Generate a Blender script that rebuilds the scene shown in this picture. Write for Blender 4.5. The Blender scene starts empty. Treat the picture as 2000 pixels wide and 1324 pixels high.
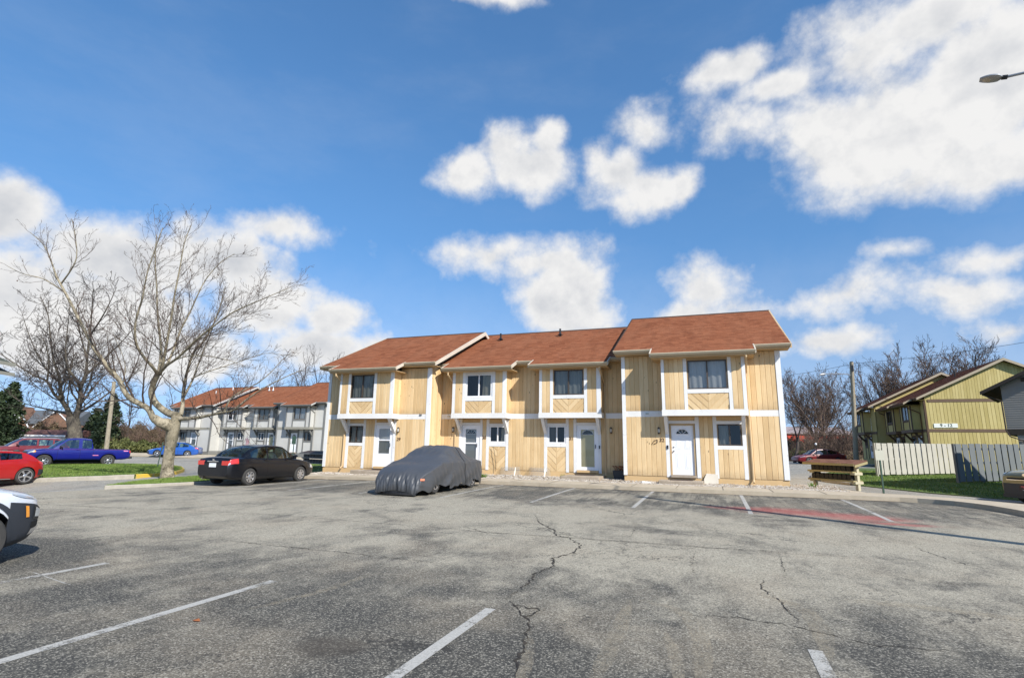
import bpy, bmesh, math, random
from mathutils import Vector, Matrix
R = math.radians
rnd = random.Random(7)
scene = bpy.context.scene
COL = scene.collection

# ------------------------------------------------------------------ camera
CAM_POS = Vector((0.0, 0.0, 1.6))
FPX, YAW, PITCH, ROLL = 1044.6, 0.3565, 0.2003, 0.01682      # focal length in pixels of a 2000 px wide frame
_fw = Vector((-math.sin(YAW)*math.cos(PITCH), math.cos(YAW)*math.cos(PITCH), math.sin(PITCH)))
_r0 = Vector((math.cos(YAW), math.sin(YAW), 0)); _u0 = _r0.cross(_fw)
_r = _r0*math.cos(ROLL) + _u0*math.sin(ROLL)
_u = _u0*math.cos(ROLL) - _r0*math.sin(ROLL)
cd = bpy.data.cameras.new('camera'); cam = bpy.data.objects.new('camera', cd); COL.objects.link(cam)
cd.sensor_width = 36; cd.lens = FPX/2000*36; cd.clip_start = 0.1; cd.clip_end = 5000
m = Matrix((( _r.x, _u.x, -_fw.x, CAM_POS.x), (_r.y, _u.y, -_fw.y, CAM_POS.y), (_r.z, _u.z, -_fw.z, CAM_POS.z), (0,0,0,1)))
cam.matrix_world = m
scene.camera = cam

def ray(px, py):
    return _fw + _r*((px-1000)/FPX) - _u*((py-662)/FPX)
def at(px, py, t):
    return CAM_POS + ray(px, py)*t

# ------------------------------------------------------------------ light
SUN_DIR = Vector((0.82*math.cos(R(36.5)), -0.572*math.cos(R(36.5)), math.sin(R(36.5)))).normalized()   # towards the sun
SUN_EL = math.asin(SUN_DIR.z); SUN_AZ = math.atan2(SUN_DIR.x, SUN_DIR.y)
sd = bpy.data.lights.new('sun', 'SUN'); sun = bpy.data.objects.new('sun', sd); COL.objects.link(sun)
sd.energy = 5.0; sd.angle = R(0.53); sd.color = (1.0, 0.955, 0.88)
sun.rotation_euler = SUN_DIR.to_track_quat('Z', 'Y').to_euler()
sun.location = (30, -20, 40)

scene.view_settings.view_transform = 'Standard'
scene.view_settings.look = 'None'
scene.view_settings.exposure = 0.38
scene.view_settings.gamma = 1.0
scene.view_settings.use_curve_mapping = False
scene.cycles.max_bounces = 6
scene.cycles.transparent_max_bounces = 12
scene.cycles.use_denoising = True
scene.cycles.caustics_reflective = False; scene.cycles.caustics_refractive = False

# ------------------------------------------------------------------ node helper
class NT:
    def __init__(s, tree): s.t = tree; s.n = tree.nodes; s.l = tree.links
    def new(s, typ, **kw):
        n = s.n.new(typ)
        for k, v in kw.items(): setattr(n, k, v)
        return n
    def put(s, sock, v):
        if isinstance(v, bpy.types.NodeSocket): s.l.new(v, sock)
        elif v is not None:
            if sock.type == 'RGBA' and not hasattr(v, '__len__'): v = (v, v, v, 1)
            if sock.type == 'RGBA' and len(v) == 3: v = (*v, 1)
            if sock.type == 'VECTOR' and not hasattr(v, '__len__'): v = (v, v, v)
            sock.default_value = v
    def math(s, op, a, b=None, c=None, clamp=False):
        n = s.new('ShaderNodeMath', operation=op, use_clamp=clamp)
        for i, v in enumerate((a, b, c)):
            if v is not None: s.put(n.inputs[i], v)
        return n.outputs[0]
    def vmath(s, op, a, b=None, scale=None):
        n = s.new('ShaderNodeVectorMath', operation=op)
        s.put(n.inputs[0], a)
        if b is not None: s.put(n.inputs[1], b)
        if scale is not None: s.put(n.inputs['Scale'], scale)
        return n.outputs['Value'] if op in ('LENGTH', 'DOT_PRODUCT', 'DISTANCE') else n.outputs[0]
    def mix(s, f, a, b, blend='MIX'):
        n = s.new('ShaderNodeMix', data_type='RGBA', blend_type=blend, clamp_factor=True)
        s.put(n.inputs[0], f); s.put(n.inputs[6], a); s.put(n.inputs[7], b)
        return n.outputs[2]
    def ramp(s, f, lo, hi, smooth=True):
        n = s.new('ShaderNodeMapRange', interpolation_type='SMOOTHSTEP' if smooth else 'LINEAR')
        s.put(n.inputs[0], f); s.put(n.inputs[1], lo); s.put(n.inputs[2], hi)
        return n.outputs[0]
    def noise(s, vec, scale, detail=4, rough=.55, dist=0):
        n = s.new('ShaderNodeTexNoise')
        if vec is not None: s.put(n.inputs['Vector'], vec)
        s.put(n.inputs['Scale'], scale); s.put(n.inputs['Detail'], detail); s.put(n.inputs['Roughness'], rough); s.put(n.inputs['Distortion'], dist)
        return n.outputs['Fac']
    def voro(s, vec, scale, feature='F1', out='Distance', rand=1.0):
        n = s.new('ShaderNodeTexVoronoi', feature=feature)
        if vec is not None: s.put(n.inputs['Vector'], vec)
        s.put(n.inputs['Scale'], scale); s.put(n.inputs['Randomness'], rand)
        return n.outputs[out]
    def scale(s, vec, v): return s.vmath('MULTIPLY', vec, v)
    def coord(s, kind='Object'): return s.new('ShaderNodeTexCoord').outputs[kind]
    def sep(s, v):
        n = s.new('ShaderNodeSeparateXYZ'); s.put(n.inputs[0], v); return n.outputs
    def comb(s, x, y, z):
        n = s.new('ShaderNodeCombineXYZ')
        for i, v in enumerate((x, y, z)): s.put(n.inputs[i], v)
        return n.outputs[0]
    def random(s): return s.new('ShaderNodeObjectInfo').outputs['Random']
    def bump(s, h, strength=.3, dist=.01):
        n = s.new('ShaderNodeBump'); s.put(n.inputs['Strength'], strength); s.put(n.inputs['Distance'], dist); s.put(n.inputs['Height'], h)
        return n.outputs[0]

MATS = {}
def material(name, fn=None, color=(.5,.5,.5), rough=.6, metal=0., spec=.5, coat=0.):
    if name in MATS: return MATS[name]
    mt = bpy.data.materials.new(name); mt.use_nodes = True
    nt = NT(mt.node_tree); b = nt.n['Principled BSDF']
    nt.put(b.inputs['Base Color'], color); b.inputs['Roughness'].default_value = rough
    b.inputs['Metallic'].default_value = metal; b.inputs['Specular IOR Level'].default_value = spec
    if coat: b.inputs['Coat Weight'].default_value = coat; b.inputs['Coat Roughness'].default_value = .04
    if fn: fn(nt, b)
    MATS[name] = mt
    return mt

# ------------------------------------------------------------------ world: clear sky with cumulus fixed in the world's directions
wd = bpy.data.worlds.new('World'); scene.world = wd; wd.use_nodes = True
def build_world():
    nt = NT(wd.node_tree); n = nt.n; n.clear()
    out = nt.new('ShaderNodeOutputWorld')
    sky = nt.new('ShaderNodeTexSky', sky_type='NISHITA', sun_disc=False)
    sky.sun_elevation = SUN_EL; sky.sun_rotation = SUN_AZ
    sky.altitude = 200; sky.air_density = 1.0; sky.dust_density = 0.2; sky.ozone_density = 1.3
    hs = nt.new('ShaderNodeHueSaturation'); hs.inputs['Saturation'].default_value = 1.28; hs.inputs['Hue'].default_value = .50
    nt.put(hs.inputs['Color'], sky.outputs[0])
    bg1 = nt.new('ShaderNodeBackground'); nt.put(bg1.inputs[0], hs.outputs[0]); bg1.inputs[1].default_value = 0.15
    d = nt.vmath('NORMALIZE', nt.coord('Generated'))
    dx, dy, dz = nt.sep(d)
    # keep clear of the yellow haze band that the model puts right on the horizon
    nt.put(sky.inputs['Vector'], nt.vmath('NORMALIZE', nt.comb(dx, dy, nt.math('ADD', nt.math('MULTIPLY', nt.math('MAXIMUM', dz, 0.), .58), .22))))
    az = nt.math('ARCTAN2', dx, dy); el = nt.math('ARCSINE', dz)
    p = nt.comb(az, el, 0.)
    # soft warp so that no outline stays an ellipse
    w1 = nt.noise(d, 5.0, 3, .55); w2 = nt.noise(nt.vmath('ADD', d, (7.3, 2.1, 4.4)), 5.0, 3, .55)
    wv = nt.comb(nt.math('MULTIPLY', nt.math('SUBTRACT', w1, .5), .12), nt.math('MULTIPLY', nt.math('SUBTRACT', w2, .5), .09), 0.)
    p = nt.vmath('ADD', p, wv)
    blobs = [  # direction of the view through these frame points, radii, weight
     (0,420,95,85,1.),(20,560,170,120,1.),(250,520,230,90,1.05),(230,600,270,90,.9),(430,520,150,85,1.),(520,600,130,75,.85),(150,690,300,90,.95),(360,690,240,70,.85),
     (545,445,85,42,.62),(612,455,52,34,.55),(660,628,72,54,1.),(640,680,130,50,.8),
     (925,352,84,50,.95),(1035,330,88,70,1.),(1072,275,40,38,.75),(1195,350,80,62,1.),(1262,374,115,46,1.),(1335,362,58,38,.85),(1272,250,40,34,.42),
     (950,492,115,34,.55),(1055,518,110,34,.50),(1115,590,118,84,1.05),(1390,565,80,56,.52),(1340,610,90,42,.62),(1450,602,110,44,.60),
     (1760,245,280,135,1.15),(1920,150,230,170,1.1),(1630,240,150,80,.9),(1870,325,220,74,1.),(1470,245,120,50,.48),(1425,140,86,46,.72),(1510,175,78,34,.62),
     (1680,90,130,80,.46),(1830,25,220,60,.75),(1650,572,160,44,.52),(1855,570,135,44,.52),(1945,497,140,30,.46),(1740,500,66,18,.36),(1620,665,140,30,.46),(1960,640,120,34,.44),
     (970,2,100,18,.5),(1900,740,170,40,.4),(2150,480,170,90,.7),(2300,250,260,180,.9)]
    mx = None
    for (cx, cy, rx, ry, wgt) in blobs:
        def ae(px, py):
            v = ray(px, py).normalized(); return math.atan2(v.x, v.y), math.asin(v.z)
        a0, e0 = ae(cx, cy); a1 = ae(cx+rx, cy)[0]-a0; e1 = e0-ae(cx, cy+ry)[1]
        q = nt.vmath('MULTIPLY', nt.vmath('SUBTRACT', p, (a0, e0, 0)), (1/abs(a1), 1/abs(e1), 0))
        f = nt.math('MULTIPLY_ADD', nt.vmath('LENGTH', q), -wgt, wgt)      # wgt*(1-distance)
        mx = f if mx is None else nt.math('SMOOTH_MAX', mx, f, .14)
    # fair-weather cumulus goes on round the rest of the sky
    fl = nt.vmath('MULTIPLY', d, (1, 1, 1.9))
    gen = nt.math('SUBTRACT', nt.math('MULTIPLY', nt.noise(fl, 2.3, 3, .5), 2.6), 1.75)
    view = ray(1000, 500).normalized()
    away = nt.ramp(nt.vmath('DOT_PRODUCT', d, tuple(view)), .72, .55)
    gen = nt.math('MULTIPLY_ADD', nt.math('ADD', gen, .6), away, -.6)
    mx = nt.math('MAXIMUM', mx, gen)
    def puff(vec, det):      # cauliflower relief
        n = nt.new('ShaderNodeTexVoronoi', feature='F1', normalize=True); nt.put(n.inputs['Vector'], vec)
        n.inputs['Scale'].default_value = 15.; n.inputs['Detail'].default_value = det; n.inputs['Roughness'].default_value = .55; n.inputs['Lacunarity'].default_value = 2.3
        return nt.math('SUBTRACT', 1.0, n.outputs['Distance'])
    so = tuple(SUN_DIR*0.016 + Vector((0,0,.016)))
    jit = nt.comb(nt.math('MULTIPLY', nt.math('SUBTRACT', w1, .5), .05), nt.math('MULTIPLY', nt.math('SUBTRACT', w2, .5), .05), 0.)
    dd = nt.vmath('ADD', d, jit)
    pf = puff(dd, 4.); pf2 = puff(nt.vmath('ADD', dd, so), 3.)
    fb = nt.noise(d, 8.0, 10, .58)
    dens = nt.math('ADD', mx, nt.math('ADD', nt.math('MULTIPLY', nt.math('SUBTRACT', pf, .70), .95), nt.math('MULTIPLY', nt.math('SUBTRACT', fb, .5), 1.8)))
    alpha = nt.ramp(dens, -.34, .50)
    alpha = nt.math('MULTIPLY', nt.math('POWER', alpha, 1.55), nt.ramp(dz, -.02, .03))
    alpha = nt.math('MAXIMUM', alpha, nt.math('MULTIPLY', nt.ramp(nt.math('ADD', dz, nt.math('MULTIPLY', nt.math('SUBTRACT', fb, .5), .14)), .42, .02), .30))      # thin veil low in the sky
    cir = nt.noise(nt.vmath('MULTIPLY', dd, (1.,1.,3.)), 3.0, 6, .6); alpha = nt.math('MAXIMUM', alpha, nt.math('MULTIPLY_ADD', nt.ramp(cir, .45, .75), .055, .018))      # faint high haze
    relief = nt.math('MULTIPLY', nt.math('SUBTRACT', pf, pf2), 1.05)
    thick = nt.ramp(dens, .25, .95)
    low = nt.ramp(nt.noise(nt.vmath('MULTIPLY', d, (1,1,1.8)), 4.2, 3, .5), .40, .60)
    sh = nt.math('ADD', nt.math('SUBTRACT', .95, nt.math('MULTIPLY', nt.math('MULTIPLY', thick, low), .38)), relief)
    sh = nt.math('MINIMUM', nt.math('MAXIMUM', sh, .2), 1.0)
    cc = nt.mix(sh, (.40, .45, .54), (.98, .975, .97))
    bg2 = nt.new('ShaderNodeBackground'); nt.put(bg2.inputs[0], cc); bg2.inputs[1].default_value = .70
    ms = nt.new('ShaderNodeMixShader'); nt.put(ms.inputs[0], alpha); nt.l.new(bg1.outputs[0], ms.inputs[1]); nt.l.new(bg2.outputs[0], ms.inputs[2])
    nt.l.new(ms.outputs[0], out.inputs[0])
build_world()
wd.cycles.sampling_method = 'NONE'

# ------------------------------------------------------------------ mesh helpers
class MB:
    def __init__(s): s.v = []; s.f = []; s.mi = []; s.cur = 0
    def add(s, vs, fs):
        o = len(s.v); s.v += [tuple(p) for p in vs]; s.f += [tuple(i+o for i in f) for f in fs]; s.mi += [s.cur]*len(fs)
    def box(s, x0, x1, y0, y1, z0, z1, rz=0., c=None):
        vs = [(x,y,z) for z in (z0,z1) for (x,y) in ((x0,y0),(x1,y0),(x1,y1),(x0,y1))]
        if rz:
            c = c or ((x0+x1)/2, (y0+y1)/2); ca, sa = math.cos(rz), math.sin(rz)
            vs = [(c[0]+(x-c[0])*ca-(y-c[1])*sa, c[1]+(x-c[0])*sa+(y-c[1])*ca, z) for x,y,z in vs]
        s.add(vs, [(3,2,1,0),(4,5,6,7),(0,1,5,4),(1,2,6,5),(2,3,7,6),(3,0,4,7)])
    def bar(s, a, b, w, h, up=(0,0,1)):
        a, b = Vector(a), Vector(b); d = (b-a).normalized(); up = Vector(up)
        x = d.cross(up)
        if x.length < 1e-4: x = d.cross(Vector((1,0,0)))
        x.normalize(); y = x.cross(d)
        vs = [p + x*(sx*w/2) + y*(sy*h/2) for p in (a, b) for sx, sy in ((-1,-1),(1,-1),(1,1),(-1,1))]
        s.add(vs, [(0,1,2,3),(7,6,5,4),(4,5,1,0),(5,6,2,1),(6,7,3,2),(7,4,0,3)])
    def tube(s, pts, rad, n=6, cap=True):
        pts = [Vector(p) for p in pts]; k = len(pts)
        if not hasattr(rad, '__len__'): rad = [rad]*k
        t0 = (pts[1]-pts[0]).normalized(); x = t0.orthogonal().normalized(); rings = []; vs = []
        for i, p in enumerate(pts):
            t = (pts[min(i+1,k-1)]-pts[max(i-1,0)])
            t = t.normalized() if t.length > 1e-9 else t0
            x = x - t*x.dot(t); x = x.normalized() if x.length > 1e-6 else t.orthogonal().normalized(); y = t.cross(x)
            for j in range(n):
                a = 2*math.pi*j/n; vs.append(p + (x*math.cos(a) + y*math.sin(a))*rad[i])
        fs = []
        for i in range(k-1):
            for j in range(n):
                j2 = (j+1) % n; fs.append((i*n+j, i*n+j2, (i+1)*n+j2, (i+1)*n+j))
        if cap: fs += [tuple(range(n-1,-1,-1)), tuple((k-1)*n+j for j in range(n))]
        s.add(vs, fs)
    def lathe(s, prof, n=20, axis='z', c=(0,0,0), cap=True):
        vs = []
        for (r, h) in prof:
            for j in range(n):
                a = 2*math.pi*j/n; p = (r*math.cos(a), r*math.sin(a), h)
                if axis == 'y': p = (p[0], p[2], p[1])
                if axis == 'x': p = (p[2], p[0], p[1])
                vs.append((p[0]+c[0], p[1]+c[1], p[2]+c[2]))
        k = len(prof); fs = []
        for i in range(k-1):
            for j in range(n):
                j2 = (j+1) % n; q = (i*n+j, i*n+j2, (i+1)*n+j2, (i+1)*n+j); fs.append(q if axis != 'y' else q[::-1])
        if cap: fs += [tuple(range(n-1,-1,-1)), tuple((k-1)*n+j for j in range(n))]
        s.add(vs, fs)
    def prism(s, poly, y0, y1, plane='xz'):
        k = len(poly); ar = sum(poly[i][0]*poly[(i+1)%k][1]-poly[(i+1)%k][0]*poly[i][1] for i in range(k))
        if ar < 0: poly = poly[::-1]
        f = {'xz': lambda a,b,c: (a,c,b), 'xy': lambda a,b,c: (a,b,c), 'yz': lambda a,b,c: (c,a,b)}[plane]
        vs = [f(a,b,y0) for a,b in poly] + [f(a,b,y1) for a,b in poly]
        fs = [tuple(range(k)), tuple(range(2*k-1,k-1,-1))] + [((i+1)%k, i, i+k, (i+1)%k+k) for i in range(k)]
        if plane != 'xz': fs = [g[::-1] for g in fs]
        s.add(vs, fs)
    def grid(s, fn, nu, nv):
        vs = [fn(i/nu, j/nv) for j in range(nv+1) for i in range(nu+1)]; w = nu+1
        s.add(vs, [(j*w+i, j*w+i+1, (j+1)*w+i+1, (j+1)*w+i) for j in range(nv) for i in range(nu)])
    def mesh(s, name):
        me = bpy.data.meshes.new(name); me.from_pydata(s.v, [], s.f)
        if any(s.mi): me.polygons.foreach_set('material_index', s.mi)
        me.update(); return me
    def build(s, name, mat, parent=None, smooth=False, angle=35, fix=False):
        me = s.mesh(name)
        if fix:
            bm = bmesh.new(); bm.from_mesh(me); bmesh.ops.remove_doubles(bm, verts=bm.verts, dist=1e-5); bmesh.ops.recalc_face_normals(bm, faces=bm.faces); bm.to_mesh(me); bm.free()
        return obj(name, me, mat, parent, smooth, angle)

def obj(name, me, mat=None, parent=None, smooth=False, angle=35):
    o = bpy.data.objects.new(name, me)
    if mat is not None:
        for mm in (mat if isinstance(mat, (list, tuple)) else [mat]):
            if len(me.materials) < (len(mat) if isinstance(mat, (list, tuple)) else 1): me.materials.append(mm)
    if smooth:
        me.polygons.foreach_set('use_smooth', [True]*len(me.polygons)); me.set_sharp_from_angle(angle=R(angle)); me.update()
    COL.objects.link(o)
    if parent is not None: o.parent = parent
    return o
def tag(o, label=None, cat=None, group=None, kind=None):
    if label: o['label'] = label
    if cat: o['category'] = cat
    if group: o['group'] = group
    if kind: o['kind'] = kind
    return o
def thing(name, label, cat, loc=(0,0,0), rz=0., group=None):
    o = bpy.data.objects.new(name, None); o.empty_display_size = .3; COL.objects.link(o)
    o.location = loc; o.rotation_euler = (0,0,rz)
    return tag(o, label, cat, group)
def copy_tree(o, parent=None):
    c = o.copy(); COL.objects.link(c); c.parent = parent
    for ch in o.children: copy_tree(ch, c)
    return c

def S(t):
    t = min(max(t, 0.), 1.); return t*t*(3-2*t)
def gz(x, y):          # the lie of the land
    return (0.2*S((y-5)/16)*(1-0.85*S((-8-x)/16)) - 0.42*S((-20.5-x)/4)*S((17.5-y)/5) + 0.28*S((y-22)/20)*S((x-1)/7) + 0.36*S((y-40.8)/3.4)*S((-22-x)/6))
def gnd(px, py, dz=0.):      # where the view ray of a pixel meets the land
    d = ray(px, py); z = .1
    for _ in range(60):
        P = CAM_POS + d*((z+dz-CAM_POS.z)/d.z); z = .5*z + .5*gz(P.x, P.y)
    return P
def G2(px, py, dz=0.):
    p = gnd(px, py, dz); return (p.x, p.y)

OIL = G2(645,1262)
# ------------------------------------------------------------------ materials
def asphalt_nodes(lot):
    def f(nt, b):
        o = nt.coord('Object'); x, y, z = nt.sep(o)
        big = nt.noise(o, .24, 5, .6, .8)
        med = nt.noise(o, 1.15, 8, .70, .3)
        wv = nt.noise(o, .5, 3)
        strk = nt.noise(nt.scale(nt.vmath('ADD', o, nt.scale(nt.comb(wv, nt.noise(nt.vmath('ADD', o, (3,9,0)),.5,2), 0.), (1.6,1.6,0))), (2.6, .50, 1)), 1.0, 9, .75)
        fine = nt.noise(o, 40, 6, .82)
        gr = nt.sep(nt.voro(o, 85, 'F1', 'Color'))[0]
        light, dark = ((.355,.320,.245), (.068,.065,.056)) if lot else ((.37,.352,.305), (.20,.19,.17))
        # worn seal coat left in the stalls and gone in the driving lane
        if lot:
            lane = nt.math('MULTIPLY', nt.ramp(y, 5.2, 9.0), nt.ramp(y, 15.6, 13.0))
            wear = nt.math('ADD', nt.math('MULTIPLY', lane, .22), nt.math('ADD', nt.math('MULTIPLY', big, .85), nt.math('MULTIPLY', strk, .80)))
            wear = nt.math('ADD', wear, nt.math('MULTIPLY', nt.math('SUBTRACT', med, .5), .95))
            wear = nt.math('SUBTRACT', wear, nt.math('MULTIPLY', nt.ramp(y, 8.0, 3.8), .20))
            wear = nt.math('SUBTRACT', wear, nt.math('MULTIPLY', nt.ramp(nt.noise(nt.vmath('ADD', o, (13,2,0)), .42, 5, .6, 1.0), .50, .68), .26))
            bay = nt.math('MULTIPLY', nt.ramp(y, 14.2, 16.0), nt.ramp(nt.noise(nt.scale(o, (4.5,.32,1)), 1.0, 6, .7), .42, .66)); wear = nt.math('SUBTRACT', wear, nt.math('MULTIPLY', bay, .30))
            k = nt.ramp(wear, .55, 1.14)
        else:
            k = nt.ramp(nt.math('ADD', nt.math('MULTIPLY', big, .7), nt.math('MULTIPLY', med, .4)), .25, .8)
        c = nt.mix(k, dark, light)
        c = nt.mix(nt.math('MULTIPLY', nt.ramp(nt.noise(nt.vmath('ADD', o, (9,4,0)), .6, 4), .45, .72), .40), c, (.34,.285,.205))
        sp = nt.math('ADD', nt.math('MULTIPLY', nt.math('SUBTRACT', fine, .5), 2.2), nt.math('MULTIPLY', nt.math('SUBTRACT', gr, .5), 1.05))
        c = nt.mix(nt.ramp(sp, .05, .85), c, nt.mix(.56, c, (.66,.61,.50)))
        c = nt.mix(nt.ramp(sp, -.02, -.75), c, nt.mix(.82, c, (.025,.025,.026)))
        # hairline cracks
        wob = nt.vmath('ADD', o, nt.comb(nt.math('MULTIPLY', nt.noise(o, 1.1, 6, .7), 2.2), nt.math('MULTIPLY', nt.noise(nt.vmath('ADD', o, (5,5,5)), 1.1, 6, .7), 2.2), 0.))
        ce = nt.voro(wob, .30 if lot else .22, 'DISTANCE_TO_EDGE')
        cm = nt.math('MULTIPLY', nt.ramp(ce, .0065, .0015), nt.ramp(nt.noise(nt.vmath('ADD', o, (31,7,0)), .33, 3), .47, .60))
        c = nt.mix(nt.math('MULTIPLY', cm, .8), c, (.035,.033,.03))
        if lot:
            # oil spots
            ov = nt.voro(nt.vmath('ADD', o, nt.comb(nt.math('MULTIPLY', med, .25), nt.math('MULTIPLY', fine, .1), 0.)), .42)
            c = nt.mix(nt.math('MULTIPLY', nt.ramp(ov, .17, .05), .62), c, (.045,.042,.04))
            ol = nt.vmath('LENGTH', nt.vmath('MULTIPLY', nt.vmath('SUBTRACT', o, (OIL[0],OIL[1],0)), (1/.34,1/.26,0)))
            c = nt.mix(nt.math('MULTIPLY', nt.ramp(nt.math('ADD', ol, nt.math('MULTIPLY', nt.math('SUBTRACT', med, .5), 1.2)), 1.05, .55), .6), c, (.055,.047,.038))
            # spilled red paint
            red = None
            for (cx, cy, rx, ry) in ((1.5,15.6,1.5,.95),(3.15,15.05,1.3,.85),(2.3,15.3,1.9,.75),(.55,15.7,1.0,.45),(3.6,14.2,1.0,.3)):
                q = nt.vmath('LENGTH', nt.vmath('MULTIPLY', nt.vmath('SUBTRACT', o, (cx,cy,0)), (1/rx,1/ry,0)))
                r1 = nt.math('SUBTRACT', 1.0, q); red = r1 if red is None else nt.math('MAXIMUM', red, r1)
            rm = nt.ramp(nt.math('ADD', red, nt.math('MULTIPLY', nt.math('SUBTRACT', nt.noise(nt.scale(o,(1,2.2,1)), 3.0, 6, .7), .5), 1.6)), -.12, .85)
            rm = nt.math('MULTIPLY', rm, nt.ramp(red, -.35, .15))
            c = nt.mix(nt.math('MULTIPLY', rm, .58), c, (.40,.085,.075))
        nt.put(b.inputs['Base Color'], c)
        b.inputs['Roughness'].default_value = .92; b.inputs['Specular IOR Level'].default_value = .25
        h = nt.math('ADD', nt.math('MULTIPLY', fine, .7), nt.math('MULTIPLY', gr, .5))
        nt.put(b.inputs['Normal'], nt.bump(h, .55, .008))
    return f
M_LOT = material('lot_asphalt', asphalt_nodes(True)); M_STREET = material('street_asphalt', asphalt_nodes(False))

def concrete(c1, c2, sc=2.0):
    def f(nt, b):
        o = nt.coord('Object')
        k = nt.ramp(nt.noise(o, sc, 7, .65), .3, .75); fine = nt.noise(o, 55, 3, .7)
        c = nt.mix(k, c1, c2); c = nt.mix(nt.math('MULTIPLY', nt.ramp(nt.noise(o, 9, 6, .7), .58, .75), .45), c, (.17,.15,.12))
        c = nt.mix(nt.ramp(fine, .35, .75), nt.mix(.25, c, (.1,.1,.1)), c)
        nt.put(b.inputs['Base Color'], c); b.inputs['Roughness'].default_value = .9
        nt.put(b.inputs['Normal'], nt.bump(fine, .3, .004))
    return f
M_WALK = material('sidewalk_concrete', concrete((.46,.385,.275), (.58,.49,.36)))
M_STEP = material('step_concrete', concrete((.36,.29,.21), (.46,.38,.29), 4))
M_KERB = material('kerb_concrete', concrete((.36,.325,.26), (.47,.425,.35), 3))
def yellow_kerb(nt, b):
    o = nt.coord('Object'); k = nt.ramp(nt.noise(o, 5, 7, .7), .5, .68)
    nt.put(b.inputs['Base Color'], nt.mix(k, (.62,.42,.045), (.40,.36,.28))); b.inputs['Roughness'].default_value = .8
M_YKERB = material('yellow_kerb_paint', yellow_kerb)
def line_paint(nt, b):
    o = nt.coord('Object'); n = nt.noise(o, 7, 9, .78); big = nt.noise(o, .8, 4, .6); fine = nt.noise(o, 60, 4, .8)
    nt.put(b.inputs['Base Color'], nt.mix(nt.ramp(fine, .3, .7), (.38,.365,.325), (.56,.54,.49))); b.inputs['Roughness'].default_value = .75
    a = nt.ramp(nt.math('ADD', nt.math('MULTIPLY', n, .9), nt.math('ADD', nt.math('MULTIPLY', big, .8), nt.math('MULTIPLY', fine, .45))), .86, 1.12)
    nt.put(b.inputs['Alpha'], nt.math('MULTIPLY', a, .86))
M_LINE = material('worn_line_paint', line_paint)
def crack_mat(nt, b):
    o = nt.coord('Object'); nt.put(b.inputs['Base Color'], nt.mix(nt.ramp(nt.noise(o, 5, 4), .4, .7), (.014,.012,.010), (.06,.048,.034))); b.inputs['Roughness'].default_value = 1
M_CRACK = material('crack_dark', crack_mat)
def land(nt, b):
    o = nt.coord('Object'); k = nt.ramp(nt.noise(o, .35, 7, .65), .35, .7); f = nt.noise(o, 14, 5, .7)
    c = nt.mix(k, (.075,.105,.028), (.16,.12,.07)); c = nt.mix(nt.ramp(f, .35, .7), nt.mix(.45, c, (.03,.03,.015)), c)
    nt.put(b.inputs['Base Color'], c); b.inputs['Roughness'].default_value = .95
M_LAND = material('rough_ground', land)
def lawn(nt, b):
    o = nt.coord('Object'); k = nt.noise(o, .7, 7, .65); f = nt.noise(o, 30, 4, .75)
    c = nt.mix(nt.ramp(k, .3, .7), (.062,.115,.022), (.125,.165,.045)); c = nt.mix(nt.ramp(f, .3, .7), nt.mix(.5, c, (.03,.05,.01)), c)
    nt.put(b.inputs['Base Color'], c); b.inputs['Roughness'].default_value = .95
M_LAWN = material('lawn_soil', lawn)
def blade(nt, b):
    o = nt.coord('Object'); k = nt.noise(o, .8, 5, .6); f = nt.noise(o, 25, 2, .6)
    c = nt.mix(nt.ramp(k, .3, .7), (.075,.155,.022), (.165,.24,.05)); c = nt.mix(nt.ramp(f, .50, .72), c, (.30,.28,.11))
    nt.put(b.inputs['Base Color'], c); b.inputs['Roughness'].default_value = .7; b.inputs['Specular IOR Level'].default_value = .2
M_BLADE = material('grass_blade', blade)
def pebble(nt, b):
    o = nt.coord('Object'); v = nt.voro(o, 9, 'F1', 'Color'); r, g, bb = nt.sep(v)
    c = nt.mix(r, (.30,.25,.195), (.55,.505,.44)); c = nt.mix(nt.ramp(g, .82, .9), c, (.22,.17,.13))
    nt.put(b.inputs['Base Color'], c); b.inputs['Roughness'].default_value = .8
M_PEB = material('pale_river_pebble', pebble)

# ------------------------------------------------------------------ surfaces laid on the land
def surface(name, poly, dz, mat, cell=1.0, drop=0., kind='structure', parent=None):
    bm = bmesh.new(); vs = [bm.verts.new((x, y, 0)) for x, y in poly]; f = bm.faces.new(vs); f.normal_update()
    if f.normal.z < 0: f.normal_flip()
    xs = [p[0] for p in poly]; ys = [p[1] for p in poly]
    for ax, lo, hi in ((0, min(xs), max(xs)), (1, min(ys), max(ys))):
        k = math.floor(lo/cell)*cell + cell
        while k < hi - 1e-4:
            co = (k,0,0) if ax == 0 else (0,k,0); no = (1,0,0) if ax == 0 else (0,1,0)
            bmesh.ops.bisect_plane(bm, geom=bm.verts[:]+bm.edges[:]+bm.faces[:], plane_co=co, plane_no=no); k += cell
    for v in bm.verts: v.co.z = gz(v.co.x, v.co.y) + dz
    bmesh.ops.triangulate(bm, faces=bm.faces)
    if drop:
        ed = [e for e in bm.edges if e.is_boundary]
        r = bmesh.ops.extrude_edge_only(bm, edges=ed)
        for v in r['geom']:
            if isinstance(v, bmesh.types.BMVert): v.co.z -= drop
        bmesh.ops.recalc_face_normals(bm, faces=bm.faces)
        up = sum(f.normal.z*f.calc_area() for f in bm.faces)
        if up < 0:
            for f in bm.faces: f.normal_flip()
    me = bpy.data.meshes.new(name); bm.to_mesh(me); bm.free()
    o = obj(name, me, mat, parent)
    if parent is None: tag(o, kind=kind)
    return o

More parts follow.
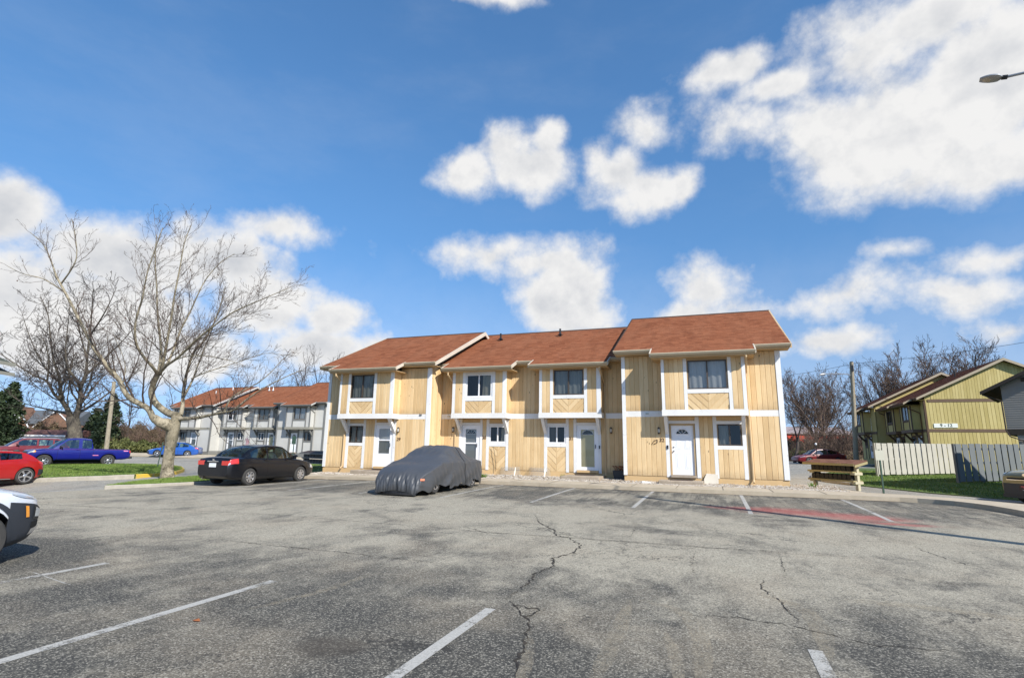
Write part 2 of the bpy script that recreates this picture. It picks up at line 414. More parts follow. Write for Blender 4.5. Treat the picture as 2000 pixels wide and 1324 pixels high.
def big_ground():
    def ax(a):
        out = []; v = -700.
        while v < 900: out.append(v); v += 2. if -80 <= v < 80 else 30.
        return out
    X = ax(0); Y = [y for y in ax(0) if y > -300]
    mb = MB(); mb.v = [(x, y, gz(x,y)-.07) for y in Y for x in X]; w = len(X)
    mb.f = [(j*w+i, j*w+i+1, (j+1)*w+i+1, (j+1)*w+i) for j in range(len(Y)-1) for i in range(w-1)]; mb.mi = [0]*len(mb.f)
    tag(mb.build('ground', M_LAND), kind='structure')
big_ground()

KY = 19.8      # kerb line of the lot, parallel to the town houses
a0 = G2(22,964); a1 = G2(193,956); a2 = G2(300,951); a3 = G2(400,944)
street = surface('street', [(-110,-25),(-8,-25),(-8,18),(-15.5,19.5),(-15.5,24),(-21,24),(-21,41.2),(-110,41.2)], -.030, M_STREET, 2.0)
CORN = [(5.2,KY),(5.62,19.72),(6.0,19.52),(6.35,19.2),(6.62,18.75),(6.82,18.2),(6.95,17.5),(7.03,16.6),(7.12,15)]
lot_poly = [(-34,-25),(14,-25),(14,4),(7.4,9),*CORN[::-1],(-17.4,KY),(-17.7,17.0),a3,a2,a1,a0,(-34,a0[1]-4.5)]
lot = surface('parking_lot', lot_poly, 0., M_LOT, 1.0)
# the lane past the right end of the building and the yard road behind it
lane = surface('lane', [(2.75,21.9),(5.0,21.5),(7.2,19.4),(8.5,16.8),(9,10.5),(14,8),(60,8),(60,24),(12,26),(9,34),(12,48),(14,62),(40,75),(40,96),(-10,96),(2.75,60)], -.015, M_STREET, 2.0)

walk_poly = [(-18.9,KY),*CORN,(7.4,9),(14,4),(16,6),(9.0,11),(8.75,15),(8.6,16.8),(8.35,18.0),(7.95,19.0),(7.4,19.8),(6.7,20.5),(5.7,21.15),(4.4,21.55),(-18.9,21.55)]
walk = surface('sidewalk', walk_poly, .13, M_WALK, 1.0, drop=.3)
mbj = MB()
jx = -18.
while jx < 4.6:
    zz = gz(jx, 20.6)+.1345
    mbj.box(jx-.008, jx+.008, KY+.02, 21.53, zz-.002, zz+.0005); jx += 1.52
mbj.build('expansion_joint', M_CRACK, walk)['kind'] = 'stuff'
# dirt that has washed against the kerb
mbd = MB()
for i in range(260):
    x = rnd.uniform(-17, 5.2); w = rnd.uniform(.15,.6); y = KY - rnd.uniform(.0,.05); zz = gz(x,y)+.005
    mbd.add([(x-w,y+.03,zz),(x-w*.3,y-rnd.uniform(.03,.10),zz),(x+w*.4,y-rnd.uniform(.02,.09),zz),(x+w,y+.03,zz)], [(0,1,2,3)])
dm = material('kerb_dirt', lambda nt,b: nt.put(b.inputs['Base Color'], nt.mix(nt.noise(nt.coord('Object'), 20, 4), (.05,.035,.02), (.17,.12,.07))), rough=1)
tag(mbd.build('kerb_dirt', dm), 'brown dirt and grit washed along the foot of the kerb', 'dirt', kind='stuff')

bed = surface('gravel_bed', [(-18.9,21.55),(4.4,21.55),(4.9,21.7),(4.2,24.6),(2.8,24.9),(2.8,23.3),(-18.9,23.3)], .10, M_WALK, 1.0, drop=.2)
bed2 = surface('gravel_bed', [(-12.7,23.3),(-3.5,23.3),(-3.5,24.4),(-12.7,24.4)], .125, M_WALK, 1.0, drop=.2)
def pebbles():
    base = [Vector(v).normalized() for v in ((0,0,1),(1,0,.1),(.3,.95,0),(-.8,.6,0),(-.8,-.6,.1),(.3,-.95,0),(0,0,-1))]
    fs = [(0,1,2),(0,2,3),(0,3,4),(0,4,5),(0,5,1),(6,2,1),(6,3,2),(6,4,3),(6,5,4),(6,1,5)]
    mb = MB(); r = random.Random(3)
    def one(x, y, z):
        s = r.uniform(.016,.042); a = r.uniform(0,6.3); ca, sa = math.cos(a), math.sin(a); e = (s*r.uniform(.8,1.4), s*r.uniform(.7,1), s*r.uniform(.5,.8))
        mb.add([(x+(v.x*e[0]*ca-v.y*e[1]*sa), y+(v.x*e[0]*sa+v.y*e[1]*ca), z+v.z*e[2]) for v in base], fs)
    for i in range(12500):
        x = r.uniform(-18.8, 4.3); back = 24.2 if -12.7 < x < -3.5 else 22.98
        if x > 2.7: back = 24.4
        y = r.uniform(21.5, back) if r.random() < .8 else r.uniform(21.47,21.9)
        if y > 22.2 and r.random() < .25: continue
        t = S((y-21.55)/1.4); one(x, y, gz(x,y)+.115+.03*t+r.uniform(0,.02))
    o = mb.build('gravel', M_PEB, smooth=False); tag(o, 'pale river pebbles filling the bed in front of the tan town houses', 'gravel', kind='stuff')
pebbles()

def kerb(name, pts, mat, w=.16, h=.13, parent=None, closed=False):
    mb = MB(); P = [Vector((x,y,0)) for x,y in pts]; n = len(P); L = []
    for i in range(n):
        t = (P[(i+1) % n]-P[i-1]) if closed else (P[min(i+1,n-1)]-P[max(i-1,0)]); t.normalize(); nrm = Vector((-t.y,t.x,0))
        for s_, zz in ((-.5,-.1),(-.5,h-.02),(-.38,h),(.38,h),(.5,h-.02),(.5,-.1)):
            p = P[i]+nrm*(w*s_); L.append((p.x,p.y,gz(p.x,p.y)+zz))
    for i in range(n if closed else n-1):
        for k in range(5): mb.f.append((i*6+k, i*6+k+1, ((i+1)%n)*6+k+1, ((i+1)%n)*6+k)); mb.mi.append(0)
    mb.v = L
    return mb.build(name, mat, parent, smooth=True, fix=True)
def dense(pts, step=.5, closed=False):
    out = []; n = len(pts)
    for i in range(n if closed else n-1):
        a, b = pts[i], pts[(i+1) % n]; k = max(1, int(math.dist(a,b)/step))
        for j in range(k): out.append((a[0]+(b[0]-a[0])*j/k, a[1]+(b[1]-a[1])*j/k))
    if not closed: out.append(pts[-1])
    return out
def blades(name, poly, n, label, hmin=.025, hmax=.07, dz=.12, seed=1):
    r = random.Random(seed); xs = [p[0] for p in poly]; ys = [p[1] for p in poly]; mb = MB(); V = []; F = []
    def inside(x, y):
        c = False; k = len(poly)
        for i in range(k):
            (x0,y0),(x1,y1) = poly[i], poly[i-1]
            if (y0 > y) != (y1 > y) and x < (x1-x0)*(y-y0)/(y1-y0)+x0: c = not c
        return c
    c = 0; tries = 0
    while c < n and tries < n*8:
        tries += 1; x = r.uniform(min(xs),max(xs)); y = r.uniform(min(ys),max(ys))
        if not inside(x,y): continue
        c += 1; h = r.uniform(hmin,hmax); a = r.uniform(0,6.3); w = r.uniform(.006,.014); lx, ly = r.uniform(-.05,.05), r.uniform(-.05,.05); z = gz(x,y)+dz-.01; k = len(V)
        V += [(x-w*math.cos(a),y-w*math.sin(a),z),(x+w*math.cos(a),y+w*math.sin(a),z),(x+lx,y+ly,z+h)]; F.append((k,k+1,k+2))
    mb.v, mb.f, mb.mi = V, F, [0]*len(F)
    tag(mb.build(name, M_BLADE), label, 'grass', kind='stuff')

# grass island at the left with a rounded, partly yellow kerb; its second tongue carries the sycamore
def arc(c, r, a0_, a1_, n): return [(c[0]+r*math.cos(R(a0_+(a1_-a0_)*i/n)), c[1]+r*math.sin(R(a0_+(a1_-a0_)*i/n))) for i in range(n+1)]
isl = [G2(-60,946), G2(85,939), G2(200,935), G2(262,932), G2(310,929), G2(342,925), G2(357,920), G2(352,914.5), G2(325,911), G2(280,909.5), G2(200,908), G2(80,907), G2(-60,908)]
isl_top = surface('lawn', isl, .10, M_LAWN, 1.0, drop=.2)
kerb('kerb', dense(isl[:4], .5), M_KERB, parent=isl_top)
ky = kerb('yellow_kerb', dense(isl[3:9], .35), M_YKERB, parent=isl_top)
blades('grass', isl, 60000, 'bright green grass on the kerbed island below the blue pickup', seed=2)
pen = [G2(204,953.5), G2(290,950.5), G2(400,945), (-17.75,17.2), (-17.6,19.6), G2(560,917), G2(480,925), G2(430,930), G2(345,936), G2(262,944)]
pen_top = surface('lawn', pen, .08, M_LAWN, 1.0, drop=.2)
kerb('kerb', dense([pen[0],pen[1],pen[2],(-17.75,17.2),(-17.6,19.6)], .5), M_KERB, h=.10, parent=pen_top)
blades('grass', pen, 34000, 'bright green grass on the tongue of lawn around the pale sycamore', seed=3, dz=.09)
isl3 = [(-21.5,23.6),(-19.2,23.6),(-19.2,34),(-29,38.6),(-36,41.4),(-38,41.2),(-30,34)]
l3 = surface('lawn', isl3, .02, M_LAWN, 2.0, drop=.12)
blades('grass', isl3, 12000, 'green grass beyond the left end of the tan town houses', seed=5, dz=.03)
# sidewalk and verge in front of the grey town houses
surface('sidewalk', [(-100,41.2),(-30,41.2),(-30,43.0),(-100,43.0)], .06, M_WALK, 1.0, drop=.3)
# lawn to the right
law = [(4.75,32.2),(5.3,28.6),(7.4,24.6),(9.3,22.5),(60,22.2),(60,62),(16,52),(10.8,50),(7.8,41.8),(5.3,35)]
lw = surface('lawn', law, .02, M_LAWN, 2.0, drop=.12)
kerb('kerb', dense([(5.6,27.8),(5.0,29.8),(4.75,32.2),(5.2,35),(7.5,41.6)], .6), M_KERB, h=.10, w=.14, parent=lw)
blades('grass', [(4.9,32.2),(5.4,28.6),(7.4,24.8),(9.3,22.6),(17,22.4),(17,44),(8.2,41.8),(5.4,35)], 60000, 'mown green lawn running up to the two wooden fences', seed=4, dz=.03, hmax=.075)

# painted stall lines, kept as separate stripes of the lot
def stripe(x, y0, y1, w=.105, x2=None):
    mb = MB(); n = max(2, int(abs(y1-y0)/.4)); x2 = x if x2 is None else x2
    for i in range(n+1):
        y = y0+(y1-y0)*i/n; xx = x+(x2-x)*i/n
        mb.v += [(xx-w/2,y,gz(xx,y)+.0045),(xx+w/2,y,gz(xx,y)+.0045)]
        if i: mb.f.append((2*i-2,2*i-1,2*i+1,2*i)); mb.mi.append(0)
    mb.build('stall_line', M_LINE, lot)
for x in (-4.80,-2.03,.77,3.64,-7.6,-10.45,-13.2,-15.75): stripe(x, 14.6, 19.72)
for x in (-2.2,-4.99,-7.68,.70,-10.5,3.5): stripe(x, -.3, 5.42 if x > -7 else 5.27, .11)
stripe(-7.9, 4.55, 4.35, .09, -6.9)

def crack(pts, w=.02, jitter=.05, seed=1):
    r = random.Random(seed); P = []
    for i in range(len(pts)-1):
        a, b = pts[i], pts[i+1]; k = max(2, int(math.dist(a,b)/.045))
        for j in range(k): P.append((a[0]+(b[0]-a[0])*j/k+r.gauss(0,jitter*.36), a[1]+(b[1]-a[1])*j/k+r.gauss(0,jitter*.36)))
    P.append(pts[-1]); mb = MB(); n = len(P)
    for i,(x,y) in enumerate(P):
        a = P[max(i-1,0)]; b = P[min(i+1,n-1)]; tx,ty = b[0]-a[0], b[1]-a[1]; l = math.hypot(tx,ty) or 1; ww = .62*w*r.uniform(.15,1.5)*min(1, 4*i/n+.2, 4*(n-1-i)/n+.2)
        mb.v += [(x-ty/l*ww, y+tx/l*ww, gz(x,y)+.004), (x+ty/l*ww, y-tx/l*ww, gz(x,y)+.004)]
        if i: mb.f.append((2*i-1,2*i-2,2*i,2*i+1)); mb.mi.append(0)
    mb.build('pavement_crack', M_CRACK, lot)
px = lambda *L: [G2(a,b) for a,b in L]
crack(px((1045,1005),(1052,1020),(1083,1035),(1085,1045),(1110,1050),(1135,1065),(1118,1080),(1080,1090),(1080,1105),(1040,1122),(1036,1135),(1000,1160),(990,1172)), .022, .05, 1)
crack(px((990,1172),(1010,1182),(1050,1188),(1056,1193),(1032,1205),(1034,1232),(1024,1260),(1010,1300),(1008,1324)), .022, .04, 2)
crack(px((1000,1178),(1020,1200),(1032,1207)), .014, .03, 3)
crack([(-34,9.2),(-16.6,8.9),(-9.84,9.9),(-3.56,9.75),(.73,9.85),(4.1,10.2),(6.6,10.2)], .011, .035, 4)
crack(px((1000,1043),(1100,1048),(1240,1058),(1400,1070),(1510,1076),(1640,1083)), .012, .04, 14)
crack(px((1490,1130),(1487,1150),(1520,1170),(1540,1195),(1560,1215)), .013, .04, 5)
crack(px((1230,1052),(1240,1030),(1320,1018),(1380,1008)), .009, .05, 6)
crack(px((1520,1078),(1527,1095),(1534,1125)), .008, .04, 7)
crack(px((1355,1080),(1350,1105),(1360,1125)), .008, .05, 8)
crack(px((1780,1065),(1830,1085),(1900,1105),(2000,1125)), .010, .05, 9)
crack(px((90,985),(300,997),(420,1004),(560,1003)), .012, .05, 10)
crack(px((540,1018),(600,1010),(690,1000),(760,992)), .010, .05, 11)
crack(px((420,1053),(560,1068),(700,1082),(880,1102)), .013, .05, 12)
crack(px((905,1028),(950,1040),(1000,1043)), .013, .05, 13)
crack(px((1330,1200),(1440,1205),(1560,1225),(1700,1258),(1900,1275)), .010, .05, 15)
crack(px((75,1022),(180,1010),(300,1005)), .010, .04, 16)
# bits of litter on the asphalt
lm = material('dry_leaf', color=(.30,.10,.03), rough=.8)
def leaf(px_, py_, s=.05):
    p = gnd(px_, py_); mb = MB(); mb.add([(p.x-s,p.y,p.z+.006),(p.x,p.y-s*.5,p.z+.012),(p.x+s,p.y,p.z+.008),(p.x,p.y+s*.6,p.z+.02)], [(0,1,3),(1,2,3)])
    return mb.build('dry_leaf', lm)
tag(leaf(383,1213), 'small orange dry leaf lying on the asphalt between two stall lines', 'leaf')

# sandy tyre tracks and old scuffs
def dust(nt, b):
    o = nt.coord('Object'); n = nt.noise(o, 6, 8, .75); f_ = nt.noise(o, 45, 4, .8); nt.put(b.inputs['Base Color'], (.42,.36,.26)); b.inputs['Roughness'].default_value = 1.
    nt.put(b.inputs['Alpha'], nt.math('MULTIPLY', nt.ramp(nt.math('ADD', nt.math('MULTIPLY', n, .8), nt.math('MULTIPLY', f_, .5)), .52, .86), .52))
M_DUST = material('sand_track', dust)
def track(pts, w):
    P = cr2(pts, 8); mb = MB(); n = len(P)
    for i,(x,y) in enumerate(P):
        a = P[max(i-1,0)]; b = P[min(i+1,n-1)]; tx,ty = b[0]-a[0], b[1]-a[1]; l = math.hypot(tx,ty) or 1; ww = w*min(1,.3+3*i/n,.3+3*(n-1-i)/n)
        mb.v += [(x-ty/l*ww, y+tx/l*ww, gz(x,y)+.0028), (x+ty/l*ww, y-tx/l*ww, gz(x,y)+.0028)]
        if i: mb.f.append((2*i-1,2*i-2,2*i,2*i+1)); mb.mi.append(0)
    mb.build('tyre_track', M_DUST, lot)
def cr2(pts, n):
    out = []; k = len(pts)
    for i in range(k-1):
        p0,p1,p2,p3 = pts[max(i-1,0)],pts[i],pts[i+1],pts[min(i+2,k-1)]
        for j in range(n):
            t = j/n; out.append(tuple(.5*(2*p1[d]+(-p0[d]+p2[d])*t+(2*p0[d]-5*p1[d]+4*p2[d]-p3[d])*t*t+(-p0[d]+3*p1[d]-3*p2[d]+p3[d])*t**3) for d in (0,1)))
    out.append(tuple(pts[-1])); return out
track(px((1230,1172),(1218,1205),(1205,1240),(1180,1290),(1150,1345)), .07)
track(px((1250,1172),(1320,1190),(1352,1215),(1370,1255),(1372,1300),(1368,1345)), .08)
track(px((1300,1235),(1312,1265),(1322,1300),(1328,1345)), .05)
track(px((1010,1340),(1030,1290),(1034,1235)), .05)
track(px((520,1180),(640,1150),(720,1122)), .05); track(px((480,1190),(560,1172),(690,1140)), .04)
track(px((1480,1160),(1560,1185),(1600,1225),(1620,1290)), .09); track(px((1640,1170),(1800,1185),(1960,1205),(2040,1225)), .10)
# ------------------------------------------------------------------ building materials
def siding_mat(name, c1, c2, marks=.7, grain=True):
    def f(nt, b):
        o = nt.coord('Object'); rn = nt.random()
        off = nt.vmath('ADD', o, nt.comb(nt.math('MULTIPLY', rn, 40.), nt.math('MULTIPLY', rn, 17.), nt.math('MULTIPLY', rn, 9.)))
        g = nt.noise(nt.scale(off, (26, 26, 1.6)), 1.0, 6, .7); big = nt.noise(off, .9, 4, .6)
        k = nt.math('ADD', nt.math('MULTIPLY', g, .55), nt.math('ADD', nt.math('MULTIPLY', big, .45), nt.math('MULTIPLY', nt.math('SUBTRACT', rn, .25), .32)))
        c = nt.mix(nt.ramp(k, .35, .85), c1, c2)
        v = nt.voro(nt.scale(off, (5.5, 5.5, 2.2)), 1.0); hole = nt.math('MULTIPLY', nt.ramp(v, .15, .05), nt.ramp(nt.noise(nt.vmath('ADD', off, (3,8,1)), .8, 2), .52, .60))
        c = nt.mix(nt.math('MULTIPLY', hole, marks), c, (.07,.045,.025))
        st = nt.ramp(nt.noise(nt.scale(off, (30,30,.7)), 1.0, 5, .7), .66, .76)
        c = nt.mix(nt.math('MULTIPLY', st, .35*marks), c, (.24,.16,.09))
        oz = nt.sep(o)[2]; gd = nt.math('MULTIPLY', nt.ramp(nt.math('ADD', oz, nt.math('MULTIPLY', nt.noise(off, 3, 5), .5)), .62, .15), .45*marks)
        c = nt.mix(gd, c, (.27,.185,.105))
        wash = nt.ramp(nt.noise(nt.scale(off, (1.2,1.2,.45)), 1.0, 5, .65), .48, .72); c = nt.mix(nt.math('MULTIPLY', wash, .28*marks), c, tuple(v*1.12 for v in c2))
        nt.put(b.inputs['Base Color'], c); b.inputs['Roughness'].default_value = .85; b.inputs['Specular IOR Level'].default_value = .25
        nt.put(b.inputs['Normal'], nt.bump(g, .35, .006))
    return material(name, f)
def trim_mat(name, c1, wear_c, amt):
    def f(nt, b):
        o = nt.coord('Object'); rn = nt.random(); off = nt.vmath('ADD', o, nt.comb(nt.math('MULTIPLY', rn, 30.), 0., nt.math('MULTIPLY', rn, 11.)))
        n = nt.noise(nt.scale(off, (6,6,3)), 1.6, 8, .75); n2 = nt.noise(off, 1.2, 5, .6)
        c = nt.mix(nt.ramp(n2, .3, .75), tuple(v*.88 for v in c1), c1)
        c = nt.mix(nt.math('MULTIPLY', nt.ramp(n, .60, .70), amt), c, wear_c)
        nt.put(b.inputs['Base Color'], c); b.inputs['Roughness'].default_value = .7; b.inputs['Specular IOR Level'].default_value = .3
        nt.put(b.inputs['Normal'], nt.bump(n, .3, .004))
    return material(name, f)
def shingle_mat(name, c1, c2, c3, ax='xy'):
    def f(nt, b):
        o = nt.coord('Object'); x, y, z = nt.sep(o)
        row = nt.math('FLOOR', nt.math('MULTIPLY', z, 1/.057)); wv = nt.math('MULTIPLY', nt.math('FRACT', nt.math('MULTIPLY', row, .387)), 3.)
        tab = nt.math('FLOOR', nt.math('ADD', nt.math('MULTIPLY', nt.math('ADD', x, y) if ax == 'sum' else x, 1/.30), wv))
        wn = nt.new('ShaderNodeTexWhiteNoise', noise_dimensions='2D'); nt.put(wn.inputs['Vector'], nt.comb(row, tab, 0.))
        r = wn.outputs['Value']; big = nt.noise(o, .35, 5, .6); st = nt.noise(nt.scale(o, (1.4,.35,.35)), 1.0, 6, .7)
        c = nt.mix(r, c1, c2); c = nt.mix(nt.math('MULTIPLY', nt.ramp(nt.math('ADD', nt.math('MULTIPLY', st,.7), nt.math('MULTIPLY', big,.4)), .45, .75), .6), c, c3)
        dk = nt.ramp(nt.noise(nt.scale(nt.vmath('ADD', o, (3,1,8)), (1.,.22,.22)), 1.6, 5, .65), .50, .74); c = nt.mix(nt.math('MULTIPLY', dk, .42), c, tuple(v*.55 for v in c1))
        fr = nt.noise(o, 60, 3, .8); c = nt.mix(nt.ramp(fr, .3, .7), nt.mix(.3, c, (.03,.015,.01)), c)
        nt.put(b.inputs['Base Color'], c); b.inputs['Roughness'].default_value = .95; b.inputs['Specular IOR Level'].default_value = .15
        nt.put(b.inputs['Normal'], nt.bump(nt.math('ADD', r, fr), .3, .006))
    return material(name, f)
def glass_nodes(tint, refl):
    def f(nt, b):
        out = nt.n['Material Output']; tr = nt.new('ShaderNodeBsdfTransparent'); nt.put(tr.inputs[0], tint)
        gl = nt.new('ShaderNodeBsdfGlossy'); gl.inputs['Roughness'].default_value = .015; nt.put(gl.inputs[0], (.9,.95,1))
        fr = nt.new('ShaderNodeFresnel'); fr.inputs[0].default_value = 1.5
        ms = nt.new('ShaderNodeMixShader'); nt.put(ms.inputs[0], nt.math('ADD', nt.math('MULTIPLY', fr.outputs[0], .75), refl, clamp=True))
        nt.l.new(tr.outputs[0], ms.inputs[1]); nt.l.new(gl.outputs[0], ms.inputs[2]); nt.l.new(ms.outputs[0], out.inputs[0])
    return f
M_GLASS = material('window_glass', glass_nodes((.86,.87,.85), .02))
M_CARGLASS = material('car_glass', glass_nodes((.55,.68,.62), .10))
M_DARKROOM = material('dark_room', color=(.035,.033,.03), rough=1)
M_BRONZE = material('bronze_frame', color=(.085,.065,.05), rough=.5, metal=.3)
M_VINYL = material('white_vinyl', color=(.80,.80,.80), rough=.4)
def curtain_f(c):
    def f(nt, b):
        o = nt.coord('Object'); nt.put(b.inputs['Base Color'], nt.mix(nt.noise(nt.scale(o,(9,9,.4)), 2, 4), tuple(v*.6 for v in c), c)); b.inputs['Roughness'].default_value = .9
    return f
M_CURT = {k: material('curtain_'+k, curtain_f(c)) for k, c in {'grey': (.42,.44,.42), 'white': (.86,.87,.88), 'dark': (.18,.17,.15), 'tan': (.50,.46,.36)}.items()}
M_DOORW = material('door_white_paint', color=(.80,.81,.83), rough=.35)
M_DOORC = material('door_cream_paint', color=(.70,.62,.36), rough=.45)
M_METAL = material('brushed_metal', color=(.45,.42,.36), rough=.35, metal=1.)
M_BLACK = material('black_metal', color=(.012,.012,.012), rough=.4)
M_RUST = material('brown_numeral', color=(.07,.03,.015), rough=.6)
M_LAMPGL = material('lantern_glass', color=(.45,.42,.36), rough=.2)

TAN = dict(siding=siding_mat('tan_siding', (.575,.40,.205), (.74,.555,.32), 1.), trim=trim_mat('white_trim', (.80,.80,.79), (.30,.24,.19), .75),
    band=trim_mat('white_band', (.79,.78,.75), (.34,.27,.21), .8), gutter=trim_mat('beige_gutter', (.47,.405,.29), (.22,.17,.12), .6), soffit=trim_mat('tan_soffit', (.50,.35,.19), (.2,.13,.07), .3),
    rake=trim_mat('peeling_rake', (.60,.53,.43), (.17,.12,.085), 1.), roof=shingle_mat('red_shingle', (.215,.072,.033), (.335,.125,.060), (.355,.152,.080)), dark=material('roof_edge_dark', color=(.05,.028,.018), rough=.9),
    found=trim_mat('painted_foundation', (.62,.43,.22), (.30,.21,.13), .5), fascia=trim_mat('tan_fascia', (.58,.42,.24), (.25,.17,.1), .5))
GREY = dict(TAN, siding=siding_mat('pale_grey_siding', (.47,.46,.43), (.57,.56,.52), .25), trim=trim_mat('grey_trim', (.20,.20,.19), (.12,.12,.11), .4), band=trim_mat('taupe_band', (.30,.285,.235), (.2,.18,.15), .4),
    gutter=trim_mat('grey_gutter', (.27,.26,.24), (.1,.1,.1), .3), soffit=trim_mat('grey_soffit', (.22,.21,.18), (.1,.1,.1), .3), rake=trim_mat('grey_rake', (.5,.49,.46), (.2,.2,.18), .4), found=trim_mat('grey_foundation', (.24,.235,.22), (.15,.15,.14), .4), fascia=trim_mat('grey_fascia', (.3,.29,.26), (.15,.14,.12), .4))
OLIVE = dict(TAN, siding=siding_mat('yellow_siding', (.43,.35,.135), (.57,.475,.215), .35), trim=trim_mat('brown_trim', (.10,.062,.04), (.2,.15,.1), .3), band=trim_mat('brown_band', (.16,.105,.07), (.27,.21,.15), .5),
    gutter=trim_mat('brown_gutter', (.13,.07,.045), (.06,.04,.03), .3), soffit=trim_mat('olive_soffit', (.20,.16,.06), (.1,.08,.04), .3), rake=trim_mat('tan_rake', (.42,.35,.25), (.2,.15,.1), .4), roof=shingle_mat('brown_red_shingle', (.13,.038,.018), (.20,.065,.033), (.17,.07,.045), 'sum'), found=trim_mat('olive_foundation', (.40,.34,.13), (.2,.17,.08), .4), fascia=trim_mat('brown_fascia', (.16,.09,.06), (.1,.06,.04), .3))

_PLANK = {}
def plank_mesh(w, h, mat):
    key = (round(w,3), round(h,3), mat.name)
    if key not in _PLANK:
        c = .014; d = .030
        pr = [(0,0),(w,0),(w,-d*.45),(w-c,-d),(c,-d),(0,-d*.45)]
        mb = MB(); vs = [(a,b_,z) for z in (0,h) for a,b_ in pr]; k = 6
        mb.add(vs, [tuple(range(k-1,-1,-1)), tuple(range(k,2*k))] + [(i,(i+1)%k,(i+1)%k+k,i+k) for i in range(k)])
        me = mb.mesh('plank'); me.materials.append(mat); _PLANK[key] = me
    return _PLANK[key]

def clip_poly(poly, x0, x1, z0, z1):
    for ax, lim, sg in ((0,x0,1),(0,x1,-1),(1,z0,1),(1,z1,-1)):
        out = []
        for i in range(len(poly)):
            a, b = poly[i], poly[(i+1) % len(poly)]; da, db = sg*(a[ax]-lim), sg*(b[ax]-lim)
            if da >= 0: out.append(a)
            if da*db < 0:
                t = da/(da-db); out.append((a[0]+(b[0]-a[0])*t, a[1]+(b[1]-a[1])*t))
        poly = out
        if not poly: break
    return poly

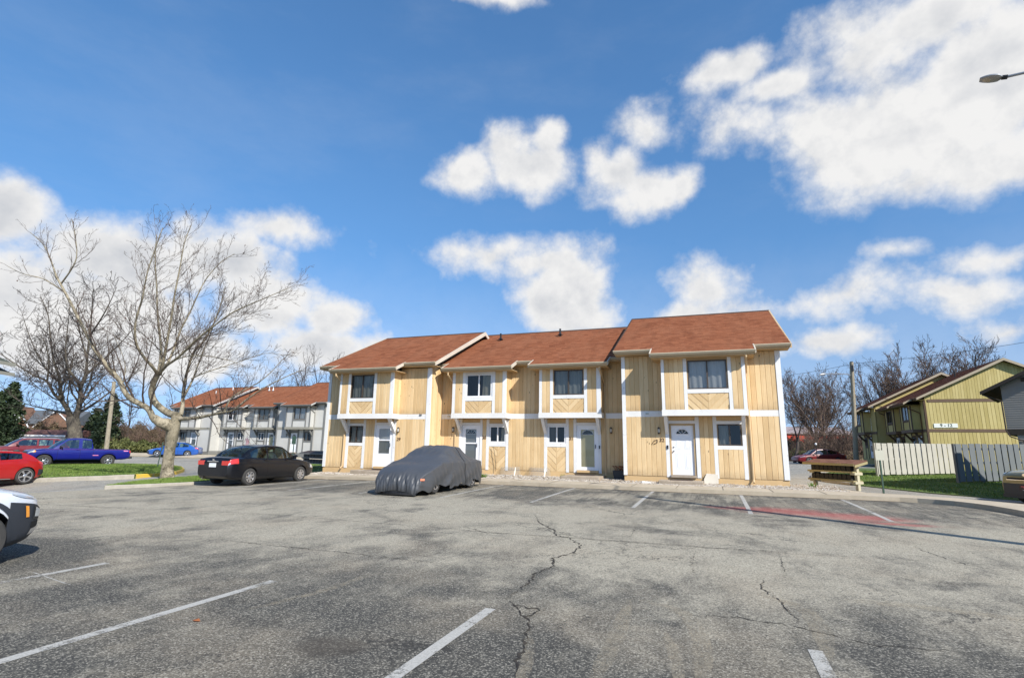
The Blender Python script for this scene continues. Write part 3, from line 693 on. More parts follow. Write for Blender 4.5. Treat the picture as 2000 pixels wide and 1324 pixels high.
def text_mesh(name, cu, parent):
    t = bpy.data.objects.new('t', cu); COL.objects.link(t); dg = bpy.context.evaluated_depsgraph_get(); me = bpy.data.meshes.new_from_object(t.evaluated_get(dg)); me.name = name
    bpy.data.objects.remove(t); return obj(name, me, None, parent)
class House:
    def __init__(s, name, label, pal, origin, loc, rz=0., planks=True, stretch=1.):
        s.p = pal; s.o = origin; s.planks = planks; s.sx = stretch; s.zo = 0.
        s.root = thing(name, label, 'building', loc, rz)
    def loc(s, x, y, z): return ((x-s.o[0])*s.sx, y-s.o[1], z+s.zo)
    def part(s, mb, name, mat, parent=None, smooth=False, local=False, fix=False):
        if not local: mb.v = [s.loc(*v) for v in mb.v]
        return mb.build(name, mat, parent or s.root, smooth, fix=fix)
    def box(s, name, mat, x0,x1,y0,y1,z0,z1, parent=None):
        mb = MB(); mb.box(x0,x1,y0,y1,z0,z1); return s.part(mb, name, mat, parent)
    def zone(s, a, b, fixed, z0, z1, face='front', pitch=.19):
        """wall panel with its boards; a..b runs along x (front) or y (side faces)"""
        if b-a < .02: return
        e = .11
        if face == 'front': w = s.box('wall', s.p['siding'], a,b,fixed,fixed+e,z0,z1)
        elif face == 'right': w = s.box('wall', s.p['siding'], fixed-e,fixed,a,b,z0,z1)
        else: w = s.box('wall', s.p['siding'], fixed,fixed+e,a,b,z0,z1)
        if not s.planks: return w
        L = (b-a)*(s.sx if face == 'front' else 1); n = max(1, round(L/pitch)); pw = L/n; me = plank_mesh(pw, z1-z0, s.p['siding'])
        for i in range(n):
            o = bpy.data.objects.new('plank', me); COL.objects.link(o); o.parent = w; j = rnd.uniform(0,.004)
            if face == 'front': o.location = s.loc(a, fixed+j-.001, z0); o.location.x += i*pw
            elif face == 'right': o.location = s.loc(fixed+.001-j, a, z0); o.location.y += i*pw; o.rotation_euler = (0,0,math.pi/2)
            else: o.location = s.loc(fixed-.001+j, b, z0); o.location.y -= i*pw; o.rotation_euler = (0,0,-math.pi/2)
        return w
    def chevron(s, x0, x1, y, z0, z1, pitch=.20):
        w = s.box('wall', s.p['siding'], x0,x1,y+.006,y+.11,z0,z1)
        if not s.planks: return
        xm = (x0+x1)/2; st = pitch*math.sqrt(2); g = .013
        k = -2
        H = z1-z0; hw = (x1-x0)/2
        while z0 + k*st < z1 + hw + st:
            for sg in (-1, 1):
                zb = z0 + k*st     # height of the board's lower edge where it meets the middle
                poly = [(0, zb+g), (hw, zb+g+hw), (hw, zb+st-g+hw), (0, zb+st-g)]
                poly = clip_poly(poly, .004, hw-.002, z0+.002, z1-.002)
                if len(poly) >= 3:
                    ar = abs(sum(poly[i][0]*poly[(i+1)%len(poly)][1]-poly[(i+1)%len(poly)][0]*poly[i][1] for i in range(len(poly))))/2
                    if ar > .004:
                        mb = MB(); mb.prism([(xm+sg*a, b) for a,b in poly], y-.014, y+.007); s.part(mb, 'plank', s.p['siding'], w)
            k += 1
    def trim(s, x0, x1, z0, z1, y, out=.035, mat=None, name='trim_board'):
        return s.box(name, mat or s.p['trim'], x0,x1,y-out,y+.02,z0,z1)
    def window(s, x0, x1, z0, z1, y, frame, curt):
        f = .045; mb = MB()
        y0, y1 = y-.012, y+.05
        mb.box(x0,x1,y0,y1,z0,z0+f); mb.box(x0,x1,y0,y1,z1-f,z1); mb.box(x0,x0+f,y0+.001,y1,z0+f,z1-f); mb.box(x1-f,x1,y0+.001,y1,z0+f,z1-f)
        xm = (x0+x1)/2; mb.box(xm-.028,xm+.028,y0+.002,y1,z0+f,z1-f)
        w = s.part(mb, 'window', frame)
        for a, b, dy in ((x0+f,xm-.028,.012),(xm+.028,x1-f,.028)):
            g = MB(); g.add([(a,y+dy,z0+f),(b,y+dy,z0+f),(b,y+dy,z1-f),(a,y+dy,z1-f)], [(0,1,2,3)]); s.part(g, 'pane', M_GLASS, w)
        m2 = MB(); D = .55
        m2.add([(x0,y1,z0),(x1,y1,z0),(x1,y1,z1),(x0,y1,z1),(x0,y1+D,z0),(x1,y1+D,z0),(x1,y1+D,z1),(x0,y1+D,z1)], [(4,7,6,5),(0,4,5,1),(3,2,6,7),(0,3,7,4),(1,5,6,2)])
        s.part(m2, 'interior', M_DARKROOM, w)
        if curt:
            col, lo, hi, bot = curt
            c = MB(); a, b = x0+f+(x1-x0-2*f)*lo, x0+f+(x1-x0-2*f)*hi; zb = z0+f+(z1-z0)*bot
            c.grid(lambda u,v: (a+(b-a)*u, y+.10+.025*math.sin(u*26*(b-a)+2*v), zb+(z1-zb)*v), max(6,int((b-a)*30)), 2); s.part(c, 'curtain', M_CURT[col], w, smooth=True)
        return w
    def fan(s, door, xc, z, r, y, frame, spokes=5):
        m = MB(); n = 14
        m.add([(xc,y-.004,z)]+[(xc+r*math.cos(math.pi*i/n), y-.004, z+r*.82*math.sin(math.pi*i/n)) for i in range(n+1)], [(0,i+1,i+2) for i in range(n)]); s.part(m, 'fan_light', M_BLACKGL, door)
        fr = MB(); pts = [(xc+r*math.cos(math.pi*i/n), y-.008, z+r*.82*math.sin(math.pi*i/n)) for i in range(n+1)]
        fr.tube(pts, .016, 5); fr.tube([(xc-r,y-.008,z),(xc+r,y-.008,z)], .016, 5)
        if spokes:
            for i in range(1,4): a = math.pi*i/4; fr.tube([(xc+r*.25*math.cos(a),y-.008,z+r*.25*math.sin(a)*.8),(xc+r*math.cos(a),y-.008,z+r*.82*math.sin(a))], .011, 4)
        s.part(fr, 'fan_frame', frame, door)
    def door(s, x0, x1, z0, z1, y, style):
        mat = {'panel': M_DOORW, 'half': M_DOORW, 'storm': M_DOORW, 'cream': M_DOORW, 'brown': M_BRONZE, 'blue': M_DOORW}[style]
        d = MB(); D = .06 if style == 'panel' else .02; w = x1-x0
        gy = y+D-.004
        if style == 'panel':
            d.box(x0,x1,y+D,y+D+.05,z0,z1); dr = s.part(d, 'door', mat); xc = (x0+x1)/2
            s.fan(dr, xc, z0+(z1-z0)*.82, w*.29, y+D, M_DOORW)
            for px0,px1,pz0,pz1 in ((.17,.42,.12,.43),(.58,.83,.12,.43),(.17,.42,.52,.74),(.58,.83,.52,.74)):
                pm = MB(); a,b,c,e = x0+w*px0,x0+w*px1,z0+(z1-z0)*pz0,z0+(z1-z0)*pz1; t=.022
                pm.box(a,b,y+D-.006,y+D+.01,c,c+t); pm.box(a,b,y+D-.006,y+D+.01,e-t,e); pm.box(a,a+t,y+D-.0055,y+D+.01,c+t,e-t); pm.box(b-t,b,y+D-.0055,y+D+.01,c+t,e-t)
                pm.box(a+.05,b-.05,y+D-.008,y+D+.01,c+.05,e-.05); s.part(pm, 'panel', mat, dr)
            h = MB(); h.lathe([(.008,-.06),(.03,-.055),(.032,-.03),(.014,-.025),(.014,0),(.03,0)], 12, 'y', (x0+.075,y+D,z0+.92)); s.part(h, 'handle', M_METAL, dr, smooth=True)
            h = MB(); h.lathe([(.03,-.02),(.03,0)], 12, 'y', (x0+.075,y+D,z0+1.08)); s.part(h, 'lock', M_METAL, dr, smooth=True)
        else:
            f = .115; zk = {'half': z0+.62, 'storm': z0+.16, 'cream': z0+.14, 'brown': z0+.2, 'blue': z0+.2}[style]; zt = z1-.12
            d.box(x0,x0+f,y,y+.04,z0,z1); d.box(x1-f,x1,y,y+.04,z0,z1); d.box(x0+f,x1-f,y+.001,y+.04,z0,zk); d.box(x0+f,x1-f,y+.001,y+.04,zt,z1)
            zm = (zk+zt)/2 + (.05 if style == 'half' else .15)
            if style in ('half','storm','brown','blue'): d.box(x0+f,x1-f,y+.001,y+.04,zm-.03,zm+.03)
            dr = s.part(d, 'door', mat)
            inner = {'half': M_DOORW, 'storm': M_INGREY, 'cream': M_DOORC, 'brown': M_DARKROOM, 'blue': M_INBLUE}[style]
            im = MB(); im.box(x0+.03,x1-.03,y+.055,y+.10,z0+.02,z1-.05); s.part(im, 'inner_door', inner, dr)
            g = MB(); g.add([(x0+f,y+.03,zk),(x1-f,y+.03,zk),(x1-f,y+.03,zt),(x0+f,y+.03,zt)], [(0,1,2,3)]); s.part(g, 'pane', M_CLEAR if style == 'cream' else M_GLASS, dr)
            if style in ('storm','cream'): s.fan(dr, (x0+x1)/2, z0+(z1-z0)*.82, w*.30, y+.053, M_DOORW, 5 if style == 'storm' else 0)
            if style == 'half':
                c = MB(); c.grid(lambda u,v: (x0+f+(w-2*f)*u, y+.05, zk+(zm-zk)*v), 2, 2); s.part(c, 'blind', M_CURT['grey'], dr)
            h = MB(); h.box(x1-.075,x1-.05,y-.05,y-.025,z0+.95,z0+1.13); h.box(x1-.072,x1-.053,y-.03,y,z0+1.0,z0+1.03); s.part(h, 'handle', M_BLACK if style != 'half' else M_METAL, dr)
        th = MB(); th.box(x0-.06,x1+.06,y-.10,y+.10,z0-.10,z0-.006); s.part(th, 'threshold', M_STEP if style == 'panel' else s.p['found'], dr)
        fr = MB(); fr.box(x0-.07,x0-.001,y+.0,y+.12,z0,z1+.07); fr.box(x1+.001,x1+.07,y+.0,y+.12,z0,z1+.07); fr.box(x0-.001,x1+.001,y+.0,y+.12,z1+.001,z1+.07)
        s.part(fr, 'door_frame', s.p['soffit'] if style == 'panel' else mat, dr)
        return dr
    def lantern(s, x, y, z):
        m = MB(); m.lathe([(.012,.16),(.02,.13),(.06,.10),(.065,.085),(.05,.08),(.042,-.08),(.05,-.09),(.03,-.12),(.008,-.15)], 8, 'z', (x,y-.10,z)); m.box(x-.035,x+.035,y-.03,y-.018,z-.10,z+.10); m.tube([(x,y-.03,z-.02),(x,y-.06,z-.10),(x,y-.10,z-.14)], .01, 5)
        w = s.part(m, 'wall_lantern', M_BLACK, smooth=True)
        g = MB(); g.lathe([(.047,-.07),(.053,.07)], 8, 'z', (x,y-.10,z)); s.part(g, 'lantern_glass', M_LAMPGL, w, smooth=True)
    def text(s, body, x, y, z, size, mat, slant=0.):
        cu = bpy.data.curves.new('house_number', 'FONT'); cu.body = body; cu.size = size; cu.extrude = .006; cu.shear = slant; cu.align_x = 'CENTER'; cu.offset = .003
        cu.materials.append(mat); o = text_mesh('house_number', cu, s.root); o.location = s.loc(x, y-.036, z); o.rotation_euler = (math.pi/2,0,0)
        return o
    def downspout(s, x, y, ztop, ybay, zb=.45):
        m = MB(); m.tube([(x,ybay-.42,ztop),(x,ybay-.42,ztop-.12),(x+.02,y-.09,ztop-.62),(x+.02,y-.07,ztop-.78)], .04, 6); m.tube([(x+.02,y-.07,ztop-.76),(x+.02,y-.07,zb+.12),(x+.02,y-.2,zb)], .038, 6)
        s.part(m, 'downspout', s.p['fascia'] if s.p is not OLIVE else s.p['gutter'], smooth=True)
    def roof(s, x0, x1, ye, ze, yr, slope, exts, back=None, rake_l='gutter', rake_r='gutter'):
        zr = ze+slope*(yr-ye); yb = back or (2*yr-ye); th = .10
        d = MB(); d.prism([(ye+.01,ze-.012),(yr,zr-.012),(yb,ze-.012-(yb-(2*yr-ye))*slope),(yb,ze-th-.02),(yr,zr-th-.02),(ye+.01,ze-th-.02)], x0+.02, x1-.02, 'yz'); rf = s.part(d, 'roof', s.p['dark'])
        e = .127
        sh = MB()
        def courses(a, b, ya, yend, zs, sg):
            dy = e*math.cos(math.atan(slope)); y = ya; i = 0
            while (y-yend)*sg < -1e-4:
                y2 = y+sg*dy; y2 = yend if (y2-yend)*sg > 0 else y2
                za = zs+slope*abs(y-ya); zb_ = zs+slope*abs(y2-ya); j = .014
                q = [(a,y,za+j),(b,y,za+j),(b,y2,zb_+.002),(a,y2,zb_+.002)]; rr = [(a,y,za-.004),(b,y,za-.004),(b,y,za+j),(a,y,za+j)]
                f = [(0,1,2,3)] if sg > 0 else [(3,2,1,0)]
                sh.add(q, f); sh.add(rr, f); y = y2
        cuts = sorted([(a,b,x_) for a,b,x_ in exts]); cur = x0
        for a,b,x_ in cuts:
            if a > cur: courses(cur, a, ye, yr, ze, 1)
            dyc = e*math.cos(math.atan(slope)); xk = round(x_/dyc)*dyc; courses(a, b, ye-xk, yr, ze-slope*xk, 1); cur = b
        if cur < x1: courses(cur, x1, ye, yr, ze, 1)
        courses(x0, x1, yb, yr, ze-(yb-(2*yr-ye))*slope, -1)
        so = s.part(sh, 'shingle_courses', s.p['roof'], rf); so['kind'] = 'stuff'
        for a,b,x_ in cuts:
            q = MB(); q.prism([(ye-x_+.01,ze-slope*x_-.012),(ye+.35,ze+slope*.35-.012),(ye+.35,ze+slope*.35-th),(ye-x_+.01,ze-slope*x_-th)], a+.02, b-.02, 'yz'); s.part(q, 'bay_roof', s.p['dark'], rf)
        cp = MB(); cp.prism([(yr-.17,zr-.17*slope+.012),(yr,zr+.028),(yr+.17,zr-.17*slope+.012),(yr+.17,zr-.17*slope-.01),(yr-.17,zr-.17*slope-.01)], x0-.005, x1+.005, 'yz'); s.part(cp, 'ridge_cap', s.p['dark'], rf)
        # gutters
        def gut(a, b, y, z):
            g = MB(); g.prism([(y-.012,z-.005),(y-.105,z-.005),(y-.115,z-.03),(y-.09,z-.075),(y-.07,z-.108),(y-.012,z-.108)], a, b, 'yz'); s.part(g, 'gutter', s.p['gutter'], rf)
            f = MB(); f.box(a,b,y-.011,y+.02,z-.17,z-.02); s.part(f, 'fascia_board', s.p['fascia'], rf)
        cur = x0
        for a,b,x_ in cuts:
            if a-cur > .15: gut(cur, a, ye, ze)
            gut(a, b, ye-x_, ze-slope*x_); cur = b
            for xx in (a,b):
                r_ = MB(); r_.bar((xx,ye-x_-.05,ze-slope*x_-.09),(xx,ye+.06,ze-.05),.03,.16,(1,0,0)); 
                r_ = MB(); r_.prism([(ye-x_-.04,ze-slope*x_+.012),(ye+.1,ze+slope*.1+.012),(ye+.1,ze+slope*.1-.13),(ye-x_-.04,ze-slope*x_-.14)], xx-.025, xx+.025, 'yz'); s.part(r_, 'rake_board', s.p['rake'], rf)
            sf = MB(); sf.box(a+.03,b-.03,ye-x_+.02,ye+.55,ze-slope*x_-.19,ze-slope*x_-.165); s.part(sf, 'soffit', s.p['soffit'], rf)
        if x1-cur > .15: gut(cur, x1, ye, ze)
        sf = MB(); sf.box(x0+.05,x1-.05,ye+.021,ye+.62,ze-.19,ze-.165); s.part(sf, 'soffit', s.p['soffit'], rf)
        for xx, nm in ((x0,rake_l),(x1,rake_r)):
            r_ = MB(); a = .03
            r_.prism([(ye-.03,ze-.012),(yr,zr+.022),(yb+.03,ze-.012-(yb-(2*yr-ye))*slope),(yb+.03,ze-.20),(yr,zr-.19),(ye-.03,ze-.19)], xx-a, xx+a, 'yz'); s.part(r_, 'rake_board', s.p[nm], rf)
        return rf, zr
    def vent(s, x, y, z, h=.32):
        m = MB(); m.lathe([(.055,z-.2),(.055,z+h)], 8, 'z', (x,y,0)); m.lathe([(.16,z-.03),(.06,z+.04)], 8, 'z', (x,y,0)); s.part(m, 'roof_vent', s.p.get('vent', M_BLACK), smooth=True)
    def bay(s, u):
        Y = u['Y']; y = Y-u['bd']; b0, b1 = u['bay']; zt = u['zbs']; B0, B1 = 2.95, 3.19
        ps = u['bposts']
        for l, r in ps: s.trim(l, r, B1, zt, y, .035)
        edges = [(ps[0][1],ps[1][0]), (ps[2][1],ps[3][0])]
        for a,b in edges: s.zone(a, b, y, B1, zt)
        w0,w1,z0,z1,sl = u['uwin']
        s.window(w0, w1, z0, z1, y, u['uframe'], u['ucurt'])
        a, b = ps[1][1], ps[2][0]
        if z1 < zt-.03: s.box('trim_board', s.p['soffit'] if u['uframe'] is M_BRONZE else s.p['trim'], a,b,y-.01,y+.1,z1+.002,zt)
        if w0-a > .02: s.box('trim_board', s.p['trim'] if u['uframe'] is not M_BRONZE else s.p['soffit'], a,w0-.002,y-.005,y+.1,z0,z1)
        if b-w1 > .02: s.box('trim_board', s.p['trim'] if u['uframe'] is not M_BRONZE else s.p['soffit'], w1+.002,b,y-.005,y+.1,z0,z1)
        s.trim(a+.002, b-.002, sl, z0-.002, y, .032)
        s.chevron(a, b, y, B1, sl-.002)
        s.zone(y+.02, Y-.005, b1-.02, B1, zt, 'right'); s.zone(y+.02, Y-.005, b0+.02, B1, zt, 'left')
        s.box('bay_band', s.p['band'], b0-.02,b1+.02,y-.045,y+.02,B0,B1-.002)
        s.box('bay_band', s.p['band'], b0-.018,b0+.02,y+.021,Y-.02,B0,B1-.003); s.box('bay_band', s.p['band'], b1-.02,b1+.018,y+.021,Y-.02,B0,B1-.003)
        s.box('bay_floor', s.p['soffit'], b0+.021,b1-.021,y+.021,Y-.001,B0+.01,B0+.05)
    def build_unit(s, u):
        s.zo = u.get('zo',0); Y = u['Y']; x0, x1 = u['x']; B0, B1 = 2.95, 3.19; zs = u['zs']; F = .58
        b0, b1 = u['bay']
        s.box('foundation', s.p['found'], x0,x1,Y-.008,Y+.3,.05,F)
        xl, xr = x0, x1
        if u.get('pl'): s.box('corner_post', s.p['trim'], u['pl'][0],u['pl'][1],Y-.05,Y+.05,F,zs); xl = u['pl'][1]
        if u.get('pr'): s.box('corner_post', s.p['trim'], u['pr'][0],u['pr'][1],Y-.05,Y+.05,F,zs); xr = u['pr'][0]
        s.zone(xl, b0, Y, B1, zs); s.zone(b1, xr, Y, B1, zs)
        s.trim(xl+.001, b0-.021, B0, B1-.003, Y, .032, s.p['band'], 'band_board'); s.trim(b1+.021, xr-.001, B0, B1-.003, Y, .032, s.p['band'], 'band_board')
        s.bay(u)
        for it in u['g']:
            k = it[0]
            if k == 'pl': s.zone(it[1], it[2], Y, F, B0)
            elif k == 't':
                s.trim(it[1], it[2], F-.03, B0, Y, .03)
            elif k == 'brk':       # leaning bracket board between bay and wall
                a, b = it[1], it[2]; yb = Y-u['bd']
                m = MB(); m.prism([(yb+.02,B0-.004),(yb+.20,B0-.004),(Y-.031,2.46),(Y-.031,2.24)], a, b, 'yz'); s.part(m, 'bracket', s.p['trim'])
            elif k == 'd':
                _, a, b, z0, z1, style, tl, tr = it
                s.door(a, b, z0, z1, Y, style); s.trim(tl, tr, z1+.075, z1+.19, Y, .026); s.box('wall', s.p['siding'], tl,tr,Y+.002,Y+.11,z1+.191,B0)
                s.box('wall', s.p['found'], tl,tr,Y+.004,Y+.11,F,z0-.101) if z0-.101 > F else None
                if a-.07-tl > .01: s.box('trim_board', s.p['trim'], tl+.001,a-.071,Y-.004,Y+.1,F,z1+.074)
                if tr-b-.07 > .01: s.box('trim_board', s.p['trim'], b+.071,tr-.001,Y-.004,Y+.1,F,z1+.074)
            elif k == 'w':
                _, a, b, z0, z1, sl, fr, cu, tl, tr, pan = it
                s.window(a, b, z0, z1, Y, fr, cu); s.trim(tl, tr, z1+.004, z1+.13, Y, .026); s.box('wall', s.p['siding'], tl,tr,Y+.002,Y+.11,z1+.131,B0)
                s.trim(tl+.001, tr-.001, sl, z0-.003, Y, .028)
                for q0,q1 in ((tl,a-.002),(b+.002,tr)):
                    if q1-q0 > .012: s.box('trim_board', s.p['soffit'] if fr is M_BRONZE else s.p['trim'], q0,q1,Y-.006,Y+.1,z0,z1)
                if pan == 'v': s.zone(tl, tr, Y, F, sl-.002)
                else: s.chevron(tl, tr, Y, F, sl-.002)
        s.zo = 0.
M_CLEAR = material('clear_pane', glass_nodes((.96,.96,.95), .0))
M_BLACKGL = material('dark_pane', color=(.01,.011,.012), rough=.06)
M_INGREY = material('grey_inner_door', color=(.50,.51,.50), rough=.5)
def flagdoor(nt, b):
    o = nt.coord('Object'); n = nt.voro(o, 4, 'F1', 'Color'); r, g, bb = nt.sep(n); nt.put(b.inputs['Base Color'], nt.mix(nt.ramp(r, .72, .76), (.10,.32,.48), (.45,.10,.10)))
M_INBLUE = material('blue_door_poster', flagdoor, rough=.5)

BD = .64
VN, BZ = M_VINYL, M_BRONZE
U29 = dict(Y=23.0, x=(-18.75,-12.74), pl=(-18.77,-18.60), pr=(-12.92,-12.72), zs=5.43, zbs=5.20, zo=-.07, bd=BD, bay=(-17.56,-14.41), bposts=((-17.56,-17.45),(-17.06,-16.92),(-15.54,-15.39),(-14.60,-14.41)),
  uwin=(-16.90,-15.56,3.95,5.11,3.79), uframe=BZ, ucurt=('grey',0,1,0.),
  g=[('pl',-18.60,-17.45),('t',-17.45,-17.29),('w',-17.28,-16.47,1.79,2.62,1.64,BZ,('grey',0,1,0.),-17.29,-16.45,'c'),('t',-16.45,-16.30),('pl',-16.30,-15.78),('t',-15.78,-15.71),('d',-15.63,-14.77,.67,2.60,'half',-15.71,-14.70),('t',-14.70,-14.55),('pl',-14.55,-12.92),('brk',-17.45,-17.30),('brk',-14.70,-14.56)])
U30 = dict(Y=24.22, x=(-12.74,-8.2), zs=5.47, zbs=5.17, bd=BD, bay=(-11.84,-9.02), bposts=((-11.84,-11.69),(-11.29,-11.14),(-9.73,-9.59),(-9.21,-9.02)),
  uwin=(-11.10,-9.78,3.97,5.04,3.77), uframe=VN, ucurt=('tan',.62,.98,0.),
  g=[('pl',-12.74,-11.70),('t',-11.70,-11.56),('d',-11.48,-10.67,.65,2.58,'storm',-11.56,-10.59),('t',-10.59,-10.46),('pl',-10.46,-10.25),('t',-10.25,-10.11),('w',-10.08,-9.26,1.84,2.60,1.65,VN,('tan',.7,1.,0.),-10.11,-9.24,'c'),('t',-9.24,-9.11),('pl',-9.11,-8.2),('brk',-11.70,-11.57),('brk',-9.24,-9.11)])
U31 = dict(Y=24.22, x=(-8.2,-3.5), zs=5.47, zbs=5.17, bd=BD, bay=(-7.39,-4.54), bposts=((-7.39,-7.26),(-6.87,-6.74),(-5.29,-5.15),(-4.73,-4.54)),
  uwin=(-6.70,-5.33,3.98,5.12,3.82), uframe=BZ, ucurt=('grey',0,1,.0),
  g=[('pl',-8.2,-7.34),('t',-7.34,-7.19),('w',-7.14,-6.33,1.84,2.61,1.67,VN,('dark',0,.4,0.),-7.19,-6.30,'c'),('t',-6.30,-6.16),('pl',-6.16,-5.94),('t',-5.94,-5.80),('d',-5.72,-4.88,.67,2.58,'cream',-5.80,-4.81),('t',-4.81,-4.68),('pl',-4.68,-3.5),('brk',-7.34,-7.20),('brk',-4.81,-4.68)])
U32 = dict(Y=23.0, x=(-3.5,2.62), pl=(-3.52,-3.37), pr=(2.45,2.64), zs=5.50, zbs=5.23, bd=BD, bay=(-1.83,1.32), bposts=((-1.83,-1.71),(-.97,-.84),(.69,.82),(1.19,1.32)),
  uwin=(-.80,.66,3.99,5.14,3.83), uframe=BZ, ucurt=('white',0,1,0.),
  g=[('pl',-3.37,-1.80),('t',-1.80,-1.66),('d',-1.58,-.72,.65,2.60,'panel',-1.66,-.64),('t',-.64,-.49),('pl',-.49,.03),('t',.03,.17),('w',.20,1.07,1.82,2.65,1.67,BZ,('grey',0,.45,0.),.17,1.09,'v'),('t',1.09,1.23),('pl',1.23,2.45),('brk',-1.80,-1.67),('brk',1.09,1.22)])
SL = .45
def row(name, label, pal, loc, rz=0., planks=True, numbers=True, detail=True):
    s = House(name, label, pal, (-8.0, 23.0), loc, rz, planks)
    for u in (U29, U30, U31, U32): s.build_unit(u)
    ex = lambda u, m=.38: (u['bay'][0]-m, u['bay'][1]+m, BD)
    s.zo = -.07
    s.roof(-19.05, -12.28, 22.55, 5.665, 28.45, SL, [(*ex(U29)[:2], BD)], 34.4, 'gutter', 'rake')
    s.zo = 0.
    s.roof(-12.70, -3.55, 23.77, 5.645, 29.8, SL, [ex(U30,.42), ex(U31,.40)], 35.9, 'dark', 'dark')
    s.roof(-3.78, 3.0, 22.55, 5.705, 28.95, SL, [ex(U32)], 35.4, 'dark', 'fascia')
    # the end, step and back walls that close the row
    s.zone(23.06, 24.22, -12.74, .58, 5.45, 'right')
    s.box('foundation', pal['found'], -12.90,-12.735,23.05,24.215,.05,.579)
    def gable(x0, x1, yf, yb, ye, ze, yr, zo):
        m = MB(); zz = lambda y: ze+SL*(yr-ye)-SL*abs(y-yr)-.14
        m.prism([(yf,.05),(yb,.05),(yb,zz(yb)),(yr,zz(yr)),(yf,zz(yf))], x0, x1, 'yz'); s.zo = zo; s.part(m, 'end_wall', pal['siding']); s.zo = 0.
    gable(-18.74,-18.60,23.06,34.0,22.45,5.62,28.45,-.07); gable(-12.88,-12.76,24.1,34.0,22.45,5.62,28.45,-.07); gable(-3.49,-3.38,23.12,35.0,22.45,5.66,28.95,0); gable(2.47,2.615,23.06,35.0,22.45,5.66,28.95,0)
    s.box('back_wall', pal['siding'], -18.59,-12.89,33.85,34.0,.05,5.3); s.box('back_wall', pal['siding'], -12.75,-3.5,35.2,35.4,.05,5.4); s.box('back_wall', pal['siding'], -3.37,2.46,34.85,35.0,.05,5.4)
    s.downspout(-17.56, 23.0, 5.12, 23.0-BD); s.downspout(-11.92, 24.22, 5.14, 24.22-BD); s.downspout(-4.50, 24.22, 5.14, 24.22-BD); s.downspout(1.36, 23.0, 5.28, 23.0-BD)
    s.lantern(-14.38, 23.0, 2.35); s.lantern(-12.02, 24.22, 2.42); s.lantern(-4.22, 24.22, 2.42); s.lantern(-2.05, 23.0, 2.38)
    for x, y, z in ((-11.2,28.2,7.75),(-7.7,28.4,7.86)) if numbers else ((-16.5,26.3,7.1),(-10.2,28.2,7.75),(-9.6,28.2,7.75),(-.2,27.2,7.9),(-15.2,27.5,7.7)): s.vent(x, y, z, .32 if numbers else .5)
    if numbers:
        s.text('29', -14.38, 23.0, 1.84, .21, M_RUST, .25); s.text('30', -10.355, 24.22, 1.98, .20, M_RUST); s.text('31', -6.05, 24.22, 1.98, .20, M_RUST); s.text('32', -1.95, 23.0, 1.94, .20, M_RUST)
    for x, y in ((-13.2,23.0),(-12.3,24.22),(-2.5,23.0),(-3.62,24.22)):
        m = MB(); m.box(x-.06,x+.06,y-.07,y-.03,3.05,3.11); s.part(m, 'junction_box', M_METAL)
    return s
main = row('townhouse_row', 'tan two-storey town house row numbered 29 to 32 with white trim and red shingle roof', TAN, (-8.0, 23.0, 0.))
# small fittings of the tan row
m = MB(); m.box(-1.76,-1.70,22.93,22.965,1.66,1.80); main.part(m, 'door_bell', M_BLACK)
m = MB(); m.box(-4.77,-4.73,24.13,24.185,1.62,1.76); main.part(m, 'door_bell', M_BLACK)
m = MB(); m.tube([(-2.35,22.96,1.83),(-2.25,22.95,1.98),(-2.12,22.95,2.02),(-2.13,22.95,1.9),(-2.28,22.95,1.84)], .012, 5); main.part(m, 'door_wreath', M_RUST)
VGREY = dict(GREY, vent=M_VINYL)
grey = row('townhouse_row', 'pale grey town house row with dark trim and red roof beyond the sycamore', VGREY, (-47.55, 45.0, .13), planks=False, numbers=False)
# ------------------------------------------------------------------ vehicles
def paint(name, c, coat=1., rough=.35, metal=.0, flake=.06):
    def f(nt, b):
        o = nt.coord('Object'); n = nt.noise(o, 2.2, 4, .6)
        lo = tuple(v*(1-flake*2) for v in c); nt.put(b.inputs['Base Color'], nt.mix(n, lo, c))
        dust = nt.ramp(nt.noise(nt.vmath('ADD', o, (4,2,7)), 3, 6, .7), .45, .8)
        nt.put(b.inputs['Roughness'], nt.math('ADD', rough, nt.math('MULTIPLY', dust, .12))); nt.put(b.inputs['Coat Roughness'], nt.math('ADD', .02, nt.math('MULTIPLY', dust, .03)))
    return material(name, f, c, rough, metal, .5, coat)
def rubber(nt, b):
    o = nt.coord('Object'); n = nt.noise(o, 9, 4); nt.put(b.inputs['Base Color'], nt.mix(n, (.02,.02,.02), (.06,.057,.052))); b.inputs['Roughness'].default_value = .85
M_TYRE = material('tyre_rubber', rubber)
M_ALLOY = material('alloy_rim', color=(.62,.62,.63), rough=.3, metal=.85)
M_DARKRIM = material('rim_pocket', color=(.015,.015,.016), rough=.6)
M_PLASTIC = material('dark_plastic', color=(.028,.030,.033), rough=.55)
M_CLAD = material('blue_grey_cladding', color=(.026,.031,.040), rough=.6)
M_UNDER = material('underbody_black', color=(.008,.008,.008), rough=.9)
M_CHROME = material('chrome', color=(.8,.8,.8), rough=.12, metal=1.)
def lens(name, c, e=0.): return material(name, None, c, .12, 0., .6, 1.)
M_TAIL = lens('red_tail_lens', (.55,.03,.02)); M_AMBER = lens('amber_lens', (.85,.32,.02)); M_HEAD = material('clear_head_lens', color=(.55,.58,.60), rough=.1, metal=.4, coat=1.)
M_PLATE = material('plate_white', color=(.72,.74,.76), rough=.4); M_SEAT = material('pale_seat_cloth', color=(.36,.35,.31), rough=.9); M_SEATD = material('dark_seat_cloth', color=(.05,.05,.05), rough=.9)

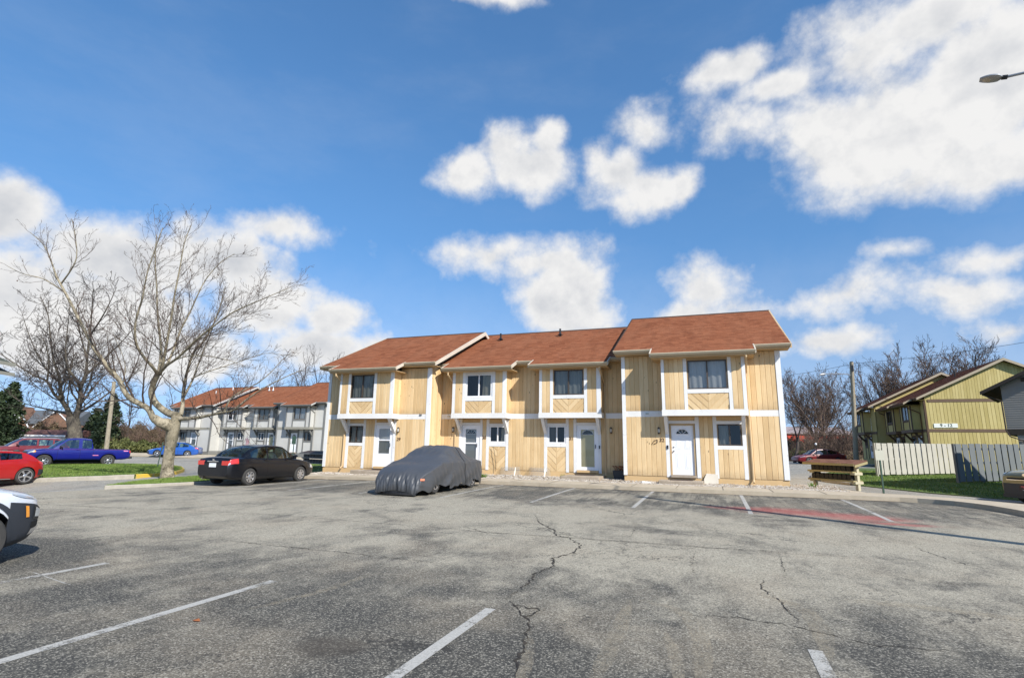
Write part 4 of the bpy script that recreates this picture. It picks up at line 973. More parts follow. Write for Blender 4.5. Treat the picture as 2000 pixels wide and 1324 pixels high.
def cr(pts, n):      # Catmull-Rom through 2-D points
    out = []; k = len(pts)
    for i in range(k-1):
        p0, p1, p2, p3 = pts[max(i-1,0)], pts[i], pts[i+1], pts[min(i+2,k-1)]
        for j in range(n):
            t = j/n
            out.append(tuple(.5*(2*p1[d]+(-p0[d]+p2[d])*t+(2*p0[d]-5*p1[d]+4*p2[d]-p3[d])*t*t+(-p0[d]+3*p1[d]-3*p2[d]+p3[d])*t**3) for d in range(len(p1))))
    out.append(tuple(pts[-1])); return out
def smooth_tab(pts, n):      # z as a smooth function of x, never overshooting
    k = len(pts); sec = [(pts[i+1][1]-pts[i][1])/(pts[i+1][0]-pts[i][0]) for i in range(k-1)]
    sl = [sec[0]]+[0 if sec[i-1]*sec[i] <= 0 else 2*sec[i-1]*sec[i]/(sec[i-1]+sec[i]) for i in range(1,k-1)]+[sec[-1]]; out = []
    for i in range(k-1):
        (a,p),(b,q) = pts[i], pts[i+1]; h = b-a
        for j in range(n):
            t = j/n; out.append((a+h*t, (2*t**3-3*t*t+1)*p+(t**3-2*t*t+t)*h*sl[i]+(-2*t**3+3*t*t)*q+(t**3-t*t)*h*sl[i+1]))
    out.append(tuple(pts[-1])); return out
def lerp_tab(tab, x):
    if x <= tab[0][0]: return tab[0][1]
    for (a,b),(c,d) in zip(tab, tab[1:]):
        if x <= c: t = (x-a)/(c-a); return b+(d-b)*t
    return tab[-1][1]

class Car:
    """x runs from the tail (0) to the nose (L); the root sits on the ground under the middle"""
    def __init__(s, name, label, sp, loc, heading, group=None):
        s.sp = sp; s.L, s.W = sp['L'], sp['W']; s.root = thing(name, label, sp.get('cat','car'), loc, heading, group)
        s.top = smooth_tab(sp['top'], 8); s.zb = sp.get('zb', .20)
        s.rf, s.rr = sp.get('round', (.85,.75)); s.tf, s.tr_ = sp.get('taper', (.20,.14))
    def half(s, x):
        w = s.W/2; f = max(0,(x-(s.L-s.rf))/s.rf); r = max(0,(s.rr-x)/s.rr); return w*(1-s.tf*f**2.6-s.tr_*r**2.6)
    def pt(s, x, k, off=0.):
        """surface point: k = 0 keel, 1 middle of the top; y positive to the left"""
        L = s.L; xx = min(max(x,0),L); zt = lerp_tab(s.top, xx); w = s.half(xx)
        f = max(0,(xx-(L-.5))/.5); r = max(0,(.5-xx)/.5); zb = s.zb + .10*f**2 + .10*r**2; h = zt-zb
        C = s.sp.get('crown', .035); sh = s.sp.get('tuck', .95)
        ctl = [(0,zb),(.80*w,zb),(.945*w,zb+.06),(.985*w,zb+.22*h),(w,zb+.50*h),(.995*w,zb+.72*h),(.965*w,zb+.90*h),(sh*w*.96,zb+.975*h),(.55*w,zt+C*.7),(0,zt+C)]
        q = k*9; i = min(int(q),8); t = q-i
        p0,p1,p2,p3 = ctl[max(i-1,0)],ctl[i],ctl[i+1],ctl[min(i+2,9)]
        y,z = (.5*(2*p1[d]+(-p0[d]+p2[d])*t+(2*p0[d]-5*p1[d]+4*p2[d]-p3[d])*t*t+(-p0[d]+3*p1[d]-3*p2[d]+p3[d])*t**3) for d in (0,1))
        # round the ends
        e = 0.; zm = zb+h*.45
        for dd in (L-xx, xx):
            if dd < .14:
                u = 1-dd/.14; g = 1-math.sqrt(max(0,1-u*u*.82)); y *= 1-.10*g; z = zm+(z-zm)*(1-.32*g)
        return Vector((x-L/2, y+(off if y > .02 else 0), z))
    def nrm_off(s, x, k, off):
        a = s.pt(x,k); b = s.pt(min(x+.02,s.L),k)-s.pt(max(x-.02,0),k); c = s.pt(x,min(k+.01,1))-s.pt(x,max(k-.01,0)); n = b.cross(c)
        if n.length < 1e-9: return a
        n.normalize()
        if n.dot(a-Vector((max(min(a.x,s.L/2-.8),-s.L/2+.8),0,.55))) < 0: n = -n
        return a+n*off
    def patch(s, name, mat, x0, x1, k0, k1, off=.008, side=(1,-1), parent=None, nu=10, nv=6, shape=None):
        for sg in side:
            m = MB()
            def f(u, v):
                xa, xb = x0, x1
                if shape: xa, xb, ka, kb = shape(u, v)
                x = x0+(x1-x0)*u; k = k0+(k1-k0)*v
                if shape: x, k = xa, ka
                p = s.nrm_off(x, k, off); return (p.x, p.y*sg, p.z)
            m.grid(f, nu, nv); m.build(name, mat, parent or s.root, smooth=True, fix=False)
    def body(s, mat, arches=True):
        n = 56; K = 30; xs = []
        for i in range(n+1):
            t = i/n; xs.append(s.L*(t - .10*math.sin(2*math.pi*t)/ (math.pi)))
        xs[0] = 0; xs[-1] = s.L
        m = MB(); ring = 2*K
        for x in xs:
            P = [s.pt(x, j/K) for j in range(K+1)]
            for p in P: m.v.append((p.x,p.y,p.z))
            for p in P[-2:0:-1]: m.v.append((p.x,-p.y,p.z))
        for i in range(len(xs)-1):
            for j in range(ring):
                j2 = (j+1) % ring; m.f.append((i*ring+j, i*ring+j2, (i+1)*ring+j2, (i+1)*ring+j)); m.mi.append(0)
        m.f += [tuple(range(ring-1,-1,-1)), tuple((len(xs)-1)*ring+j for j in range(ring))]; m.mi += [0,0]
        o = m.build('body', [mat, M_UNDER], s.root, fix=True)
        if arches:
            c = MB(); ra = s.sp['wr']+s.sp.get('gap',.055)
            for ax in s.sp['axles']:
                for sg in (1,-1):
                    y0, y1 = sorted((sg*(s.W/2+.3), sg*(s.W/2-.32))); c.lathe([(ra,y0),(ra,y1)], 28, 'y', (ax-s.L/2,0,s.sp['wr']))
            if s.sp.get('bed'):
                a,b,z = s.sp['bed']; c.box(a-s.L/2,b-s.L/2,-s.W/2+.12,s.W/2-.12,z,z+2)
            me = c.mesh('cut'); bm = bmesh.new(); bm.from_mesh(me); bmesh.ops.recalc_face_normals(bm, faces=bm.faces); bm.to_mesh(me); bm.free(); me.materials.append(M_UNDER)
            co = bpy.data.objects.new('cut', me); COL.objects.link(co)
            md = o.modifiers.new('b','BOOLEAN'); md.operation = 'DIFFERENCE'; md.object = co; md.solver = 'EXACT'
            try: md.material_mode = 'TRANSFER'
            except Exception: pass
            co.parent = s.root
            dg = bpy.context.evaluated_depsgraph_get(); ev = o.evaluated_get(dg); me2 = bpy.data.meshes.new_from_object(ev)
            o.modifiers.clear(); o.data = me2; bpy.data.objects.remove(co)
        me = o.data; me.polygons.foreach_set('use_smooth', [True]*len(me.polygons)); me.set_sharp_from_angle(angle=R(38)); me.update()
        s.bodyo = o; return o
    def cabin(s, mat, glass=None, seats=M_SEAT):
        g = s.sp['gh']; A,B,C,D = g['A'],g['B'],g['C'],g['D']; zr = g['z']; glass = glass or M_CARGLASS
        wb = g.get('wb',.90)*s.W/2; wr = g.get('wr',.71)*s.W/2; L2 = s.L/2
        belt = lambda x: lerp_tab(s.top, x)-.015
        ctlp = [(D,belt(D)),(D+(C-D)*.5,belt(D)+(zr-belt(D))*g.get('rb',.55)),(C,zr-.035),((B+C)/2,zr),(B,zr-.03),(B+(A-B)*.5,belt(A)+(zr-belt(A))*g.get('fb',.52)),(A,belt(A))]
        tops = smooth_tab(ctlp, 8); tz = lambda x: lerp_tab(tops, x)
        zmax = zr
        def yy(x, z):
            t = max(0,min(1,(z-belt(x))/(zmax-belt((A+D)/2)))); f = max(0,(x-B)/(A-B)) if x > B else max(0,(C-x)/(C-D)) if x < C else 0
            return (wb+(wr-wb)*t)*(1-.07*f*f)
        # sides
        fr = MB(); wins = g['win']; N = 70; XS = sorted(set([D+(A-D)*i/N for i in range(N+1)]+[e for w in wins for e in w]))
        gl = {i: MB() for i in range(len(wins))}
        mg = g.get('margin', (.035,.055))
        for sg in (1,-1):
            for xa, xb in zip(XS, XS[1:]):
                cols = []
                for x in (xa,xb):
                    b_, t_ = belt(x), tz(x); z1 = min(b_+mg[0], t_); z2 = max(z1, t_-mg[1]); cols.append((b_,z1,z2,t_))
                xm = (xa+xb)/2; wi = next((i for i,(p,q) in enumerate(wins) if p <= xm <= q), None)
                for l in range(3):
                    q = [(xa,cols[0][l]),(xb,cols[1][l]),(xb,cols[1][l+1]),(xa,cols[0][l+1])]
                    ins = .012 if (l == 1 and wi is not None) else 0
                    vs = [(x-L2, sg*(yy(x,z)-ins), z) for x,z in q]; f = [(0,1,2,3)] if sg < 0 else [(3,2,1,0)]
                    (gl[wi] if ins else fr).add(vs, f)
        # screens and roof
        def strip(x_a, x_b, nx):
            return [x_a+(x_b-x_a)*i/nx for i in range(nx+1)]
        def top_pt(x, v, ins=0.):
            z = tz(x); y = yy(x,z)*v; cr_ = .045*(1-v*v); bow = (.10 if x > B else -.06 if x < C else 0)*(1-v*v)*min(1, abs(x-(B if x > B else C))/.3)
            return (x-L2+bow, y, z+cr_*min(1,(z-belt(x))/.3)-ins)
        for (xa, xb, nx, nm) in ((A,B,10,'windshield'),(B,C,10,None),(C,D,10,'rear_window')):
            Xs = strip(xa,xb,nx); Vs = [-1+2*j/12 for j in range(13)]; g2 = MB()
            for i in range(nx):
                for j in range(12):
                    edge = nm is None or i < 1 and nm == 'windshield' and False or j in (0,11) or (nm and (i == (nx-1 if nm == 'windshield' else 0)))
                    q = [(Xs[i],Vs[j]),(Xs[i],Vs[j+1]),(Xs[i+1],Vs[j+1]),(Xs[i+1],Vs[j])]
                    (fr if edge else g2).add([top_pt(x,v,0 if edge else .008) for x,v in q], [(0,1,2,3)])
            if nm and g2.f and not (nm == 'rear_window' and g.get('norear')): g2.build(nm, glass, s.root, smooth=True, fix=True)
        s.cab = fr.build('cabin_frame', mat, s.root, smooth=True, fix=True)
        for i in gl:
            for sg in (1,-1):
                m = MB(); keep = [k for k,f in enumerate(gl[i].f) if (gl[i].v[f[0]][1] > 0) == (sg > 0)]
                for k in keep: m.add([gl[i].v[a] for a in gl[i].f[k]], [(0,1,2,3)])
                if m.f: m.build('side_window', glass, s.root, smooth=True, fix=True)
        if seats:
            for xs_ in g.get('seats', ((B+C)/2+.35, C+.15)):
                for sg in (1,-1):
                    m = MB(); zb = belt(xs_)-.1
                    m.grid(lambda u,v: (xs_-L2-.10*v+.05*math.sin(u*math.pi), sg*(.17+.46*u), zb+.34*v*(1-.06*(2*u-1)**4)), 6, 5); m.grid(lambda u,v: (xs_-L2-.12*v-.09, sg*(.17+.46*u), zb+.34*v*(1-.06*(2*u-1)**4)), 6, 5)
                    m.lathe([(.05,zb+.36),(.11,zb+.39),(.12,zb+.48),(.07,zb+.53)], 8, 'z', (xs_-L2-.11, sg*.40, 0)); m.build('seat', seats, s.root, smooth=True)
    def wheels(s, rim=M_ALLOY, spokes=7, depth=.02, style='cover'):
        r = s.sp['wr']; w = s.sp.get('tw', .20); rr = r*s.sp.get('rim', .66)
        key = (round(r,3), round(w,3), spokes, style, rim.name, round(rr,3))
        t = MB(); t.lathe([(rr,-w/2+.012),(rr+.02,-w/2),(r-.03,-w/2+.004),(r-.006,-w/2+.03),(r,-w/4),(r,w/4),(r-.006,w/2-.03),(r-.03,w/2-.004),(rr+.02,w/2),(rr,w/2-.012)], 36, 'y', cap=False); tm = t.mesh('wheel'); tm.materials.append(M_TYRE)
        h = MB(); h.lathe([(rr+.001,-w/2+.02),(rr+.001,w/2-.008),(rr-.02,w/2-.012),(rr-.025,w/2-.055),(.03,w/2-.065)], 36, 'y'); hp = h.mesh('rim_well'); hp.materials.append(M_DARKRIM)
        sp = MB(); sp.lathe([(rr,w/2-.03),(rr,w/2-.002),(rr-.022,w/2-.004),(rr-.026,w/2-.03)], 36, 'y', cap=False)
        sp.lathe([(.005,w/2-.05),(.07,w/2-.05),(.075,w/2-.018),(.055,w/2-.006),(.004,w/2-.004)], 16, 'y')
        for i in range(spokes):
            a = 2*math.pi*i/spokes
            for da in ((-.10,.10) if style == 'double' else (0,)):
                wid = {'cover': .085,'five': .07,'double': .035,'steel': .06}[style]; d = Vector((math.cos(a+da),0,math.sin(a+da))); d2 = Vector((math.cos(a+da*.3),0,math.sin(a+da*.3)))
                sp.bar(d2*.05+Vector((0,w/2-.030,0)), d*(rr-.012)+Vector((0,w/2-.024,0)), wid*rr/.2*.75, .03, (0,1,0))
        sm = sp.mesh('rim'); sm.materials.append(rim)
        for me in (tm, sm, hp):
            bm = bmesh.new(); bm.from_mesh(me); bmesh.ops.recalc_face_normals(bm, faces=bm.faces); bm.to_mesh(me); bm.free()
            me.polygons.foreach_set('use_smooth', [True]*len(me.polygons)); me.set_sharp_from_angle(angle=R(32))
        for ax in s.sp['axles']:
            for sg in (1,-1):
                o = bpy.data.objects.new('wheel', tm); COL.objects.link(o); o.parent = s.root
                o.location = (ax-s.L/2, sg*(s.W/2-w/2-s.sp.get('inset',.015)), r); o.rotation_euler = (0, rnd.uniform(0,6), 0 if sg > 0 else math.pi)
                for nm, me in (('rim', sm), ('rim_well', hp)):
                    c = bpy.data.objects.new(nm, me); COL.objects.link(c); c.parent = o
    def seam(s, x, k0=.20, k1=.80, lean=0.):
        for sg in (1,-1):
            m = MB()
            def f(u,v):
                k = k0+(k1-k0)*v; xx = x+lean*v+(u-.5)*.012; p = s.nrm_off(xx,k,.003); return (p.x,p.y*sg,p.z)
            m.grid(f, 1, 14); m.build('door_seam', M_UNDER, s.root)
    def handle(s, x, k=.70, mat=None):
        for sg in (1,-1):
            p = s.nrm_off(x,k,.014); m = MB(); m.box(p.x-.09,p.x+.09,p.y*sg-.014,p.y*sg+.014,p.z-.016,p.z+.016); m.build('door_handle', mat or s.bodyo.data.materials[0], s.root)
    def mirror(s, x, mat):
        for sg in (1,-1):
            z = lerp_tab(s.top, x)+.08; y = sg*(s.W/2+.06); m = MB()
            m.grid(lambda u,v: (x-s.L/2+.09*math.cos(math.pi*v)*(.6+.4*math.sin(math.pi*u)), y+sg*(-.13+.22*u), z+.085*math.sin(math.pi*2*v)*(.7+.3*math.sin(math.pi*u))), 6, 10); m.box(x-s.L/2-.02,x-s.L/2+.05,min(y,y-sg*.2),max(y,y-sg*.2),z-.05,z-.02); m.build('wing_mirror', mat, s.root, smooth=True)
    def box(s, name, mat, x0,x1,y0,y1,z0,z1):
        m = MB(); m.box(x0-s.L/2,x1-s.L/2,y0,y1,z0,z1); return m.build(name, mat, s.root)
    def chassis(s):
        a0, a1 = min(s.sp['axles']), max(s.sp['axles']); s.box('chassis', M_UNDER, a0-.3, a1+.3, -s.W/2+.33, s.W/2-.33, s.sp['wr']*.62, s.zb+.1)

def place(px_, py_): 
    p = gnd(px_, py_); return p

# ---- black saloon nosed in beside the tan row
BLK = paint('black_paint', (.003,.0035,.006), coat=.35, rough=.3)
sp = dict(L=4.44, W=1.72, zb=.20, wr=.31, tw=.195, rim=.62, axles=(.93,3.55), gap=.045,
  top=[(0,.88),(.10,.95),(.35,.985),(.75,1.0),(1.25,.965),(2.3,.93),(3.2,.925),(3.75,.86),(4.2,.74),(4.36,.66),(4.44,.58)],
  gh=dict(A=3.42,B=2.55,C=1.40,D=.62,z=1.43,wb=.885,wr=.68,win=((.98,1.76),(1.84,2.98)),rb=.60))
c = Car('black_sedan', 'black four-door saloon parked nose-in to the left of the covered car', sp, (-16.88, 17.0, gz(-16.9,17)), math.pi/2)
c.body(BLK); c.cabin(BLK, seats=M_SEAT); c.wheels(spokes=7, style='cover'); c.chassis()
for x in (1.72,2.85): c.seam(x, .18, .80)
c.handle(1.62,.70); c.handle(2.72,.70); c.mirror(3.05, BLK)
c.patch('tail_lamp', M_TAIL, .015, .36, .57, .76, .010)
for sg in (1,-1): c.box('tail_lamp', M_TAIL, -.004,.05,min(sg*.42,sg*.72),max(sg*.42,sg*.72),.735,.885)
c.patch('reverse_lamp', M_HEAD, .012, .075, .575, .63, .014)
c.patch('headlamp', M_HEAD, 4.10, 4.36, .52, .66, .006); c.patch('bumper_seam', M_UNDER, .06, .52, .475, .483, .004)
c.box('number_plate', M_PLATE, -.02,.0,-.155,.155,.66,.80); c.box('chrome_strip', M_CHROME, -.03,.012,-.24,.24,.845,.875)
c.box('badge', M_CHROME, -.004,.012,-.035,.035,.895,.945)
m = MB(); m.box(-2.2,-2.2+.004,-.12,.12,.70,.76)
c.box('exhaust_pipe', M_METAL, .0,.25,.42,.47,.23,.28)

# ---- white compact crossover, only its nose in view
WHT = paint('white_paint', (.66,.70,.76), rough=.3)
sp = dict(L=4.17, W=1.80, zb=.21, wr=.335, tw=.215, rim=.68, axles=(.78,3.38), gap=.06, round=(1.05,.7), taper=(.33,.12), tuck=.93,
  top=[(0,.95),(.15,1.0),(.6,1.02),(2.0,1.01),(3.0,1.0),(3.45,.965),(3.8,.91),(4.05,.845),(4.17,.78)],
  gh=dict(A=3.2,B=2.35,C=.75,D=.20,z=1.55,wb=.90,wr=.72,win=((.55,1.35),(1.43,2.75))))
c = Car('white_crossover', 'white compact crossover with dark lower cladding, its nose entering at the left edge', sp, (-9.52, 2.98, 0.), math.pi/2)
c.body(WHT); c.cabin(WHT, seats=M_SEATD); c.wheels(spokes=5, style='five'); c.chassis()
c.patch('cladding', M_CLAD, 3.02, 4.165, .24, .60, .014, nu=26, nv=8, shape=lambda u,v: (max(3.05+1.115*u, 3.05), 0, .24+.36*v, 0) if False else (3.68+.485*u, 0, .06+.54*v, 0))
c.patch('cladding_arch', M_CLAD, 2.9, 3.9, .5, .6, .016, shape=lambda u,v: (3.38+(.40+.085*v)*math.cos(math.pi*u), 0, min(.64,.26+.355*math.sin(math.pi*u)*(.90+.10*v)), 0), nu=22, nv=3)
c.patch('running_lamp', M_HEAD, 3.72, 4.06, .665, .725, .012, shape=lambda u,v: (3.70+.36*u, 0, .70+(.03*(1-u))-.05*v*(.35+.65*math.sin(math.pi*u**.8)), 0), nu=12, nv=4)
c.patch('lamp_surround', M_PLASTIC, 3.9, 4.15, .5, .6, .022, shape=lambda u,v: (4.03+.115*u, 0, .43+.155*v, 0), nu=6, nv=6)
c.patch('headlamp', M_HEAD, 3.98, 4.13, .50, .6, .030, shape=lambda u,v: (4.045+.085*u, 0, .455+.105*v, 0), nu=6, nv=6)
c.patch('side_marker', M_AMBER, 3.86, 3.94, .48, .58, .024, shape=lambda u,v: (3.885+.05*u+.03*(1-v), 0, .455+.115*v, 0), nu=3, nv=6)
c.patch('air_intake', M_UNDER, 3.98, 4.15, .36, .42, .020, shape=lambda u,v: (4.02+.13*u, 0, .36+.05*v, 0), nu=5, nv=3)
c.patch('skid_plate', M_ALLOY, 3.98, 4.14, .26, .34, .022, shape=lambda u,v: (3.99+.16*u+.04*v, 0, .275+.075*v, 0), nu=6, nv=4)
c.patch('sill', M_CLAD, .9, 3.0, .14, .36, .010)
c.mirror(2.85, WHT)

# ---- car under a grey cover
def cover_mat(nt, b):
    o = nt.coord('Object'); n = nt.noise(o, 2.5, 6, .65); w = nt.noise(nt.scale(o,(3,9,9)), 1.2, 5, .6, .8)
    nt.put(b.inputs['Base Color'], nt.mix(n, (.046,.049,.054), (.075,.078,.084))); b.inputs['Roughness'].default_value = .42; b.inputs['Specular IOR Level'].default_value = .6
    nt.put(b.inputs['Normal'], nt.bump(nt.math('ADD', w, nt.math('MULTIPLY', nt.noise(o, 22, 4), .25)), .35, .02))
M_COVER = material('grey_car_cover', cover_mat)
sp = dict(L=4.72, W=1.80, zb=.24, wr=.31, tw=.20, rim=.62, axles=(.98,3.74), inset=.06,
  top=[(0,.82),(.12,.98),(.4,1.05),(.9,1.06),(2.0,1.0),(3.2,.96),(3.9,.88),(4.35,.78),(4.6,.70),(4.72,.60)], round=(1.0,.8), taper=(.24,.18),
  gh=dict(A=3.5,B=2.5,C=1.35,D=.5,z=1.42,win=((1,1.8),(1.9,3))))
cc = Car('covered_car', 'saloon car under a wrinkled dark grey cover with a small orange tag', sp, (-9.02, 16.75, gz(-9,16.7)), -math.pi/2)
def cover():
    T = smooth_tab([(0,.60),(.05,.84),(.22,1.0),(.55,1.07),(.95,1.13),(1.35,1.34),(1.75,1.44),(2.3,1.455),(2.75,1.36),(3.3,1.10),(3.7,.95),(4.1,.83),(4.38,.72),(4.56,.60),(4.66,.46),(4.72,.27),(4.74,.10)], 8)
    r = random.Random(5); L = 4.74; nx, nk = 170, 90
    ph = [r.uniform(0,6.3) for _ in range(12)]
    def f(u, v):
        x = L*u; zt = lerp_tab(T, x); a = abs(2*v-1); sg = 1 if v > .5 else -1     # v .5 = centre line
        e = 1-min(1,max(0,(x-(L-.9))/.9))**2.4*.26-min(1,max(0,(.7-x)/.7))**2.4*.2
        W = .93*e; cab = max(0,min(1,(zt-1.06)/.30)); zs = min(zt-.03, 1.02)       # shoulder
        t = a
        hem = .17+.05*math.sin(x*5+ph[0])+.03*math.sin(x*13)
        hem -= .11*S((x-3.6)/1.0)
        if 3.2 < x < 4.15: hem += .16*math.exp(-((x-3.78)/.22)**2)
        if x < 1.35: hem += .12*math.exp(-((x-.95)/.25)**2)
        if t < .42:
            q = t/.42; y = (.60*cab+.66*(1-cab))*W*q; z = zt+.02-.05*q**2.5
        elif t < .62:
            q = (t-.42)/.20; y0 = (.60*cab+.66*(1-cab))*W; y = y0+(.985*W-y0)*q**(1.0 if cab > .3 else .8); z = (zt-.03)+(min(zt-.10,.93)-(zt-.03))*q
        else:
            q = (t-.62)/.38; z0 = min(zt-.10,.93); y = W*(.985+.035*math.sin(math.pi*q)-.02*q); z = z0+(hem-z0)*q
        d = 0.
        side = max(0,(t-.55)/.45)
        # gathered vertical pleats at the nose, long diagonal folds on the flanks
        fr = S((x-3.95)/.5)
        d += fr*side*.040*math.sin(y*34+2.2*math.sin(z*7+ph[1])+ph[2])*math.sin(math.pi*min(1,side+.2))
        d += side*(1-fr)*.030*math.sin((x*1.3+z*2.6)*4.2+ph[3]+sg)*(.4+.6*math.sin(x*2.1+ph[4])**2)
        d += side*(1-fr)*.016*math.sin((x*2.3-z*1.7)*9+ph[5])
        d += (1-side)*.010*math.sin((x*1.1+abs(y)*2.2)*11+ph[6])*cab
        d += .012*math.sin(x*7+y*5+ph[7])*math.sin(y*6-x*3+ph[8])
        # the broad tuck behind the nearer door and a strap seam
        d -= .05*side*math.exp(-((x-1.75-.45*(z-.5))/.045)**2)
        d += .05*side*math.exp(-((x-3.0+.75*(z-.3))/.16)**2)
        fr2 = S((x-4.42)/.22); dx = fr2*(.020*math.sin(y*19+1.7*math.sin(z*6+ph[9])+ph[10])+.018*math.sin(y*43+2*z*5+ph[11])+.012*math.sin(y*71-z*9))*S((.78-z)/.35)
        return (x-L/2+dx, sg*(y+d*(.9 if t > .4 else 0)) , z+(d if t <= .55 else d*.15))
    m = MB(); m.grid(f, nx, nk)
    # close the nose and the tail
    w = nx+1
    for i, flip in ((0,False),(nx,True)):
        idx = [j*w+i for j in range(nk+1)]; m.f.append(tuple(idx if flip else idx[::-1])); m.mi.append(0)
    o = m.build('car_cover', M_COVER, cc.root, smooth=True, angle=80, fix=True)
    tg = MB(); p = f(.952, .5+.5*.70)
    tg.box(p[0]-.02,p[0]+.12,p[1]+.012,p[1]+.02,p[2]-.03,p[2]+.03, rz=-.55); tg.build('orange_tag', material('orange_tag', color=(.70,.22,.12), rough=.6), o)
    st = MB(); P = [f(.372-.10*t_*.0+.03*(1-t_), .5+.5*(.40+.58*t_)) for t_ in [i/14 for i in range(15)]]; st.tube([(a,b+.008,c_) for a,b,c_ in P], .010, 4); st.build('strap_seam', M_UNDER, o)
cover(); cc.wheels(spokes=5, style='double'); cc.chassis()

# ---- red hatchback, tail only
RED = paint('red_paint', (.36,.010,.010), rough=.3, coat=.6)
sp = dict(L=4.22, W=1.79, zb=.19, wr=.335, tw=.22, rim=.74, axles=(.70,3.35), gap=.04, round=(.9,.8), taper=(.22,.16),
  top=[(0,.76),(.08,.88),(.3,.97),(.8,.99),(1.6,.95),(2.6,.92),(3.2,.90),(3.8,.76),(4.1,.66),(4.22,.56)],
  gh=dict(A=3.25,B=2.35,C=.9,D=.20,z=1.34,wb=.90,wr=.66,win=((.86,1.62),(1.70,2.9)),rb=.62,margin=(.05,.06)))
p = place(46,945)
c = Car('red_hatchback', 'bright red hatchback with five-spoke alloys, tail showing at the left edge', sp, (p.x-.86, p.y+.70-4.22/2+.0, gz(p.x-.86,p.y)), -math.pi/2)
c.body(RED); c.cabin(RED, seats=M_SEATD); c.wheels(spokes=5, style='double'); c.chassis(); c.seam(2.0,.18,.8)
c.patch('tail_lamp', M_TAIL, .02, .30, .62, .74, .008); c.patch('rear_valance', M_PLASTIC, .0, .25, .30, .45, .008); c.patch('sill_strip', M_ALLOY, 1.2, 2.9, .18, .22, .01); c.handle(2.1,.72)

# ---- blue pickup
BLU = paint('blue_paint', (.006,.010,.18), rough=.3, coat=.45)
sp = dict(L=5.15, W=1.78, zb=.42, wr=.37, tw=.25, rim=.56, axles=(1.20,4.38), gap=.07, inset=-.03, round=(.45,.25), taper=(.14,.04), cat='pickup', bed=(.10,1.92,.62), crown=.015, tuck=.97,
  top=[(0,1.02),(.05,1.06),(1.0,1.08),(2.0,1.09),(3.6,1.10),(4.1,1.09),(4.75,1.04),(5.02,.99),(5.15,.90)],
  gh=dict(A=4.02,B=3.25,C=2.18,D=2.02,z=1.71,wb=.93,wr=.76,win=((2.14,2.62),(2.80,3.72)),rb=.5,margin=(.04,.07),seats=(2.95,)))
hd = math.atan2(-.95, -.30); u = Vector((.30,.95,0)).normalized(); nrm = Vector((-u.y,u.x,0))
mid = at(166, 907, 33.2) + nrm*(1.78/2) - u*((4.38+1.20)/2-5.15/2)
c = Car('pickup_truck', 'royal blue extended-cab pickup truck behind the grass island', sp, (mid.x, mid.y, gz(mid.x,mid.y)-.03), hd)
c.body(BLU); c.cabin(BLU, seats=M_SEATD); c.wheels(spokes=6, style='steel'); c.chassis()
for x in (2.02,2.70,3.80): c.seam(x,.12,.80)
c.handle(2.84,.66); c.mirror(3.68, M_PLASTIC)
c.patch('fender_flare', BLU, 4, 5, .4, .7, .03, shape=lambda u_,v: (4.38+(.45+.07*v)*math.cos(math.pi*u_), 0, .16+.42*math.sin(math.pi*u_)*(.92+.1*v), 0), nu=20, nv=3)
c.patch('fender_flare', BLU, .7, 1.7, .4, .7, .03, shape=lambda u_,v: (1.20+(.45+.07*v)*math.cos(math.pi*u_), 0, .16+.42*math.sin(math.pi*u_)*(.92+.1*v), 0), nu=20, nv=3)
PINK = material('pink_pinstripe', color=(.62,.20,.35), rough=.5)
c.patch('pinstripe', PINK, .25, 4.4, .70, .715, .004, nu=30, nv=1); c.patch('decal', PINK, .16, .42, .60, .66, .005); c.patch('decal', PINK, 1.75, 2.05, .40, .425, .005)
c.patch('headlamp', M_HEAD, 4.93, 5.13, .58, .72, .008); c.patch('turn_lamp', M_AMBER, 4.82, 4.93, .58, .72, .008)
c.box('grille', M_PLASTIC, 5.10,5.17,-.48,.48,.72,.93); c.box('number_plate', M_PLATE, 5.19,5.205,-.15,.15,.58,.70); c.box('front_bumper', BLU, 5.02,5.19,-.80,.80,.50,.70); c.box('rear_bumper', M_PLASTIC, -.12,.05,-.80,.80,.48,.62); c.patch('tail_lamp', M_TAIL, .005,.10,.5,.72,.008)

# ---- dark red sport utility behind the pickup
MAR = paint('dark_red_paint', (.15,.007,.010), rough=.3, coat=.5)
sp = dict(L=4.65, W=1.85, zb=.28, wr=.37, tw=.24, axles=(.85,3.62), round=(.8,.5), taper=(.2,.1), cat='suv',
  top=[(0,1.06),(.1,1.10),(.6,1.12),(2.0,1.11),(3.2,1.10),(3.7,1.06),(4.3,.98),(4.55,.9),(4.65,.78)],
  gh=dict(A=3.5,B=2.65,C=.55,D=.12,z=1.63,wb=.92,wr=.74,win=((.35,.95),(1.05,1.85),(1.95,2.95)),margin=(.04,.07)))
q = at(50,884,38.5)
c = Car('sport_utility', 'dark red sport utility with roof rails, parked behind the blue pickup', sp, (q.x, q.y, gz(q.x,q.y)+.02), hd)
c.body(MAR); c.cabin(MAR, seats=M_SEATD); c.wheels(spokes=5, style='five'); c.chassis(); c.seam(1.9,.15,.8); c.seam(2.9,.15,.8); c.mirror(3.0, M_PLASTIC)
for sg in (1,-1): m = MB(); m.tube([(-1.7,sg*.60,1.63),(-1.5,sg*.6,1.68),(.2,sg*.6,1.69),(.4,sg*.6,1.64)], .02, 5); m.build('roof_rail', M_ALLOY, c.root)
c.patch('headlamp', M_HEAD, 4.2,4.6,.62,.74,.008); c.patch('tail_lamp', M_TAIL, .01,.15,.6,.8,.008); c.patch('cladding', M_PLASTIC, 1.3,3.1,.16,.40,.01)

